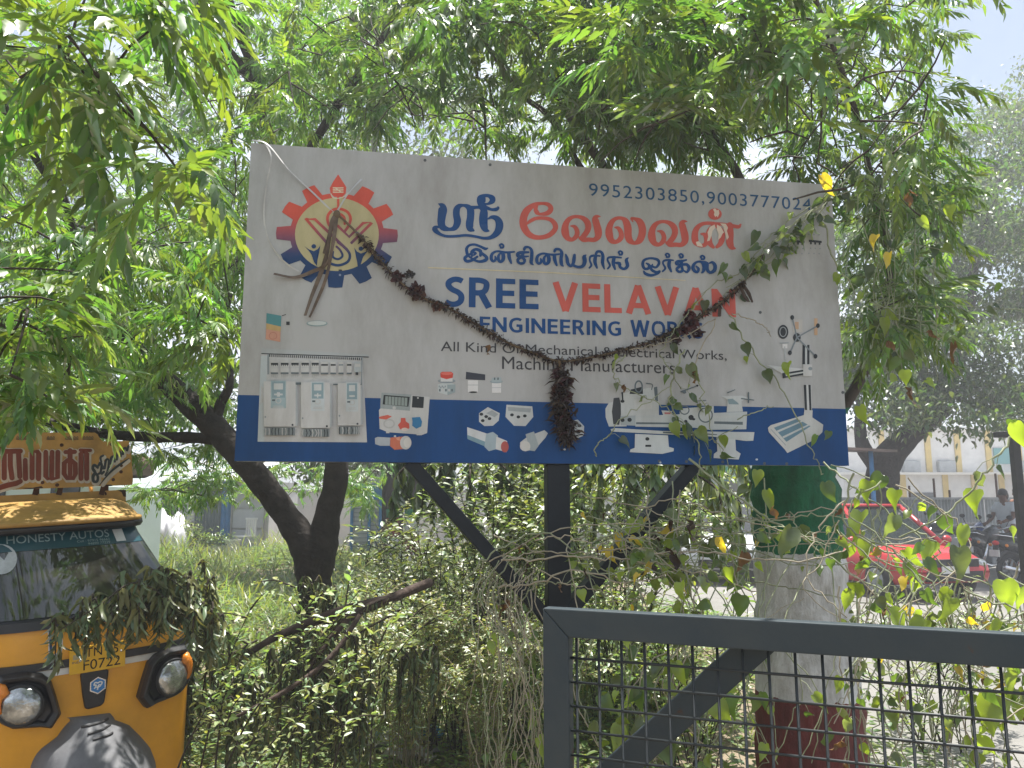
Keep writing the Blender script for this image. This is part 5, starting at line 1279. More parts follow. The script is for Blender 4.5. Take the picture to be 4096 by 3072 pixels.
def fan(base, k, h, spread, arch=.4, lean=(0, 0)):
    out = []
    for _ in range(k):
        a = random.uniform(0, 6.28); s_ = spread*random.uniform(.3, 1); hh = h*random.uniform(.6, 1.05)
        p0 = Vector(base)+Vector((random.uniform(-.1, .1), random.uniform(-.1, .1), 0))*spread*2
        p2 = p0+Vector((math.cos(a)*s_+lean[0], math.sin(a)*s_*.7+lean[1], hh)); p1 = p0+(p2-p0)*.5+Vector((-(p2-p0).x*arch*.3, -(p2-p0).y*arch*.3, hh*.1))
        out.append([tuple(p0), tuple(p1), tuple(p2), tuple(p2+Vector((math.cos(a)*s_*.35, math.sin(a)*s_*.3, -.02*hh)))])
    return out
def twigs_off(stems, k, L):
    out = []
    for st in stems:
        S = smooth_path(st, 5)
        for _ in range(k):
            p_ = Vector(S[random.randrange(len(S)//3, len(S))]); d = Vector((random.uniform(-1, 1), random.uniform(-1, 1), random.uniform(.0, 1))).normalized()*L*random.uniform(.5, 1.2)
            out.append([tuple(p_), tuple(p_+d*.5+Vector((0, 0, .02))), tuple(p_+d)])
    return out
FRESH = (.22, .29, .095)
# bright bush behind the post
b = gnd(2040, 1994+1.6*FPX/5.2); st = fan(b, 34, 2.0, .75, lean=(0, 0)); st += twigs_off(st, 6, .4)
shrub('leafy_bush', 'bright green bush of small leaves just behind the sign post', b, st, .062, FRESH, .05)
b = gnd(2450, 1994+1.6*FPX/5.6); st = fan(b, 28, 1.8, .8); st += twigs_off(st, 6, .4)
shrub('leafy_bush', 'low green bush between the sign post and the right brace', b, st, .06, (.21, .28, .09), .052)
b = gnd(1780, 1994+1.6*FPX/4.9); st = fan(b, 28, 1.15, .6); st += twigs_off(st, 6, .32)
shrub('leafy_bush', 'grey-green bush under the left brace of the sign', b, st, .042, (.20, .235, .12), .042)
b = gnd(2250, 1994+1.6*FPX/7.6); st = fan(b, 40, 2.1, 1.5); st += twigs_off(st, 6, .5)
shrub('leafy_bush', 'wide sunlit bush further back behind the foot of the sign', b, st, .085, (.23, .30, .10), .06)
b = gnd(1720, 1994+1.6*FPX/7.2); st = fan(b, 26, 1.1, .9); st += twigs_off(st, 6, .4)
shrub('leafy_bush', 'low sunlit bush in front of the painted roadside trunks', b, st, .07, (.22, .27, .12), .05)
b = gnd(2760, 1994+1.6*FPX/4.5); st = fan(b, 22, .95, .7); st += twigs_off(st, 5, .3)
shrub('leafy_bush', 'low pale green bush behind the gate mesh left of the painted trunk', b, st, .055, (.20, .27, .085), .045)
b = gnd(3750, 1994+1.6*FPX/4.9); st = fan(b, 18, .8, .75); st += twigs_off(st, 5, .3)
shrub('leafy_bush', 'low scrubby bush behind the gate mesh at the road edge', b, st, .05, (.19, .26, .085), .05)
# foreground shrub with lit sprays
def spray(pts): return [tuple(pix(*p_)) for p_ in pts]
F1 = [spray(s_) for s_ in (
  [(800, 3080, 3.5), (860, 2820, 3.35), (930, 2600, 3.3), (1000, 2440, 3.3)], [(1200, 3080, 3.5), (1215, 2800, 3.4), (1210, 2500, 3.35), (1180, 2350, 3.35)],
  [(900, 3080, 3.4), (1000, 2870, 3.3), (1150, 2680, 3.3), (1330, 2500, 3.3), (1440, 2360, 3.3)], [(1000, 3080, 3.4), (1150, 2900, 3.3), (1290, 2780, 3.25), (1390, 2740, 3.2)],
  [(860, 3080, 3.3), (880, 2900, 3.25), (900, 2780, 3.2), (980, 2660, 3.2)], [(1220, 3100, 3.2), (1270, 3000, 3.15), (1340, 2930, 3.1), (1400, 2900, 3.1)],
  [(700, 3100, 3.3), (760, 2960, 3.25), (850, 2800, 3.2), (960, 2740, 3.2)], [(1100, 3080, 3.4), (1200, 2880, 3.3), (1330, 2720, 3.3), (1470, 2620, 3.3), (1560, 2570, 3.3)],
  [(1330, 3080, 3.6), (1420, 2800, 3.6), (1560, 2560, 3.6), (1640, 2480, 3.6)], [(1480, 3080, 3.7), (1500, 2800, 3.7), (1600, 2600, 3.7), (1720, 2480, 3.7)], [(1000, 3090, 3.25), (960, 2980, 3.2), (900, 2900, 3.15)], [(1250, 2650, 3.3), (1300, 2560, 3.3), (1400, 2450, 3.3)])]
F1 += twigs_off(F1, 4, .17)
shrub('wild_shrub', 'slender shrub with fresh pale green sprays in front of the dark tree trunk', gnd(1000, 3072), F1, .042, (.24, .31, .12), .026, stem_r=.0045)
# dry, pale scrub filling the middle under the sign
for lab, u, d_, k_, h_, w_, lf, c_ in (('pale dry scrub of straw stems and tiny leaves under the left brace', 1640, 4.5, 34, .95, .55, .034, (.27, .30, .16)), ('pale scrub with straw stems beside the dry vine bundle', 1950, 4.3, 30, .85, .5, .034, (.25, .30, .14)), ('fine pale weeds at the foot of the dark tree', 1350, 5.0, 26, .7, .6, .034, (.22, .28, .11))):
    b = gnd(u, 1994+1.6*FPX/d_); st = fan(b, k_, h_, w_, arch=.9); st += twigs_off(st, 6, .22)
    shrub('dry_scrub', lab, b, st, lf, c_, .03, stem_r=.003, stem_mat=mat('straw_stem', (.34, .28, .18), .9, noise=.4, nscale=20), group='dry scrub under the sign')
# wilted cut branches
OLIVE = (.105, .125, .055)
def droopers(segs, k, L, d):
    """hanging leafy twigs from traced branch lines"""
    out = []
    for s_ in segs:
        S = smooth_path([tuple(pix(*p_)) for p_ in s_], 6)
        for _ in range(k):
            p_ = Vector(S[random.randrange(len(S))])+Vector((random.uniform(-.06, .06), random.uniform(-.10, .10), random.uniform(-.03, .03))); l = L*random.uniform(.5, 1.15); o = Vector((random.uniform(-.5, .5), random.uniform(-.5, .5), 0))*l*.5
            out.append([tuple(p_), tuple(p_+o*.7+Vector((0, 0, .02))), tuple(p_+o+Vector((0, 0, -l*.5))), tuple(p_+o*1.1+Vector((0, 0, -l)))])
    return out
KEEP_ = KEEP; KEEP = [(305, 2585, 480, 2690, 3.4), (570, 2650, 800, 2830, 3.4), (0, 2660, 300, 3072, 3.4)]
B1 = [[(1030, 2560, 3.5), (900, 2620, 3.4), (820, 2560, 3.2), (760, 2480, 3.0)], [(1000, 2580, 3.5), (860, 2500, 3.2), (740, 2360, 3.0), (600, 2270, 2.9)], [(760, 2480, 3.0), (560, 2330, 2.85), (400, 2420, 2.75), (240, 2520, 2.7)]]
C1 = [[tuple(pix(*p_)) for p_ in s_] for s_ in B1]
hang = droopers([[(770, 2360, 3.1), (650, 2320, 3.0), (530, 2360, 2.9), (400, 2430, 2.8), (230, 2520, 2.72)], [(800, 2430, 3.05), (660, 2390, 2.95), (500, 2430, 2.85)], [(700, 2290, 3.15), (790, 2390, 3.1), (830, 2500, 3.1)]], 34, .12, 0)
TBR = shrub('cut_branch', 'wilted leafy branch thrown over the front of the rickshaw', gnd(1030, 2700+400), C1+hang, .058, OLIVE, .02, temps=WILT, mat_=LEAFDRY, cat='branch', droop=.75, stem_r=.005)
B2 = [[(1660, 2350, 4.2), (1480, 2420, 4.0), (1330, 2510, 3.9), (1150, 2640, 3.8), (950, 2800, 3.8)], [(1600, 2440, 4.0), (1400, 2560, 3.9), (1250, 2720, 3.8), (1080, 2850, 3.7)]]
q_ = droopers([[(650, 2700, 3.75), (850, 2620, 3.75), (1050, 2640, 3.8), (1250, 2560, 3.9), (1450, 2540, 4.0)], [(700, 2850, 3.7), (950, 2760, 3.7), (1250, 2700, 3.8), (1500, 2680, 3.95), (1750, 2600, 4.1)], [(1250, 2330, 5.2), (1330, 2420, 5.1), (1280, 2560, 5.0)], [(1200, 2760, 4.0), (1350, 2740, 4.0), (1420, 2820, 4.0)]], 38, .36, 0)
C2 = [[tuple(pix(*p_)) for p_ in s_] for s_ in B2]
shrub('cut_branch', 'heap of wilted hanging branches piled against the dark tree trunk', gnd(1250, 2990), C2+q_, .06, (.125, .15, .065), .026, temps=WILT, mat_=LEAFDRY, cat='branch', droop=.8, stem_r=.006)
T_ = thing('fallen_limb', 'bare brown limb slanting across the wilted heap under the sign', 'branch', gnd(1250, 2990))
limb_mesh([([tuple(pix(*p_)) for p_ in ((1720, 2330, 4.3), (1560, 2395, 4.1), (1400, 2470, 3.95), (1300, 2580, 3.85), (1230, 2680, 3.75))], [.028, .026, .022, .016, .010]), ([tuple(pix(*p_)) for p_ in ((1560, 2395, 4.1), (1380, 2440, 4.0), (1220, 2500, 4.0), (1080, 2560, 3.9), (900, 2680, 3.8))], [.024, .026, .024, .018, .012]), ([tuple(pix(*p_)) for p_ in ((1440, 2460, 3.9), (1330, 2620, 3.8), (1180, 2740, 3.7), (1000, 2840, 3.6), (870, 2900, 3.6))], [.012, .012, .011, .009, .006])], n=8, seed=4).build('wood', mat('brown_limb', (.085, .055, .042), .85, noise=.4, nscale=14, bump=.4), T_, smooth=True)
KEEP = KEEP_
# mango-like hanging leaves of a young tree behind the post
def drop_tree(label, u, v0, d, col, k, L, leaf, spread):
    b = gnd(u, 1994+1.6*FPX/d); top = pix(u, v0, d)
    segs = []
    for _ in range(k):
        a = random.uniform(0, 6.28); e_ = top+Vector((math.cos(a)*spread*random.uniform(.3, 1), math.sin(a)*spread*.6, random.uniform(-.5, .25)*spread)); l = L*random.uniform(.6, 1.2)
        segs.append([tuple(top+(e_-top)*.25), tuple(e_+Vector((0, 0, .08))), tuple(e_+Vector((math.cos(a)*.08, 0, -l*.5))), tuple(e_+Vector((math.cos(a)*.1, 0, -l)))])
    segs.append([tuple(b), tuple((b+top)/2+Vector((.04, 0, 0))), tuple(top)])
    return shrub('young_tree', label, b, segs, leaf, col, .04, droop=.9, cat='tree', stem_r=.012)
drop_tree('young tree with dark drooping leaves behind the left brace', 1880, 1800, 6.0, (.06, .105, .028), 26, .35, .12, .6)
drop_tree('young tree with pale hanging leaves behind the right brace', 2520, 1790, 6.2, (.15, .205, .07), 60, .45, .12, 1.0)

# ------------------------------------------------------------------ weeds over the open ground
def ground_stuff(name, label, cat, n, region, size, col, temps, seed, tilt=(.5, 1.4)):
    r = np.random.default_rng(seed); x = r.uniform(region[0], region[1], n); y = region[2]+(region[3]-region[2])*r.uniform(0, 1, n)**1.2
    cl = np.sin(x*1.3+2)*np.cos(y*.9)+np.sin(x*.5-y*.7); ok = cl > r.uniform(-2.2, .8, n); x, y = x[ok], y[ok]; n = len(x)
    hgt = r.uniform(0, 1, n)**1.8
    pos = np.stack([x+r.normal(0, .05, n), y, hgt*size*5*(.6+.4*np.sin(x*2.1+y))], -1); pos[:, 2] = np.maximum(.01, pos[:, 2])
    V, F, C = place_many(temps, pos, r.uniform(0, 6.28, n), r.uniform(*tilt, n)-.9, size*r.uniform(.6, 1.5, n)*(1+y/25), greens(n, np.array(col), .35)*(1+.15*np.sin(x+y*.6))[:, None])
    o = np_mesh(name, V, F, LEAF, None, col=C); props(o, label, cat, None, 'stuff'); return o
ground_stuff('weeds', 'pale green weeds covering the sunny lot in front of the sheds', 'weeds', 60000, (-9.5, 1.2, 6.2, 22), .085, (.15, .22, .075), ELL, 31)
ground_stuff('grass', 'thin grass blades between the weeds on the sunny lot', 'grass', 26000, (-9.5, 1.6, 5.2, 22.5), .12, (.15, .185, .065), [tuple([*leaflet(1.6, .09, .5, -.1, 3, .2)]+[np.ones((len(leaflet(1.6, .09, .5, -.1, 3, .2)[0]), 3))])], 32, tilt=(1.2, 2.2))
ground_stuff('roadside_weeds', 'low weeds growing along the edge of the road behind the gate', 'weeds', 9000, (.2, 2.9, 3.6, 13), .06, (.10, .16, .04), ELL, 33)
ground_stuff('low_weeds', 'low pale weeds over the bare ground under the sign', 'weeds', 16000, (-2.4, .9, 4.1, 6.6), .04, (.19, .25, .10), ELL, 34)
# ================================================================== dried garland hung across the sign
GAR = thing('dried_garland', 'dried brown flower garland sagging across the sign face with a hanging tassel', 'garland', sgp(2230, 1445, .03))
M_str = mat('straw_string', (.16, .11, .06), .9, noise=.4, nscale=30)
gl_pts = [(1350,862),(1440,950),(1530,1060),(1620,1150),(1720,1210),(1800,1240),(1900,1300),(2020,1370),(2130,1415),(2230,1447),(2350,1435),(2480,1405),(2600,1370),(2700,1320),(2790,1270),(2870,1220),(2940,1160),(2985,1112)]
GP_ = smooth_path([tuple(sgp(u, v, .018)) for u, v in gl_pts], 8)
tas = smooth_path([tuple(sgp(u, v, .022)) for u, v in ((2230,1447),(2245,1520),(2235,1600),(2250,1680),(2262,1740),(2270,1790))], 8)
q = MB(); q.tube([Vector(p_) for p_ in GP_], .0045, 6); q.tube([Vector(p_) for p_ in tas], .006, 6); q.build('string', M_str, GAR)
shard = MB()
def shards(path, n, ln, wd, sp, dense=lambda t: 1., colf=None):
    V, F, C = [], [], []
    for _ in range(n):
        t = random.random()
        if random.random() > dense(t): continue
        x = t*(len(path)-1); i = min(int(x), len(path)-2); c_ = np.array(path[i])+(np.array(path[i+1])-np.array(path[i]))*(x-i)
        tg = np.array(path[i+1])-np.array(path[i]); tg /= np.linalg.norm(tg)+1e-9
        d = rng.normal(0, 1, 3); d -= tg*d.dot(tg)*.5; d /= np.linalg.norm(d); d = d+tg*rng.uniform(-.8, .8); d /= np.linalg.norm(d)
        sd = np.cross(d, rng.normal(0, 1, 3)); sd /= np.linalg.norm(sd)+1e-9
        l = ln*rng.uniform(.5, 1.4); w_ = wd*rng.uniform(.5, 1.3); o = c_+rng.normal(0, sp, 3); b = len(V)
        up = np.array((0, 0, -.25*l))
        V += [o-sd*w_*.4, o+sd*w_*.4, o+d*l*.55+sd*w_, o+d*l*.55-sd*w_*.8, o+d*l+up]; F += [(b, b+1, b+2), (b, b+2, b+3), (b+3, b+2, b+4)]
        k_ = colf() if colf else (.05, .03, .022); C += [k_]*5
    return np.array(V), np.array(F), np.array(C)
def bcol():
    s_ = random.uniform(.25, 1.1); return random.choice(((.042*s_, .026*s_, .02*s_), (.06*s_, .036*s_, .024*s_), (.05*s_, .012*s_, .016*s_), (.09*s_, .06*s_, .035*s_)))
n1 = len(GP_)
V1, F1_, C1_ = shards(GP_[7:-4], 3200, .019, .0036, .0045, lambda t: .45+.5*abs(math.sin(t*23)*math.cos(t*9)), bcol); V2, F2_, C2_ = shards(tas[4:-4], 1500, .036, .005, .014, lambda t: .35+.65*math.sin(min(1, t*1.15)*2.6), bcol)
np_mesh('dried_petals', np.concatenate([V1, V2]), np.concatenate([F1_, F2_+len(V1)]), LEAFDRY, GAR, col=np.concatenate([C1_, C2_]))['kind'] = 'stuff'
def rose(c, r, col, parent, name='dried_flower'):
    V, F, C = [], [], []
    for k in range(22):
        a = k*2.4; rr = r*(.25+.75*k/22); tilt = .3+1.0*k/22; b = len(V)
        ax = np.array((math.cos(a), math.sin(a), 0)); sd = np.array((-math.sin(a), math.cos(a), 0)); up = np.array((0, 0, 1.))
        for j in range(3):
            h = j/2; cc = ax*(rr*.35+rr*h*math.sin(tilt))+up*rr*(h*math.cos(tilt)-.2); w_ = rr*(.45 if j == 1 else .32)
            cr = rng.normal(0, r*.10, 3); V += [cc-sd*w_+cr, cc+ax*rr*.15+cr*.5, cc+sd*w_-cr]
        F += [(b, b+1, b+4, b+3), (b+1, b+2, b+5, b+4), (b+3, b+4, b+7, b+6), (b+4, b+5, b+8, b+7)]
        s_ = random.uniform(.5, 1.5); C += [tuple(x*s_ for x in col)]*9
    Q = Matrix((SEX, SEZ, SN)).transposed(); A = np.array(Q) @ np.array(Matrix.Rotation(random.uniform(-.6, .6), 3, 'X'))
    return np_mesh(name, np.array(V) @ A.T+np.array(c), F, LEAFDRY, parent, col=np.array(C))
RS = (.055, .012, .014); RBR = (.09, .038, .024)
for u, v, r_, c_ in ((1588,1112,.022,RS),(1636,1105,.018,(.04,.03,.026)),(1660,1165,.028,RS),(1668,1185,.024,RBR),(1745,1232,.018,RBR),(2230,1498,.024,RS),(2262,1530,.022,RS),(2225,1562,.022,RBR),(2262,1585,.020,RS),(2745,1268,.024,RS),(2752,1300,.026,RS),(2775,1335,.026,RS),(2725,1325,.022,RS),(2690,1368,.022,(.045,.02,.018)),(2235,1610,.02,RBR)):
    rose(sgp(u, v, .024), r_, c_, GAR)
q = MB()
for s_ in ([(2985, 1112), (3030, 1050), (3045, 1020)], [(2960, 1140), (2985, 1180), (3000, 1215)], [(2950, 1150), (2968, 1190), (2985, 1212)], [(2870, 1225), (2868, 1270)]): q.tube([sgp(u, v, .022) for u, v in s_], [.007, .008, .004][:len(s_)], 5, squash=.5)
q.build('stalk', mat('dry_stalk', (.07, .045, .032), .9, noise=.4, nscale=40), GAR, kind='stuff')
# ties
M_strap = mat('white_strap', (.55, .54, .52), .45, noise=.3, nscale=20)
def strap(name, label, pts, w_, m_, off=.012, par=None):
    S = smooth_path([(*sgp(u, v, off+.012*math.sin(i*1.3)), ) for i, (u, v) in enumerate(pts)], 8); n = len(S); V = []
    for i in range(n):
        t_ = Vector(S[min(i+1, n-1)]-S[max(i-1, 0)]).normalized(); a = math.sin(i*.12)*.8; sd = (t_.cross(SN)).normalized()*math.cos(a)+SN*math.sin(a); V += [Vector(S[i])-sd*w_/2, Vector(S[i])+sd*w_/2]
    q = MB(); q.add(V, [(2*i, 2*i+1, 2*i+3, 2*i+2) for i in range(n-1)]); o = q.build(name, m_, par)
    sm_ = o.modifiers.new('thick', 'SOLIDIFY'); sm_.thickness = .0008
    if par is None: props(o, label, 'strap')
    return o
strap('plastic_strap', 'white plastic strap tied from the top left corner of the sign to the garland', [(1010, 566), (1075, 590), (1160, 690), (1260, 780), (1345, 862)], .007, M_strap)
strap('plastic_strap', 'loose white strap curling down the left edge of the sign', [(1060, 575), (1088, 640), (1070, 740), (1056, 850), (1068, 940), (1110, 1020), (1160, 1070), (1200, 1092)], .006, M_strap)
strap('plastic_strap', 'short clear strap end sticking up over the emblem', [(1352, 850), (1385, 800), (1420, 755), (1446, 722)], .007, mat('clear_strap', (.42, .42, .42), .35), .02)
M_dry = mat('dry_leaf_strip', (.17, .12, .085), .85, noise=.5, nscale=25)
for pts, w_ in (([(1348,866),(1325,930),(1312,1010),(1290,1080),(1250,1180),(1222,1268)], .016), ([(1350,870),(1335,960),(1325,1040),(1300,1130),(1262,1220),(1240,1275)], .012), ([(1348,872),(1335,980),(1310,1060),(1250,1090),(1180,1112),(1098,1102)], .014), ([(1346,868),(1330,900),(1318,960),(1300,1020)], .018)):
    strap('dry_strip', None, pts, w_, M_dry, .02, GAR)
q = MB(); q.sphere(sgp(1348, 864, .018), (.014, .010, .018), 10, 6); q.build('knot', M_str, GAR, smooth=True)

# ================================================================== climbing vine
def heart(n=8, crumple=0., seed=0):
    r = random.Random(seed); V = [(0, 0, 0)]; F = []; k = 8
    for i in range(k+1):
        t = i/k; V.append((t*1.0-.12*math.sin(math.pi*min(1, t*2))*0, 0, -.03*math.sin(t*math.pi)-.25*t*t))
    edge = [(.0, .05), (-.06, .16), (-.02, .28), (.12, .36), (.30, .36), (.48, .29), (.66, .19), (.84, .08), (1., 0)]
    up = len(V)
    for x, y in edge[:-1]: V.append((x, y, .22*y-.25*x*x+.03*math.sin(x*11+seed)+r.uniform(-1, 1)*crumple*.2))
    dn = len(V)
    for x, y in edge[:-1]: V.append((x, -y, .22*y-.25*x*x+.03*math.cos(x*9+seed)+r.uniform(-1, 1)*crumple*.2))
    for i in range(k-1): F += [(1+i, 2+i, up+i+1), (1+i, up+i+1, up+i), (1+i, dn+i, dn+i+1), (1+i, dn+i+1, 2+i)]
    F += [(k, k+1, up+k-1), (k, dn+k-1, k+1)]
    V = np.array(V); tw = r.uniform(.5, 1.3)*r.choice((-1, 1)); an = tw*V[:, 0]; y_, z_ = V[:, 1].copy(), V[:, 2].copy()
    V[:, 1] = y_*np.cos(an)-z_*np.sin(an); V[:, 2] = y_*np.sin(an)+z_*np.cos(an)+.10*np.where(y_ > 0, y_, 0)*r.uniform(-2, 3)
    if crumple: V[:, 1] *= 1-.45*crumple; V[:, 2] += crumple*(.35*np.abs(V[:, 1])*2+.12*np.sin(V[:, 0]*9+seed)); V[:, 0] *= 1-.2*crumple
    return V, np.array(F)
VL = {}
for kind, col, cru, mm in (('green', (.085, .145, .04), .05, LEAF), ('dark', (.05, .085, .035), .1, LEAF), ('lime', (.20, .27, .05), .1, LEAF), ('grey', (.12, .155, .085), .3, LEAF), ('yellow', (.46, .34, .05), .15, LEAF), ('brown', (.17, .095, .045), 1.0, LEAFDRY), ('black', (.05, .03, .022), 1.1, LEAFDRY)):
    VL[kind] = []
    for s_ in range(6):
        v, f = heart(crumple=cru*(.6+.2*s_), seed=s_); o = np_mesh('leaf', v, f, mm, None, col=np.array(col)*(.8+.09*s_), smooth=False); VL[kind].append(o.data); bpy.data.objects.remove(o)
M_vine = mat('vine_stem', (.33, .36, .22), .8, noise=.4, nscale=15); M_vdry = mat('dry_vine_stem', (.42, .37, .27), .9, noise=.4, nscale=15)
def put_leaf(T, p, size, kind, wid=1., rd=1.):
    o = link('leaf', random.choice(VL[kind]), T); p = Vector(p)
    tip = Vector((random.uniform(-.9, .9)*rd, random.uniform(-.5, .5)*rd, -1+random.uniform(0, .7)*rd)).normalized(); nrm = (Vector((0, 0, CAMZ))-p).normalized()+Vector((random.uniform(-1.3, 1.3), random.uniform(-.6, .6), random.uniform(-.3, 1.3)))*rd
    y = nrm.cross(tip).normalized(); z = tip.cross(y)
    M = Matrix((tip, y, z)).transposed().to_4x4()
    inv = TM[T.name].inverted(); o.matrix_basis = inv @ (Matrix.Translation(p) @ M @ Matrix.Diagonal((size, size*wid*random.uniform(.7, 1.1), size, 1)))
    return o
def vine(label, base, stems, leaves, auto=(), dry=(), dens=.16, asize=(.03, .06), kinds=('green', 'green', 'lime', 'grey'), leaf_cap=262):
    T = thing('climbing_vine', label, 'vine', base); q = MB(); q2 = MB(); n_ = 0
    random.shuffle(stems)
    for st in stems:
        S = smooth_path([tuple(pix(u, v, d)) for u, v, d in st['p']], 7); S = [Vector(p_)+Vector(rng.normal(0, .004, 3)) for p_ in S]
        (q2 if st.get('dry') else q).tube(S, list(np.linspace(st.get('r', .0028), st.get('r', .0028)*.6, len(S))), 5, cap=False)
        if st.get('leaf', 1):
            for p_ in S[2:]:
                uu, vv, _ = to_px(np.array([p_])); busy = (3800 < uu[0] < 4100 and 1920 < vv[0] < 2260) or (3010 < uu[0] < 3400 and 2180 < vv[0] < 2480 and random.random() < .75) or (3400 < uu[0] < 3860 and 2010 < vv[0] < 2230 and random.random() < .6)
                if random.random() < dens*st.get('leaf', 1) and n_ < leaf_cap and not busy:
                    o_ = Vector((random.uniform(-.05, .05), random.uniform(-.04, .04), random.uniform(-.05, .02)))
                    q.tube([p_, p_+o_*.5+Vector((0, 0, .01)), p_+o_], .0011, 3, cap=False); put_leaf(T, p_+o_, random.uniform(*asize), random.choice(kinds)); n_ += 1
    if q.f: q.build('stem', M_vine, T, smooth=True, kind='stuff')
    if q2.f: q2.build('dry_stem', M_vdry, T, smooth=True, kind='stuff')
    for u, v, d, s_, k_, *wd_ in leaves: put_leaf(T, pix(u, v, d), s_*(.85 if s_ > .1 else 1.), k_, (wd_ or [.9])[0], .65)
    return T
# depth of the sign face at a pixel, a little nearer
def sd(u, v, off=.03): return sgp(u, v, off).y
def sp_(pts, off=.035): return [(u, v, sd(u, v, off+.01*math.sin(i*2))) for i, (u, v) in enumerate(pts)]
vs = [dict(p=sp_([(3480,720),(3330,790),(3200,850),(3080,950),(2980,1070),(2870,1130),(2770,1230),(2690,1330),(2640,1420)])), dict(p=sp_([(3330,800),(3220,880),(3110,1000),(2990,1100),(2890,1180)])), dict(p=sp_([(3300,830),(3180,960),(3060,1060),(2900,1150)]), leaf=1.2),
      dict(p=sp_([(2760,1500),(2790,1420),(2860,1280),(2700,1360),(2520,1400)]), dry=1, leaf=.3), dict(p=sp_([(2920,1260),(3020,1420),(3110,1530),(3200,1700),(3260,1830),(3290,1900)]), leaf=.3, r=.0035), dict(p=sp_([(2500,1420),(2450,1480),(2480,1540),(2560,1580),(2680,1640),(2740,1720),(2850,1760),(2950,1700)]), leaf=.3),
      dict(p=sp_([(2740,1400),(2700,1490),(2680,1600),(2720,1680),(2790,1760),(2800,1850),(2790,1930)]), leaf=.4, r=.004), dict(p=sp_([(2380,1830),(2390,1780),(2440,1740),(2480,1680),(2600,1600),(2680,1540)]), leaf=.2), dict(p=sp_([(2790,1500),(2830,1650),(2860,1760),(2950,1900)]), leaf=.3), dict(p=sp_([(2640,1420),(2700,1520),(2730,1560)]), leaf=.3), dict(p=sp_([(3300,900),(3330,1030),(3390,1120),(3430,1180)], .06), r=.004, leaf=.6), dict(p=sp_([(2930,1260),(3010,1280),(3060,1310),(3080,1345)]), dry=1, leaf=.4), dict(p=sp_([(2950,1680),(3040,1640),(3090,1625)]), leaf=.1)]
lv = [(3284,700,3.1,.13,'yellow',.75),(2901,1055,sd(2901,1055,.05),.06,'green'),(3043,1030,sd(3043,1030,.05),.06,'lime'),(2974,1010,sd(2974,1010,.05),.06,'lime'),(3030,925,sd(3030,925,.05),.07,'dark'),(3095,990,sd(3095,990,.06),.08,'dark'),(3110,1040,sd(3110,1040,.05),.075,'green'),(3215,940,sd(3215,940,.05),.07,'green'),(3232,860,sd(3232,860,.05),.06,'green'),(2923,1295,sd(2923,1295,.05),.05,'dark'),
      (3061,1480,sd(3061,1480,.05),.07,'dark'),(3150,1450,sd(3150,1450,.05),.085,'lime'),(2670,1500,sd(2670,1500,.05),.045,'green'),(2755,1460,sd(2755,1460,.05),.085,'grey'),(2770,1490,sd(2770,1490,.05),.06,'brown'),(2690,1690,sd(2690,1690,.05),.07,'lime'),(2735,1700,sd(2735,1700,.05),.06,'lime'),(2790,1715,sd(2790,1715,.05),.09,'lime'),(2890,1740,sd(2890,1740,.05),.065,'lime'),(3267,1740,sd(3267,1740,.05),.055,'green'),(3316,1725,sd(3316,1725,.05),.045,'green'),(2490,1540,sd(2490,1540,.05),.04,'brown'),(1945,1385,sd(1945,1385,.03),.055,'brown')]
vs += [dict(p=sp_([(3400, 700), (3300, 800), (3170, 900), (3060, 1000), (2960, 1090)], .06), leaf=2.2) for _ in range(2)]+[dict(p=sp_([(3420, 640), (3340, 730), (3270, 820), (3200, 900)], .07), leaf=2.4)]
vine('green vine creeping down over the right end of the sign face', sgp(3300, 1865, .03)*1, vs, lv, dens=.20, asize=(.035, .065), kinds=('green', 'dark', 'lime', 'grey', 'dark'))
# hanging curtain right of the sign
vs = []
for k in range(9):
    u = random.uniform(3380, 3650); vs.append(dict(p=[(u, 560+random.uniform(-60, 160), 3.3), (u+random.uniform(-40, 90), 850, 3.25), (u+random.uniform(-60, 140), 1150, 3.2), (u+random.uniform(-60, 160), 1450+random.uniform(-150, 200), 3.2)], leaf=1.1))
vs += [dict(p=[(3480, 1200, 3.2), (3620, 1270, 3.1), (3760, 1300, 3.0), (3790, 1330, 3.0), (3810, 1390, 3.0)], leaf=.6), dict(p=[(3500, 1230, 3.2), (3800, 1225, 3.1), (4096, 1240, 3.0), (4300, 1250, 3.0)], leaf=.1, r=.002), dict(p=[(3640, 970, 3.2), (3800, 1010, 3.1), (4040, 1060, 3.0), (4020, 1190, 3.0)], leaf=.3, r=.002)]
lv = [(3726,930,3.15,.075,'dark'),(3740,985,3.15,.07,'dark'),(3471,1060,3.2,.10,'dark'),(3440,1110,3.2,.09,'dark'),(3504,940,3.1,.08,'yellow'),(3557,1010,3.1,.075,'yellow'),(3720,1320,3.0,.07,'brown'),(3816,1385,3.0,.095,'brown'),(3644,1555,3.0,.085,'brown'),(3537,1270,3.1,.085,'lime'),(3438,1625,3.0,.095,'lime'),(3544,1370,3.1,.06,'brown'),(3620,780,3.0,.07,'brown'),(3640,760,3.0,.06,'brown'),(3680,870,3.0,.08,'lime'),(3800,820,3.0,.07,'lime'),(3620,1480,3.0,.07,'lime'),(3590,1430,3.05,.07,'green')]
vine('curtain of vine leaves hanging beside the right edge of the sign', gnd(3560, 3300), vs, lv, dens=.24, asize=(.04, .075), kinds=('green', 'green', 'lime', 'dark', 'grey'))
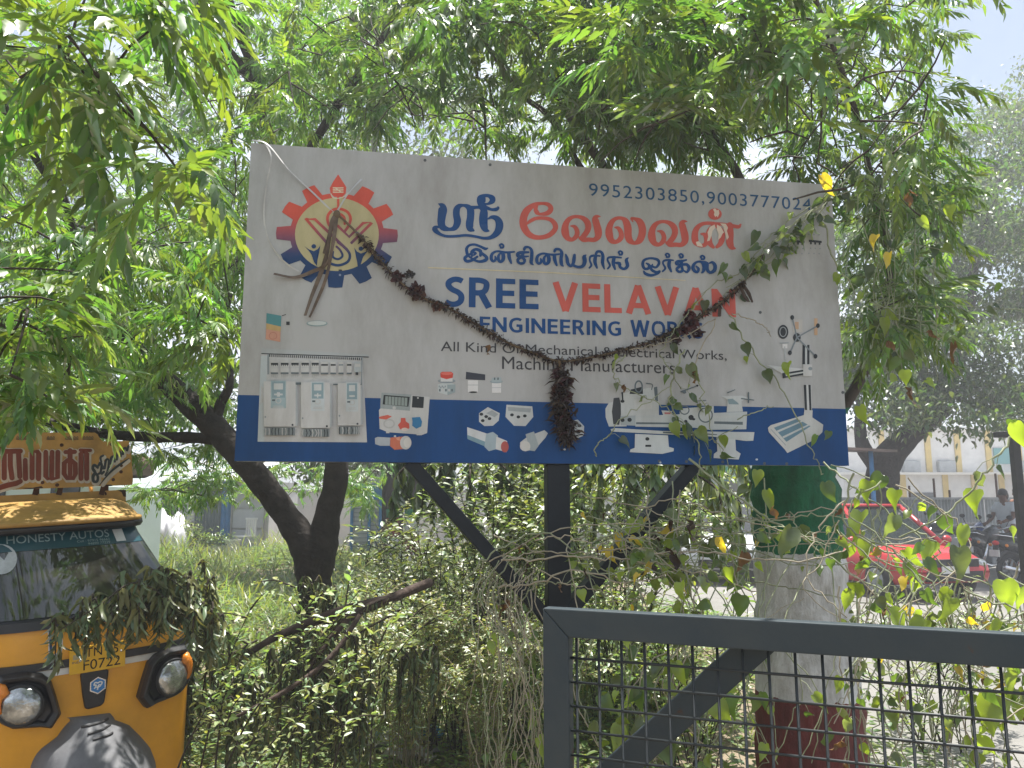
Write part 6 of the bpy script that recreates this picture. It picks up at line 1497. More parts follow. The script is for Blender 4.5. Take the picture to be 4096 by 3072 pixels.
# tangle of stems between the post, the braces and the painted trunk
vs = []
for k in range(24):
    y0 = random.uniform(2060, 2330); d = random.uniform(2.7, 3.3); x0 = random.uniform(1900, 2700); x1 = x0+random.uniform(500, 1200)
    P_ = []
    for j in range(6):
        t_ = j/5; P_.append((x0+(x1-x0)*t_, y0+120*math.sin(t_*2.2+k)*random.uniform(.2, 1)+random.uniform(-30, 30)+60*t_, d-.15*t_+random.uniform(-.08, .08)))
    vs.append(dict(p=P_, dry=k % 2, leaf=.75, r=random.uniform(.0018, .0038)))
vs += [dict(p=[(2750, 1830, 2.95), (3000, 2030, 2.9), (3200, 2150, 2.85), (3420, 2300, 2.8), (3600, 2400, 2.8)], r=.005, leaf=.3), dict(p=[(2900, 2080, 2.9), (3100, 2085, 2.9), (3250, 2060, 2.9), (3400, 2080, 2.9)], r=.0035, leaf=.2), dict(p=[(1950, 2250, 2.95), (2200, 2130, 2.9), (2450, 2090, 2.9), (2700, 2120, 2.9), (3000, 2180, 2.9), (3400, 2170, 2.9)], dry=1, leaf=.4), dict(p=[(2000, 2350, 2.9), (2150, 2330, 2.85), (2300, 2280, 2.8), (2500, 2330, 2.8), (2700, 2280, 2.8)], dry=1, r=.004, leaf=.3), dict(p=[(1850, 2330, 2.9), (1990, 2200, 2.9), (2180, 2130, 2.9), (2330, 2230, 2.9), (2560, 2350, 2.85)], r=.0038, leaf=.3)]
lv = [(3078,2035,2.85,.06,'brown'),(3170,2110,2.7,.15,'grey'),(2722,2330,2.7,.10,'lime'),(2916,2270,2.75,.09,'lime'),(2876,2150,2.8,.07,'yellow'),(2975,2210,2.75,.10,'brown'),(2776,2090,2.8,.09,'black'),(2966,2380,2.65,.09,'green'),(2939,2780,2.5,.11,'green'),(2840,2800,2.5,.10,'lime'),(2600,2250,2.8,.07,'yellow'),(2700,2220,2.8,.07,'black'),(2620,2140,2.8,.075,'black'),(2680,2080,2.8,.06,'black'),(3030,1880,2.9,.07,'lime'),(3070,1960,2.9,.09,'lime'),(2300,2480,2.7,.05,'brown'),(2480,2900,2.6,.09,'lime'),(2560,2760,2.6,.09,'green'),(2700,2650,2.6,.08,'lime'),(2400,2780,2.6,.08,'green'),(2650,2960,2.5,.10,'green'),(2030,2400,2.9,.08,'brown')]
vine('tangle of vine stems and leaves strung between the sign braces and painted trunk', gnd(2900, 3300), vs, lv, dens=.22, asize=(.028, .058), kinds=('green', 'lime', 'lime', 'grey', 'green', 'grey', 'lime', 'lime', 'green', 'grey', 'lime', 'yellow', 'black', 'brown'))
vs = []
for k in range(26):
    u = random.uniform(2300, 3400); vs.append(dict(p=[(u, 1900+random.uniform(0, 250), 3.0), (u+random.uniform(-80, 120), 2200, 2.9), (u+random.uniform(-120, 160), 2480, 2.75), (u+random.uniform(-160, 200), 2760, 2.7), (u+random.uniform(-160, 200), 3050, 2.7)], leaf=.8, dry=k % 3 == 0))
vine('vine runners with lime green leaves trailing down behind the gate mesh', gnd(2700, 3400), vs, [(2480,2900,2.6,.10,'lime'),(2560,2760,2.6,.09,'green'),(2700,2650,2.6,.09,'lime'),(2400,2780,2.6,.09,'lime'),(2650,2960,2.5,.10,'green')], dens=.26, asize=(.04, .08), kinds=('green', 'lime', 'lime', 'grey', 'green', 'lime', 'grey', 'green', 'lime', 'lime', 'yellow'))
# right hand tangle
vs = []
for k in range(36):
    u = random.uniform(3320, 4300); v = random.uniform(1900, 2300) if u < 3650 else random.uniform(2240, 2380); d = random.uniform(2.1, 2.9)
    vs.append(dict(p=[(u, v, d), (u+random.uniform(-150, 250), v+150+random.uniform(-60, 60), d), (u+random.uniform(-200, 350), v+300, d-.05), (u+random.uniform(-250, 400), v+480+random.uniform(-100, 200), d-.1)], leaf=1.0, dry=k % 3 == 0, r=random.uniform(.0016, .0034)))
for k in range(24):
    u = random.uniform(3350, 4250); vs.append(dict(p=[(u, 2350, 2.4), (u+random.uniform(-60, 60), 2600, 2.35), (u+random.uniform(-90, 90), 2850, 2.3), (u+random.uniform(-90, 90), 3120, 2.3)], leaf=1.1, dry=k % 2))
vs += [dict(p=[(4180, 1650, 2.2), (4060, 1740, 2.2), (3950, 1880, 2.2), (3860, 1990, 2.25), (3740, 2080, 2.3), (3600, 2150, 2.4)], r=.004, leaf=.6), dict(p=[(3300, 1850, 2.8), (3450, 1980, 2.7), (3650, 2120, 2.6), (3800, 2280, 2.5), (4100, 2380, 2.4)], r=.0035, leaf=.5), dict(p=[(3320, 1860, 2.9), (3520, 1930, 2.8), (3640, 2050, 2.7)], r=.0025)]
lv = [(3446,2050,2.45,.15,'lime'),(3579,2060,2.45,.12,'grey'),(3730,2170,2.4,.09,'lime'),(3835,2190,2.2,.14,'grey'),(3476,1925,2.6,.09,'lime'),(3585,1960,2.6,.09,'lime'),(3531,1900,2.6,.085,'green'),(4055,1690,2.15,.09,'lime'),(4013,2320,2.2,.10,'lime'),(3802,2390,2.2,.08,'lime'),(3398,2360,2.5,.08,'lime'),(3446,2230,2.5,.09,'brown'),(3300,1930,2.8,.08,'green'),(3976,2770,2.1,.13,'lime'),(3651,2830,2.2,.10,'green'),(4021,2690,2.1,.09,'lime'),(3900,2560,2.2,.12,'lime'),(3700,2480,2.2,.10,'lime'),(3560,2440,2.3,.09,'lime'),(3930,2940,2.1,.11,'lime'),(3500,2560,2.3,.08,'yellow'),(3850,2100,2.35,.075,'lime'),(3900,1960,2.3,.09,'lime'),(3760,2060,2.4,.07,'green'),(4040,2110,2.2,.05,'lime'),(3620,2200,2.5,.085,'lime'),(3470,2160,2.55,.09,'lime'),(4080,2350,2.2,.08,'lime')]
vine('leafy vine sprawling over the gate corner in front of the red car', gnd(3900, 3600), vs, lv, dens=.22, asize=(.028, .058), kinds=('green', 'lime', 'lime', 'grey', 'lime', 'green', 'grey', 'green', 'lime', 'lime', 'green', 'yellow', 'brown'))
# bundle of dry hanging stems below the left brace
vs = []
for k in range(34):
    u = random.uniform(1930, 2180); d = random.uniform(2.85, 3.2); s_ = random.uniform(-90, 120)
    vs.append(dict(p=[(u, 2220+random.uniform(0, 90), d), (u-40+random.uniform(-40, 40), 2400, d-.05), (u+s_*.5+random.uniform(-50, 50), 2650, d-.1), (u+s_+random.uniform(-60, 60), 2880, d-.1), (u+s_*1.4, 3110, d-.1)], leaf=.18, dry=k % 4 != 0, r=random.uniform(.0015, .003)))
vine('bundle of dry vine stems hanging below the left brace', gnd(2080, 3400), vs, [(2180, 2850, 2.8, .11, 'lime'), (2150, 2950, 2.8, .10, 'lime'), (2010, 2420, 2.9, .07, 'brown'), (2120, 2640, 2.85, .05, 'green')], dens=.14)
# ================================================================== sheds, vehicles and people in the background
def B(w, c, d, name, m_, T, bevel=0.0, label=None, M=None):
    q = MB(); q.box(c, d, M); return q.build(name, m_, T, world=w, bevel=bevel, label=label)
M_tin = mat('grey_tin', (.33, .35, .37), .5, noise=.35, nscale=3); M_teal = mat('grey_green_tin', (.16, .20, .205), .55, noise=.3, nscale=2)
M_bluep = mat('blue_paint', (.035, .20, .46), .5, noise=.25, nscale=4); M_whitep = mat('white_wall_paint', (.62, .62, .62), .8, noise=.2, nscale=2)
M_dark = mat('dark_interior', (.025, .025, .028), .9); M_yelp = mat('yellow_wall_paint', (.56, .42, .15), .75, noise=.2, nscale=3)
M_con = mat('grey_cement', (.33, .32, .30), .9, noise=.3, nscale=3, bump=.2)
def corr(x0, x1, z0, z1, y, pitch=.09, amp=.018):
    q = MB(); n = max(4, int((x1-x0)/pitch*4))
    for i in range(n+1):
        x = x0+(x1-x0)*i/n; yy = y+amp*math.sin(i*math.pi/2); q.add([(x, yy, z0), (x, yy, z1)], [])
    q.f = [[2*i, 2*i+2, 2*i+3, 2*i+1] for i in range(n)]
    return q
# ---- shed on the left
D = 23.0
def X(u, d=D): return (u-2048)/FPX*d/ (CP) * (1/(1/CP)) if False else pix(u, 1994, d).x
def Z(v, d=D): return pix(2048, v, d).z
SH = thing('tin_shed', 'low tin shed with a light blue roof edge and grey-green shutter behind the neem', 'shed', (X(800), D, 0))
zt_ = Z(1925)
B(True, ((X(300)+X(1075))/2, D+1.6, zt_/2), (X(1075)-X(300), 3.0, zt_), 'wall', M_whitep, SH)
corr(X(780), X(884), .12, zt_-.05, D+.04).build('shutter', M_teal, SH); corr(X(885), X(926), .05, zt_, D+.03, .12).build('blue_column', M_bluep, SH)
corr(X(560), X(775), Z(2000), zt_, D+.04).build('upper_sheet', mat('brown_tin', (.13, .11, .10), .6, noise=.4, nscale=4), SH)
q = MB(); q.box((0, 0, 0), (X(560)-X(690) and X(690)-X(575), .06, zt_*.55)); 
B(True, ((X(575)+X(690))/2, D+.02, zt_*.40), (X(690)-X(575), .06, zt_*.8), 'doorway', M_dark, SH)
q = MB(); q.add([(X(280), D-.5, zt_-.02), (X(1085), D-.5, zt_+.03), (X(1085), D+3.4, zt_+.75), (X(280), D+3.4, zt_+.75)], [(0, 1, 2, 3)]); o = q.build('roof', mat('pale_blue_roof', (.42, .55, .62), .5, noise=.4, nscale=2, col2=(.40, .33, .27)), SH); s_ = o.modifiers.new('t', 'SOLIDIFY'); s_.thickness = .04
for u0, u1, v0, v1 in ((932, 1056, 2120, 2196), (932, 1056, 2035, 2112), (932, 1056, 1950, 2030)):
    B(True, ((X(u0)+X(u1))/2, D+.06, (Z(v0)+Z(v1))/2), (X(u1)-X(u0), .05, Z(v0)-Z(v1)), 'wall_panel', mat('pale_panel', (.50, .51, .54), .7, noise=.15, nscale=3), SH)
for u in (929, 1061): B(True, (X(u), D+.03, zt_*.5), (.05, .06, zt_), 'panel_post', M_con, SH)
B(True, (X(850), D-.35, .06), (X(1080)-X(640), .7, .12), 'plinth', M_con, SH, .02)
# tarp covered heap
T = thing('tarpaulin_heap', 'white tarpaulin draped over a heap in front of the tin shed', 'tarpaulin', (X(735), D-1.0, .1))
q = MB(); x0, x1 = X(645), X(835)
def tarp(i, j):
    x = x0+(x1-x0)*i; prof_ = max(0, math.sin(math.pi*i))**.45; h = (Z(1990)-.1)*prof_*(.82+.18*math.sin(i*9))*(1 if i < .72 else .72)
    a = j*math.pi; return (x+.04*math.sin(j*20+i*9), D-1.0-.55*math.cos(a)*(1+.12*math.sin(i*31)), .10+h*math.sin(a)**.6+.03*math.sin(i*40+j*13))
q.grid(tarp, 40, 18); q.build('cover', mat('white_tarp', (.66, .65, .68), .6, noise=.15, nscale=5, bump=.4, bscale=8), T, smooth=True)
B(True, ((X(690)+X(715))/2, D-1.56, .32), (.22, .05, .38), 'opening', M_dark, T)
# plastic chair
CH = thing('plastic_chair', 'white plastic chair standing against the pale shed wall', 'chair', (X(1012), D-.55, .12), R(-25))
M_pl = mat('white_plastic', (.66, .65, .64), .45, noise=.1, nscale=6)
B(False, (0, 0, .42), (.46, .44, .035), 'seat', M_pl, CH, .012)
for k in range(5): B(False, (-.16+k*.08, .23, .66), (.05, .022, .46), 'back_slat', M_pl, CH)
B(False, (0, .235, .90), (.44, .03, .06), 'back_rail', M_pl, CH, .01)
for sx_ in (-1, 1):
    for sy in (-1, 1): q = MB(); q.bar((sx_*.20, sy*.19, .42), (sx_*.24, sy*.24, 0), .04, .035); q.build('leg', M_pl, CH)
    q = MB(); q.tube([(sx_*.22, .22, .66), (sx_*.25, 0, .66), (sx_*.24, -.2, .62), (sx_*.22, -.2, .42)], .018, 6); q.build('armrest', M_pl, CH, smooth=True)
# tubs with plants
def tub(label, u, r_, h, mcol, pcol=None, ph=.4, leafs=.09, y=D-.9):
    T = thing('plant_tub' if pcol else 'bucket', label, 'plant pot' if pcol else 'bucket', (X(u), y, 0.12 if y > D-.7 else 0), group='tubs standing in front of the tin shed')
    q = MB(); q.lathe([(r_*.8, 0), (r_, h*.92), (r_*1.06, h*.92), (r_*1.06, h), (r_*.92, h), (r_*.88, h*.85)], (0, 0, 0), (0, 0, 1), 18); q.build('tub', mcol, T, world=False, smooth=False)
    q = MB(); q.lathe([(r_*.9, h*.84), (.01, h*.86)], (0, 0, 0), (0, 0, 1), 14); q.build('soil', M_dirt, T, world=False)
    if pcol:
        n = 420; pos = rng.normal(0, 1, (n, 3))*np.array((r_*1.1, r_*1.0, ph*.33))+np.array((0, 0, h+ph*.5)); pos[:, 2] = np.maximum(pos[:, 2], h*.9)
        V, F, C = place_many(ELL, pos, rng.uniform(0, 6.28, n), rng.uniform(-.6, .7, n), leafs*rng.uniform(.6, 1.4, n), greens(n, np.array(pcol)))
        np_mesh('plant', V, F, LEAF, T, col=C, world=False)['kind'] = 'stuff'
        q = MB()
        for _ in range(6): q.tube([(0, 0, h*.8), (random.uniform(-.1, .1), random.uniform(-.1, .1), h+ph*.4), (random.uniform(-.2, .2), random.uniform(-.2, .2), h+ph*.9)], .008, 4)
        q.build('plant_stems', M_twig, T, world=False, kind='stuff')
    return T
tub('grey tub with a tall yellow-green bush beside the tarpaulin', 812, .17, .28, M_con, (.16, .21, .05), .75)
tub('blue tub with a bushy bright green plant before the shutter', 872, .20, .24, M_bluep, (.20, .27, .045), .45)
tub('terracotta pot with bright leaves left of the blue tub', 845, .15, .22, mat('terracotta', (.33, .17, .11), .85), (.20, .26, .05), .40)
tub('small white tub without any plant by the blue column', 903, .15, .26, M_pl)
tub('white tub with a small green plant next to the blue column', 934, .17, .30, M_pl, (.12, .19, .06), .32)
tub('tall white bucket right of the plants near the chair', 982, .21, .46, M_pl)
# ---- van behind the rickshaw
D2 = 9.0
VN = thing('parked_van', 'white van with an orange stripe parked behind the rickshaw', 'van', (X(480, D2)-1.6, D2+1.0, 0))
M_van = mat('pale_van_paint', (.60, .68, .66), .35, noise=.1, nscale=3); M_org = mat('orange_stripe', (.70, .27, .02), .45)
M_glass = mat('dark_glass', (.02, .025, .028), .06, spec=.8)
xr = X(612, D2)-.62
B(True, (xr-2.1, D2+.9, 1.08), (4.2, 1.7, 1.55), 'body', M_van, VN, .12)
B(True, (xr-2.1, D2+.9, 2.02), (4.0, 1.55, .30), 'roof', mat('brown_roof', (.12, .075, .05), .7, noise=.3, nscale=4), VN, .12)
B(True, (xr-2.1, D2+.045, Z(2092, D2)), (4.16, .02, .06), 'stripe', M_org, VN)
for k in range(4): B(True, (xr-.42-k*1.0, D2+.048, 1.62), (.62 if k else .34, .03, .42), 'window', M_glass, VN, .01)
q = MB(); q.tube([(xr-.10, D2+.04, 1.42), (xr-.12, D2+.04, 1.7), (xr-.2, D2+.05, 1.9)], .02, 6); q.build('door_trim', M_org, VN)
for x_ in (xr-.8, xr-3.4):
    q = MB(); q.torus((x_, D2+.12, .32), (0, 1, 0), .22, .10, 24, 10); W_ = q.build('wheel', M_rub, VN, smooth=True); q = MB(); q.lathe([(.02, -.05), (.18, -.04), (.19, .05)], (x_, D2+.12, .32), (0, -1, 0), 16); q.build('rim', M_tin, W_)
# ---- blue kiosk and board in the middle
D3 = 21.0
K = thing('blue_kiosk', 'bright blue kiosk with a grille door seen past the dark tree', 'kiosk', (X(1480, D3), D3, 0))
x0, x1 = X(1405, D3), X(1552, D3); zk = Z(2005, D3)
B(True, ((x0+x1)/2, D3+1.0, 1.25), (x1-x0, 1.8, 2.5), 'wall', M_whitep, K)
B(True, ((x0+x1)/2, D3+.06, 1.78), (x1-x0+.06, .10, .42), 'fascia', M_bluep, K)
for u in (1408, 1478, 1522, 1549): B(True, (X(u, D3), D3+.05, .80), (.07, .08, 1.6), 'post', M_bluep, K)
for k in range(13): B(True, ((x0+x1)/2, D3+.07, .12+k*.11), (x1-x0-.1, .02, .018), 'grille_bar', M_tin, K)
B(True, ((x0+x1)/2, D3+.9, 2.55), (x1-x0+.5, 2.4, .08), 'roof', M_tin, K)
NB = thing('notice_board', 'blue notice board with white letters on a pole beyond the left brace', 'sign', (X(1665, 18), 18, 0))
B(True, (X(1672, 18), 18, Z(1965, 18)), (.62, .05, .36), 'panel', M_bluep, NB)
q = MB(); q.tube([(X(1668, 18), 18.05, 0), (X(1668, 18), 18.05, Z(1970, 18))], .03, 8); q.build('pole', M_tin, NB)
for i, tx in enumerate(('TH', 'CO')):
    r_ = text_mesh(tx, .02); q = MB(); q.cur = (.7, .7, .7)
    for vs_, fs in r_: q.add([(X(1650, 18)+p.x*.12, 17.97, Z(1975+i*20, 18)+p.y*.12) for p in vs_], fs)
    q.build('lettering', PAINT, NB, col=True)
# white wall beyond
WL_ = thing('compound_wall', 'long pale compound wall at the far side of the lot', 'wall', (-6, 27, 0))
B(True, (-3, 27, .9), (26, .25, 1.8), 'wall', M_whitep, WL_); B(True, (-3, 27, 1.84), (26.2, .34, .08), 'coping', M_con, WL_)
# painted trunks
def banded(name, label, pts, rs, bands, base):
    T = thing(name, label, 'tree', base, group='painted roadside trunks beyond the brace')
    S = smooth_path([(*p_, r_) for p_, r_ in zip(pts, rs)], 10)
    zz = [s_[2] for s_ in S]
    for (za, zb, col_, nm) in bands:
        sel = [s_ for s_ in S if za-.06 <= s_[2] <= zb+.06]
        if len(sel) > 1:
            q = MB(); q.tube([Vector(s_[:3]) for s_ in sel], [s_[3] for s_ in sel], 12); q.build(nm, col_, T, smooth=True)
    return T
M_pg = mat('trunk_green_paint', (.012, .16, .06), .8, noise=.3, nscale=8); M_pw = mat('trunk_white_paint', (.60, .59, .57), .85, noise=.35, nscale=8); M_pr = mat('trunk_red_paint', (.20, .022, .02), .8, noise=.3, nscale=8)
D4 = 15.0
for k, (u, r_, lean, gv, wv, lab) in enumerate(((1588, .13, -30, 2052, 2075, 'roadside tree trunk banded green, red and white, leftmost of the painted trunks'), (1640, .16, 20, 2048, 2062, 'roadside tree trunk banded green, white and brick red, rightmost of the painted trunks'))):
    zt4 = [Z(v, D4) for v in (2400, 2215, 2130, 2068, 2035, 1950)]
    bl_ = ((0, Z(2150, D4), M_pw, 'white_band'), (Z(2150, D4), Z(2072, D4), M_pr, 'red_band'), (Z(2072, D4), Z(2034, D4), M_pg, 'green_band'), (Z(2034, D4), 3.4, M_bark, 'bark')) if k == 0 else ((0, Z(2215, D4), M_pw, 'white_band'), (Z(2215, D4), Z(2135, D4), M_pr, 'red_band'), (Z(2135, D4), Z(2072, D4), M_pw, 'white_band'), (Z(2072, D4), Z(2038, D4), M_pg, 'green_band'), (Z(2038, D4), 3.4, M_bark, 'bark'))
    banded('painted_tree', lab, [(X(u, D4), D4, -.05), (X(u+lean*.3, D4), D4, .7), (X(u+lean*.6, D4), D4, 1.5), (X(u+lean, D4), D4, 2.6), (X(u+lean*2, D4), D4, 3.4)], [r_*1.2, r_, r_*.95, r_*.85, r_*.6], bl_, (X(u, D4), D4, 0))
    T = bpy.data.objects['painted_tree' if k == 0 else 'painted_tree.001']
    n = 2600; pos = rng.normal(0, 1, (n, 3))*np.array((.9, .8, .6))+np.array((X(u+lean*2, D4), D4, 4.1)); V, F, C = place_many(FINE, pos, rng.uniform(0, 6.28, n), rng.uniform(-1, .3, n), .12*rng.uniform(.7, 1.3, n), greens(n, np.array((.06, .11, .025))))
    np_mesh('crown', V, F, LEAF, T, col=C)['kind'] = 'stuff'
# ---- right hand side: building, fence, shelter, shop
D5 = 34.0
HB = thing('long_building', 'long white building with yellow pilasters across the road', 'building', (X(3850, D5), D5, 0))
xa, xb = X(3380, D5), X(4700, D5); zl = Z(1897, D5)
B(True, ((xa+xb)/2, D5+2, zl/2), (xb-xa, 4, zl), 'lower_wall', M_whitep, HB); B(True, ((xa+xb)/2, D5+4.5, zl+1.1), (xb-xa, 3, 2.2), 'upper_wall', M_whitep, HB)
B(True, ((xa+xb)/2, D5+1.9, zl+.03), (xb-xa+.2, 4.3, .10), 'ledge', mat('bright_ledge', (.70, .69, .66), .8), HB); B(True, ((xa+xb)/2, D5+4.4, zl+2.25), (xb-xa+.4, 3.6, .12), 'parapet', M_whitep, HB)
for u in (3480, 3615, 3785, 3900, 4010, 4150, 4300): B(True, (X(u, D5), D5-.02, zl/2), (.24, .08, zl-.02), 'pilaster', M_yelp, HB)
for u in (3540, 3725, 3845, 3968, 4090, 4230): B(True, (X(u, D5+3), D5+2.97, zl+1.1), (.26, .1, 2.18), 'pilaster', M_yelp, HB)
for u in (3650, 3790, 4100): B(True, (X(u, D5+3), D5+2.9, zl+.45), (.8, .3, .55), 'air_conditioner', M_tin, HB, .04)
B(True, (X(4035, D5+3), D5+2.95, zl+.95), (1.1, .06, .75), 'window', mat('teal_window', (.10, .26, .27), .3), HB)
for u in (3690, 4180): B(True, (X(u, D5), D5-.01, 1.3), (1.0, .06, 1.1), 'window', M_glass, HB)
FN = thing('tin_fence', 'grey corrugated tin fence in front of the white building', 'fence', (X(3750, 21), 21, 0))
x_ = X(3280, 21)
while x_ < X(4300, 21): corr(x_, x_+.86, .05, 1.62, 21, .085, .016).build('sheet', mat('fence_tin', (.36, .39, .41), .45, noise=.3, nscale=3), FN); x_ += .88
for u in (3640, 3740, 3800, 3990, 4150): q = MB(); q.tube([(X(u, 21.1), 21.1, 0), (X(u, 21.1), 21.1, random.uniform(1.8, 2.3))], .03, 6); q.build('post', M_rust, FN)
B(True, ((X(3280, 21)+X(4300, 21))/2, 20.95, 1.6), (X(4300, 21)-X(3280, 21), .06, .06), 'top_rail', M_tin, FN)
TS = thing('tin_shelter', 'flat tin shelter roof on blue poles right of the sign foot', 'shelter', (X(3460, 16), 16, 0))
zc = Z(1812, 16); q = MB(); q.add([(X(3250, 16), 15.4, zc+.06), (X(3545, 16), 15.4, zc-.02), (X(3545, 16), 17.4, zc+.10), (X(3250, 16), 17.4, zc+.18)], [(0, 1, 2, 3)]); o = q.build('roof', mat('brown_tin_roof', (.20, .17, .15), .7, noise=.4, nscale=4), TS); s_ = o.modifiers.new('t', 'SOLIDIFY'); s_.thickness = .05
for u, y_ in ((3495, 15.6), (3290, 15.6), (3495, 17.2), (3290, 17.2)): q = MB(); q.tube([(X(u, y_), y_, 0), (X(u, y_), y_, zc+.02)], .045, 8); q.build('pole', M_bluep, TS, smooth=True)
SHOP = thing('small_shop', 'small shop with a green and blue sign board behind the painted trunk', 'shop', (X(2980, 24), 24, 0))
x0, x1 = X(2760, 24), X(3290, 24)
B(True, ((x0+x1)/2, 25.6, 1.4), (x1-x0, 3, 2.8), 'wall', M_con, SHOP); B(True, ((x0+x1)/2, 24.08, .85), (x1-x0-.5, .06, 1.5), 'open_front', M_dark, SHOP)
B(True, ((x0+x1)/2, 23.95, Z(1893, 24)), (x1-x0, .08, .40), 'sign_panel', mat('sign_green', (.04, .35, .22), .4), SHOP); B(True, ((x0+x1)/2, 23.93, Z(1918, 24)), (x1-x0, .08, .10), 'sign_edge', M_bluep, SHOP)
for tx, u in (('ண', 2905), ('அ', 2975), ('ப', 2880), ('ம', 3010)):
    r_ = text_mesh(tx, .01); q = MB(); q.cur = (.75, .75, .75); o_ = 0
    for vs_, fs in r_: o_ += .002; q.add([(X(u, 24)+p.x*.26, 23.90-o_, Z(1902, 24)+p.y*.26) for p in vs_], fs)
    q.build('lettering', PAINT, SHOP, col=True)
TP = thing('iron_post', 'dark iron T-shaped post at the right edge of the picture', 'post', (X(4078, 8), 8, 0))
B(True, (X(4078, 8), 8, Z(1745, 8)/2), (.075, .075, Z(1745, 8)), 'upright', M_rust if False else mat('black_iron', (.03, .028, .028), .7, noise=.4, nscale=10), TP); B(True, (X(4100, 8), 8, Z(1738, 8)), (.48, .10, .06), 'crossbar', MATS['black_iron'], TP, .01)
# ---- cars
def car(label, loc, rz, paint, suv=False):
    T = thing('parked_car', label, 'car', loc, rz, group='cars on the road')
    W_ = .84; h0 = .30; bel = .88 if suv else .80; top = 1.68 if suv else 1.46
    # side profile (x forward)
    def loft(secs, name, m_, smooth=True, bev=.0):
        q = MB(); n = len(secs[0])
        for s_ in secs: q.add(s_, [])
        q.f = [[i*n+j, (i+1)*n+j, (i+1)*n+(j+1) % n, i*n+(j+1) % n] for i in range(len(secs)-1) for j in range(n)]+[list(range(n))[::-1], [(len(secs)-1)*n+j for j in range(n)]]
        return q.build(name, m_, T, world=False, smooth=smooth, bevel=bev)
    def ring_(x, w0, z0, z1, cr):
        zm = (z0+z1)/2; return [(x, -w0*.93, z0), (x, -w0, z0+.10), (x, -w0, zm), (x, -w0*.96, z1-.06), (x, -w0*.80, z1), (x, 0, z1+cr), (x, w0*.80, z1), (x, w0*.96, z1-.06), (x, w0, zm), (x, w0, z0+.10), (x, w0*.93, z0)]
    loft([ring_(-1.95, W_*.86, .42, bel-.08, .0), ring_(-1.85, W_*.95, .30, bel, .01), ring_(-1.0, W_, .22, bel+.04, .01), ring_(.6, W_, .22, bel+.03, .01), ring_(1.1, W_, .22, bel-.0, .02), ring_(1.6, W_*.96, .26, bel-.08, .03), ring_(1.86, W_*.88, .30, bel-.18, .02), ring_(1.95, W_*.78, .38, bel-.28, .0)], 'body', paint)
    def gr(x, w0, z): return [(x, -w0, z), (x, w0, z)]
    q = MB(); xs = ((-1.80 if suv else -1.55, W_*.90, bel+.0), (-1.45 if suv else -1.0, W_*.70, top-.02), (.15, W_*.70, top), (.95, W_*.90, bel-.0)); q.add([p_ for s_ in xs for p_ in gr(*s_)], [(2, 3, 5, 4), ]); 
    q.build('roof', paint, T, world=False)
    B(False, ((xs[1][0]+xs[2][0])/2, 0, top+.012), (xs[2][0]-xs[1][0]+.12, W_*1.40, .05), 'roof_skin', paint, T, .024)
    cab = MB(); cab.add([p_ for s_ in xs for p_ in gr(*s_)], [(0, 1, 3, 2), (4, 5, 7, 6), (0, 2, 4, 6), (1, 7, 5, 3)]); cab.build('windows', M_glass, T, world=False)
    for sy in (-1, 1):
        for a, b in ((0, 1), (2, 3)):
            q = MB(); q.tube([(xs[a][0], sy*xs[a][1], xs[a][2]), (xs[b][0], sy*xs[b][1], xs[b][2])], .05, 6); q.build('pillar', paint, T, world=False, smooth=True)
        q = MB(); q.tube([((xs[1][0]+xs[2][0])/2-.05, sy*W_*.70, top-.02), (-.25, sy*W_*.9, bel+.02)], .03, 6); q.build('pillar', M_blk, T, world=False)
        q = MB(); q.tube([(xs[1][0], sy*W_*.70, top), (xs[2][0], sy*W_*.70, top)], .03, 6); q.build('roof_rail', paint, T, world=False)
        q = MB(); q.sphere((.82, sy*(W_+.10), bel+.10), (.06, .10, .07), 10, 8); q.build('mirror', paint, T, world=False, smooth=True)
        q = MB(); q.sphere((1.80, sy*W_*.66, bel-.22), (.13, .17, .08), 12, 8); q.build('headlight', m_lens, T, world=False, smooth=True)
        q = MB(); q.sphere((1.90, sy*W_*.60, .42), (.05, .06, .06), 10, 6); q.build('fog_light', m_lens, T, world=False, smooth=True)
        for x__ in (-1.2, 1.22):
            q = MB(); q.torus((x__, sy*(W_-.06), .30), (0, 1, 0), .21, .095, 26, 10); wh = q.build('wheel', M_rub, T, world=False, smooth=True)
            q = MB(); q.lathe([(.02, .05), (.19, .035), (.20, -.05)], (x__, sy*(W_-.0), .30), (0, sy, 0), 18)
            for k in range(5): q.bar((x__, sy*(W_+.05), .30), (x__+.18*math.cos(k*1.2566), sy*(W_+.045), .30+.18*math.sin(k*1.2566)), .035, .02, up=(0, 1, 0))
            q.build('rim', M_tin, wh, world=False)
    B(False, (1.915, 0, .60), (.06, .95, .12), 'grille', M_blk, T, .01); B(False, (1.93, 0, .40), (.06, 1.05, .15), 'air_dam', M_blk, T, .01); B(False, (1.965, 0, .50), (.02, .50, .11), 'number_plate', M_wht, T); B(False, (1.955, 0, .66), (.02, .14, .06), 'emblem', mat('steel', (.55, .55, .55), .3, metal=1), T)
    return T
M_redp = mat('red_car_paint', (.40, .03, .035), .28, noise=.1, nscale=3); M_silv = mat('silver_car_paint', (.50, .51, .53), .25, noise=.1, nscale=3)
cb = pix(3625, 2330, 12.4)
car('red hatchback facing the camera on the road beyond the vines', (cb.x+.25, 14.2, .004), R(-90+14), M_redp)
cb = pix(2930, 2250, 15)
car('silver car half hidden behind the painted tree trunk', (cb.x+.2, 16.5, .004), R(-90-12), M_silv, True)
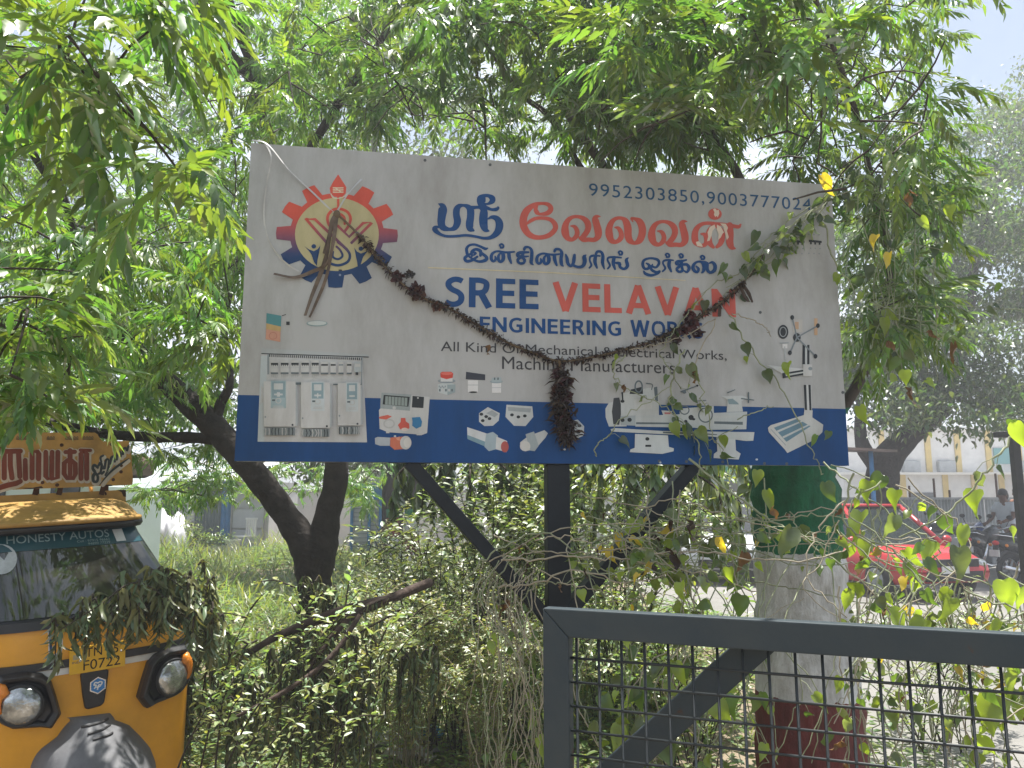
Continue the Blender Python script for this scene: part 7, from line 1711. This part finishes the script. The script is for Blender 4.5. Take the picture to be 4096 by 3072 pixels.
# ---- motorcycles
def bike(label, loc, rz, paint, lean=0.):
    T = thing('motorcycle', label, 'motorcycle', loc, rz, group='motorcycles parked by the road'); chrome = MATS['chrome']
    for x_ in (-.64, .64):
        q = MB(); q.torus((x_, 0, .305), (0, 1, 0), .255, .048, 30, 8); wh = q.build('wheel', M_rub, T, world=False, smooth=True)
        q = MB(); q.torus((x_, 0, .305), (0, 1, 0), .215, .014, 24, 6)
        for k in range(6): a = k*math.pi/3; q.bar((x_, 0, .305), (x_+.21*math.cos(a), 0, .305+.21*math.sin(a)), .03, .02, up=(0, 1, 0))
        q.lathe([(.06, -.05), (.06, .05)], (x_, 0, .305), (0, 1, 0), 12); q.build('rim', M_tin, wh, world=False)
        q = MB(); pts = [(x_+.32*math.cos(a), 0, .305+.32*math.sin(a)) for a in np.linspace(.5, 2.6, 9)]; q.tube(pts, .055, 6, squash=.35); q.build('mudguard', M_blk, T, world=False, smooth=True)
    q = MB(); S_ = [(-.12, .0, .72), (.0, 0, .84), (.22, 0, .90), (.42, 0, .84), (.50, 0, .74)]; q.tube(S_, [.09, .15, .17, .13, .06], 12, squash=.85); q.build('fuel_tank', paint, T, world=False, smooth=True)
    q = MB(); q.tube([(.02, 0, .80), (-.25, 0, .80), (-.55, 0, .85), (-.82, 0, .90)], [.10, .14, .14, .08], 10, squash=.5); q.build('seat', M_rub, T, world=False, smooth=True)
    q = MB(); q.tube([(-.35, 0, .70), (-.65, 0, .76), (-.92, 0, .82)], [.12, .11, .05], 10, squash=.8); q.build('tail_cowl', paint, T, world=False, smooth=True)
    q = MB(); q.sphere((-.93, 0, .80), (.04, .07, .045), 10, 8); q.build('tail_light', mat('red_lens', (.45, .015, .015), .25), T, world=False, smooth=True)
    B(False, (-.98, 0, .62), (.015, .20, .12), 'number_plate', M_wht, T); q = MB(); q.tube([(-.92, 0, .78), (-.97, 0, .55)], .02, 6, squash=3); q.build('plate_holder', M_blk, T, world=False)
    q = MB(); q.box((.0, 0, .45), (.38, .26, .34)); q.tube([(.05, 0, .40), (.22, 0, .55)], .09, 10); q.build('engine', M_tin, T, world=False, bevel=.04)
    q = MB()
    for a, b in (((.50, 0, .80), (.30, 0, .30)), ((.30, 0, .30), (-.25, 0, .30)), ((-.25, 0, .30), (-.30, 0, .72)), ((.45, 0, .75), (-.30, 0, .72))): q.tube([a, b], .022, 6)
    q.build('frame', M_blk, T, world=False)
    for sy in (-1, 1):
        q = MB(); q.tube([(.64, sy*.075, .305), (.46, sy*.075, .86)], .022, 8); q.build('fork_leg', chrome, T, world=False, smooth=True)
        q = MB(); q.tube([(-.60, sy*.12, .32), (-.42, sy*.13, .70)], .032, 8); q.build('shock_absorber', chrome, T, world=False, smooth=True)
        q = MB(); q.tube([(-.64, sy*.10, .305), (-.15, sy*.10, .32)], .02, 6); q.build('swing_arm', M_blk, T, world=False)
        q = MB(); q.tube([(.42, sy*.20, 1.02), (.40, sy*.27, 1.14), (.40, sy*.28, 1.18)], .007, 5); q.sphere((.39, sy*.29, 1.21), (.015, .065, .045), 10, 8); q.build('mirror', M_blk, T, world=False, smooth=True)
        q = MB(); q.sphere((-.86, sy*.16, .76), .03, 8, 6); q.build('indicator', m_amb, T, world=False, smooth=True)
    q = MB(); q.tube([(.28, -.36, .98), (.36, -.30, 1.02), (.45, -.10, .96), (.45, .10, .96), (.36, .30, 1.02), (.28, .36, .98)], .014, 8); q.build('handlebar', chrome, T, world=False, smooth=True)
    q = MB(); q.sphere((.60, 0, .86), (.09, .11, .11), 12, 8); q.build('headlight', m_lens, T, world=False, smooth=True)
    q = MB(); q.tube([(.10, -.13, .28), (-.40, -.15, .28), (-.95, -.16, .38)], [.025, .035, .045], 8); q.build('exhaust', chrome, T, world=False, smooth=True)
    q = MB(); q.tube([(-.50, -.12, .88), (-.80, -.12, .93), (-.98, 0, .95), (-.80, .12, .93), (-.50, .12, .88)], .012, 6); q.build('grab_rail', chrome, T, world=False, smooth=True)
    q = MB(); q.tube([(-.1, .12, .30), (-.2, .26, .0)], .012, 6); q.build('side_stand', M_blk, T, world=False)
    for o in list(T.children): pass
    T.rotation_euler = (lean, 0, rz)
    return T
M_bk = mat('black_bike_paint', (.015, .015, .018), .25); M_bb = mat('blue_bike_paint', (.02, .05, .20), .25)
p_ = pix(4140, 2287, 14.6); bike('black motorcycle parked nearest the road at the right edge', (p_.x, 14.6, .004), R(20), M_bk)
p_ = pix(3960, 2255, 16.0); bike('black motorcycle seen from behind beside the red car', (p_.x, 16.0, .124 if p_.x > 14.1 else .004), R(38), M_bk)
p_ = pix(3965, 2200, 17.9); bike('blue motorcycle facing the road beside the man in the white shirt', (p_.x-.1, 17.9, .124 if p_.x > 14.1 else .004), R(215), M_bb)
p_ = pix(3790, 2110, 20.2); bike('dark motorcycle standing side-on against the tin fence', (p_.x, 20.2, .004), R(180), M_bk)
# ---- people
M_skin = mat('brown_skin', (.14, .065, .038), .6, noise=.15, nscale=10); M_hair = mat('black_hair', (.008, .007, .007), .5)
def skin_body(name, parts, m_, T, sub=2):
    """parts: list of chains [(xyz, r)...] joined at shared points"""
    V = []; E = []; Rr = []; idx = {}
    def vid(p_, r_):
        k = tuple(round(c_, 4) for c_ in p_)
        if k not in idx: idx[k] = len(V); V.append(p_); Rr.append(r_)
        return idx[k]
    for ch in parts:
        ids = [vid(p_, r_) for p_, r_ in ch]; E += list(zip(ids, ids[1:]))
    me = bpy.data.meshes.new(name); me.from_pydata(V, E, []); o = bpy.data.objects.new(name, me); COL.objects.link(o)
    o.modifiers.new('skin', 'SKIN'); 
    for i, sv in enumerate(me.skin_vertices[0].data):
        r_ = Rr[i]; sv.radius = (r_, r_) if not hasattr(r_, '__len__') else r_; sv.use_root = (i == 0)
    ss = o.modifiers.new('sub', 'SUBSURF'); ss.levels = sub; ss.render_levels = sub
    bpy.context.view_layer.update(); dg = bpy.context.evaluated_depsgraph_get(); m2_ = bpy.data.meshes.new_from_object(o.evaluated_get(dg)); bpy.data.objects.remove(o)
    m2_.name = name; m2_.materials.clear(); m2_.polygons.foreach_set('use_smooth', [True]*len(m2_.polygons)); return link(name, m2_, T, m_)
def person(label, loc, rz, shirt, trousers, h=1.72, hand_fwd=.35):
    """standing, leaning a little forward, one hand held out to a handlebar; +x is the way he faces"""
    T = thing('person', label, 'person', loc, rz, group='people beside the motorcycles'); k = h/1.72
    S = lambda *p_: tuple(c_*k for c_ in p_)
    pel = (S(0, 0, .92), .14*k)
    def arm(s_, fwd, ez, hz): return [(S(.03, s_*.20, 1.40), .062*k), (S(.06+fwd*.25, s_*.25, ez), .045*k), (S(.08+fwd, s_*.20, hz), .032*k)]
    aL, aR = arm(1, hand_fwd, 1.14, 1.05), arm(-1, hand_fwd*.9, 1.12, 1.0)
    chest = (S(.03, 0, 1.32), (.17*k, .125*k)); neck = (S(.06, 0, 1.49), .055*k); head = (S(.10, 0, 1.58), .085*k); crown_ = (S(.10, 0, 1.66), .08*k)
    def leg(s_, dx): return [(S(dx*.2, s_*.10, .86), .085*k), (S(.03+dx*.6, s_*.11, .48), .06*k), (S(dx, s_*.11, .10), .042*k), (S(dx+.16, s_*.12, .045), .036*k)]
    body = skin_body('body', [[pel, (S(.01, 0, 1.12), (.145*k, .105*k)), chest, neck, head, crown_], [chest, *aL], [chest, *aR], [pel, *leg(1, .05)], [pel, *leg(-1, -.08)]], M_skin, T)
    skin_body('shirt', [[(S(.0, 0, .84), (.175*k, .135*k)), (S(.01, 0, 1.10), (.17*k, .13*k)), (S(.03, 0, 1.34), (.19*k, .14*k)), (S(.05, 0, 1.46), .075*k)], [(S(.03, 0, 1.34), (.19*k, .14*k)), (S(.03, .20, 1.41), .078*k), (S(.06+hand_fwd*.16, .24, 1.24), .068*k)], [(S(.03, 0, 1.34), (.19*k, .14*k)), (S(.03, -.20, 1.41), .078*k), (S(.06+hand_fwd*.16, -.24, 1.23), .068*k)]], shirt, T)
    skin_body('trousers', [[(S(0, 0, .93), (.165*k, .13*k)), (S(.01, .10, .84), .10*k), (S(.06, .11, .48), .075*k), (S(.05, .11, .09), .062*k)], [(S(0, 0, .93), (.165*k, .13*k)), (S(-.016, -.10, .84), .10*k), (S(-.02, -.11, .48), .075*k), (S(-.08, -.11, .09), .062*k)]], trousers, T)
    q = MB(); q.sphere(S(.075, 0, 1.655), (.105*k, .095*k, .105*k), 16, 10); q.sphere(S(.03, 0, 1.60), (.075*k, .088*k, .10*k), 12, 8); q.build('hair', M_hair, T, world=False, smooth=True)
    q = MB(); q.sphere(S(.192, 0, 1.585), (.022*k, .016*k, .026*k), 8, 6); q.build('nose', M_skin, T, world=False, smooth=True)
    for s_ in (-1, 1):
        q = MB(); q.sphere(S(.165, s_*.035, 1.615), .012*k, 8, 6); q.build('eye', mat('dark_eye', (.02, .015, .012), .3), T, world=False, smooth=True)
        q = MB(); q.sphere(S(.085, s_*.093, 1.59), (.022*k, .012*k, .034*k), 8, 6); q.build('ear', M_skin, T, world=False, smooth=True)
        q = MB(); hx, hy, hz = aL[-1][0] if s_ > 0 else aR[-1][0]
        q.sphere((hx+.04, hy, hz-.005), (.05, .022, .04), 10, 8)
        for f_ in range(4): q.tube([(hx+.07, hy-.008*s_, hz+.028-f_*.018), (hx+.105-.006*abs(f_-1), hy-.012*s_, hz+.024-f_*.019), (hx+.115-.006*abs(f_-1), hy-.035*s_, hz+.014-f_*.019)], [.0095, .0085, .007], 6)
        q.tube([(hx+.02, hy-.015*s_, hz+.03), (hx+.06, hy-.04*s_, hz+.04), (hx+.085, hy-.05*s_, hz+.03)], [.011, .0095, .008], 6); q.build('hand', M_skin, T, world=False, smooth=True)
    return T
p_ = pix(4022, 1990, 17.4); person('man in a white shirt leaning over the motorcycles at the right edge', (p_.x, 17.4, .124 if p_.x > 14.1 else .004), R(200), mat('white_shirt', (.60, .63, .70), .8, noise=.1, nscale=8), mat('brown_trousers', (.22, .11, .07), .85), 1.78)
p_ = pix(4084, 1990, 18.3); person('person in an orange-brown shirt standing behind the man in white', (p_.x, 18.3, .124 if p_.x > 14.1 else .004), R(190), mat('rust_shirt', (.42, .19, .11), .8, noise=.1, nscale=8), mat('grey_trousers', (.12, .12, .13), .85), 1.84, .2)
# ---- litter under the heap
for lab, u, v, s_, c_ in (('crumpled white plastic sheet on the ground under the shrub', 1560, 2990, .22, (.55, .54, .56)), ('scrap of blue plastic lying under the sign', 1690, 2950, .16, (.05, .20, .42)), ('small pale blue wrapper beside the plastic sheet', 1500, 2960, .10, (.25, .42, .55)), ('torn grey sack on the bare ground below the sign', 1640, 3040, .2, (.34, .33, .32))):
    g_ = gnd(u, v); q = MB()
    q.grid(lambda i, j: (g_.x+(i-.5)*s_*1.6+.02*math.sin(j*9), g_.y+(j-.5)*s_, .012+.05*s_/.2*abs(math.sin(i*7+u)*math.cos(j*6+v*.1))+.02*random.random()), 12, 10); o = q.build('plastic_scrap', mat('scrap_'+str(u), c_, .4, noise=.25, nscale=12), None); props(o, lab, 'litter', 'litter on the ground'); sm_ = o.modifiers.new('t', 'SOLIDIFY'); sm_.thickness = .0015
# ================================================================== haze volume added to imitate veiling lens glare
m_hz = bpy.data.materials.new('veil_haze'); m_hz.use_nodes = True; t = m_hz.node_tree; t.nodes.remove(t.nodes['Principled BSDF'])
pv = t.nodes.new('ShaderNodeVolumePrincipled'); pv.inputs['Color'].default_value = (.93, .96, 1, 1); pv.inputs['Density'].default_value = .006; pv.inputs['Anisotropy'].default_value = .3
t.links.new(pv.outputs[0], t.nodes['Material Output'].inputs['Volume'])
q = MB(); q.box((0, 45, 12), (130, 130, 26)); o = q.build('haze', m_hz, None); props(o, 'thin haze volume added over the whole lot and road to imitate lens glare', 'haze', None, 'stuff')
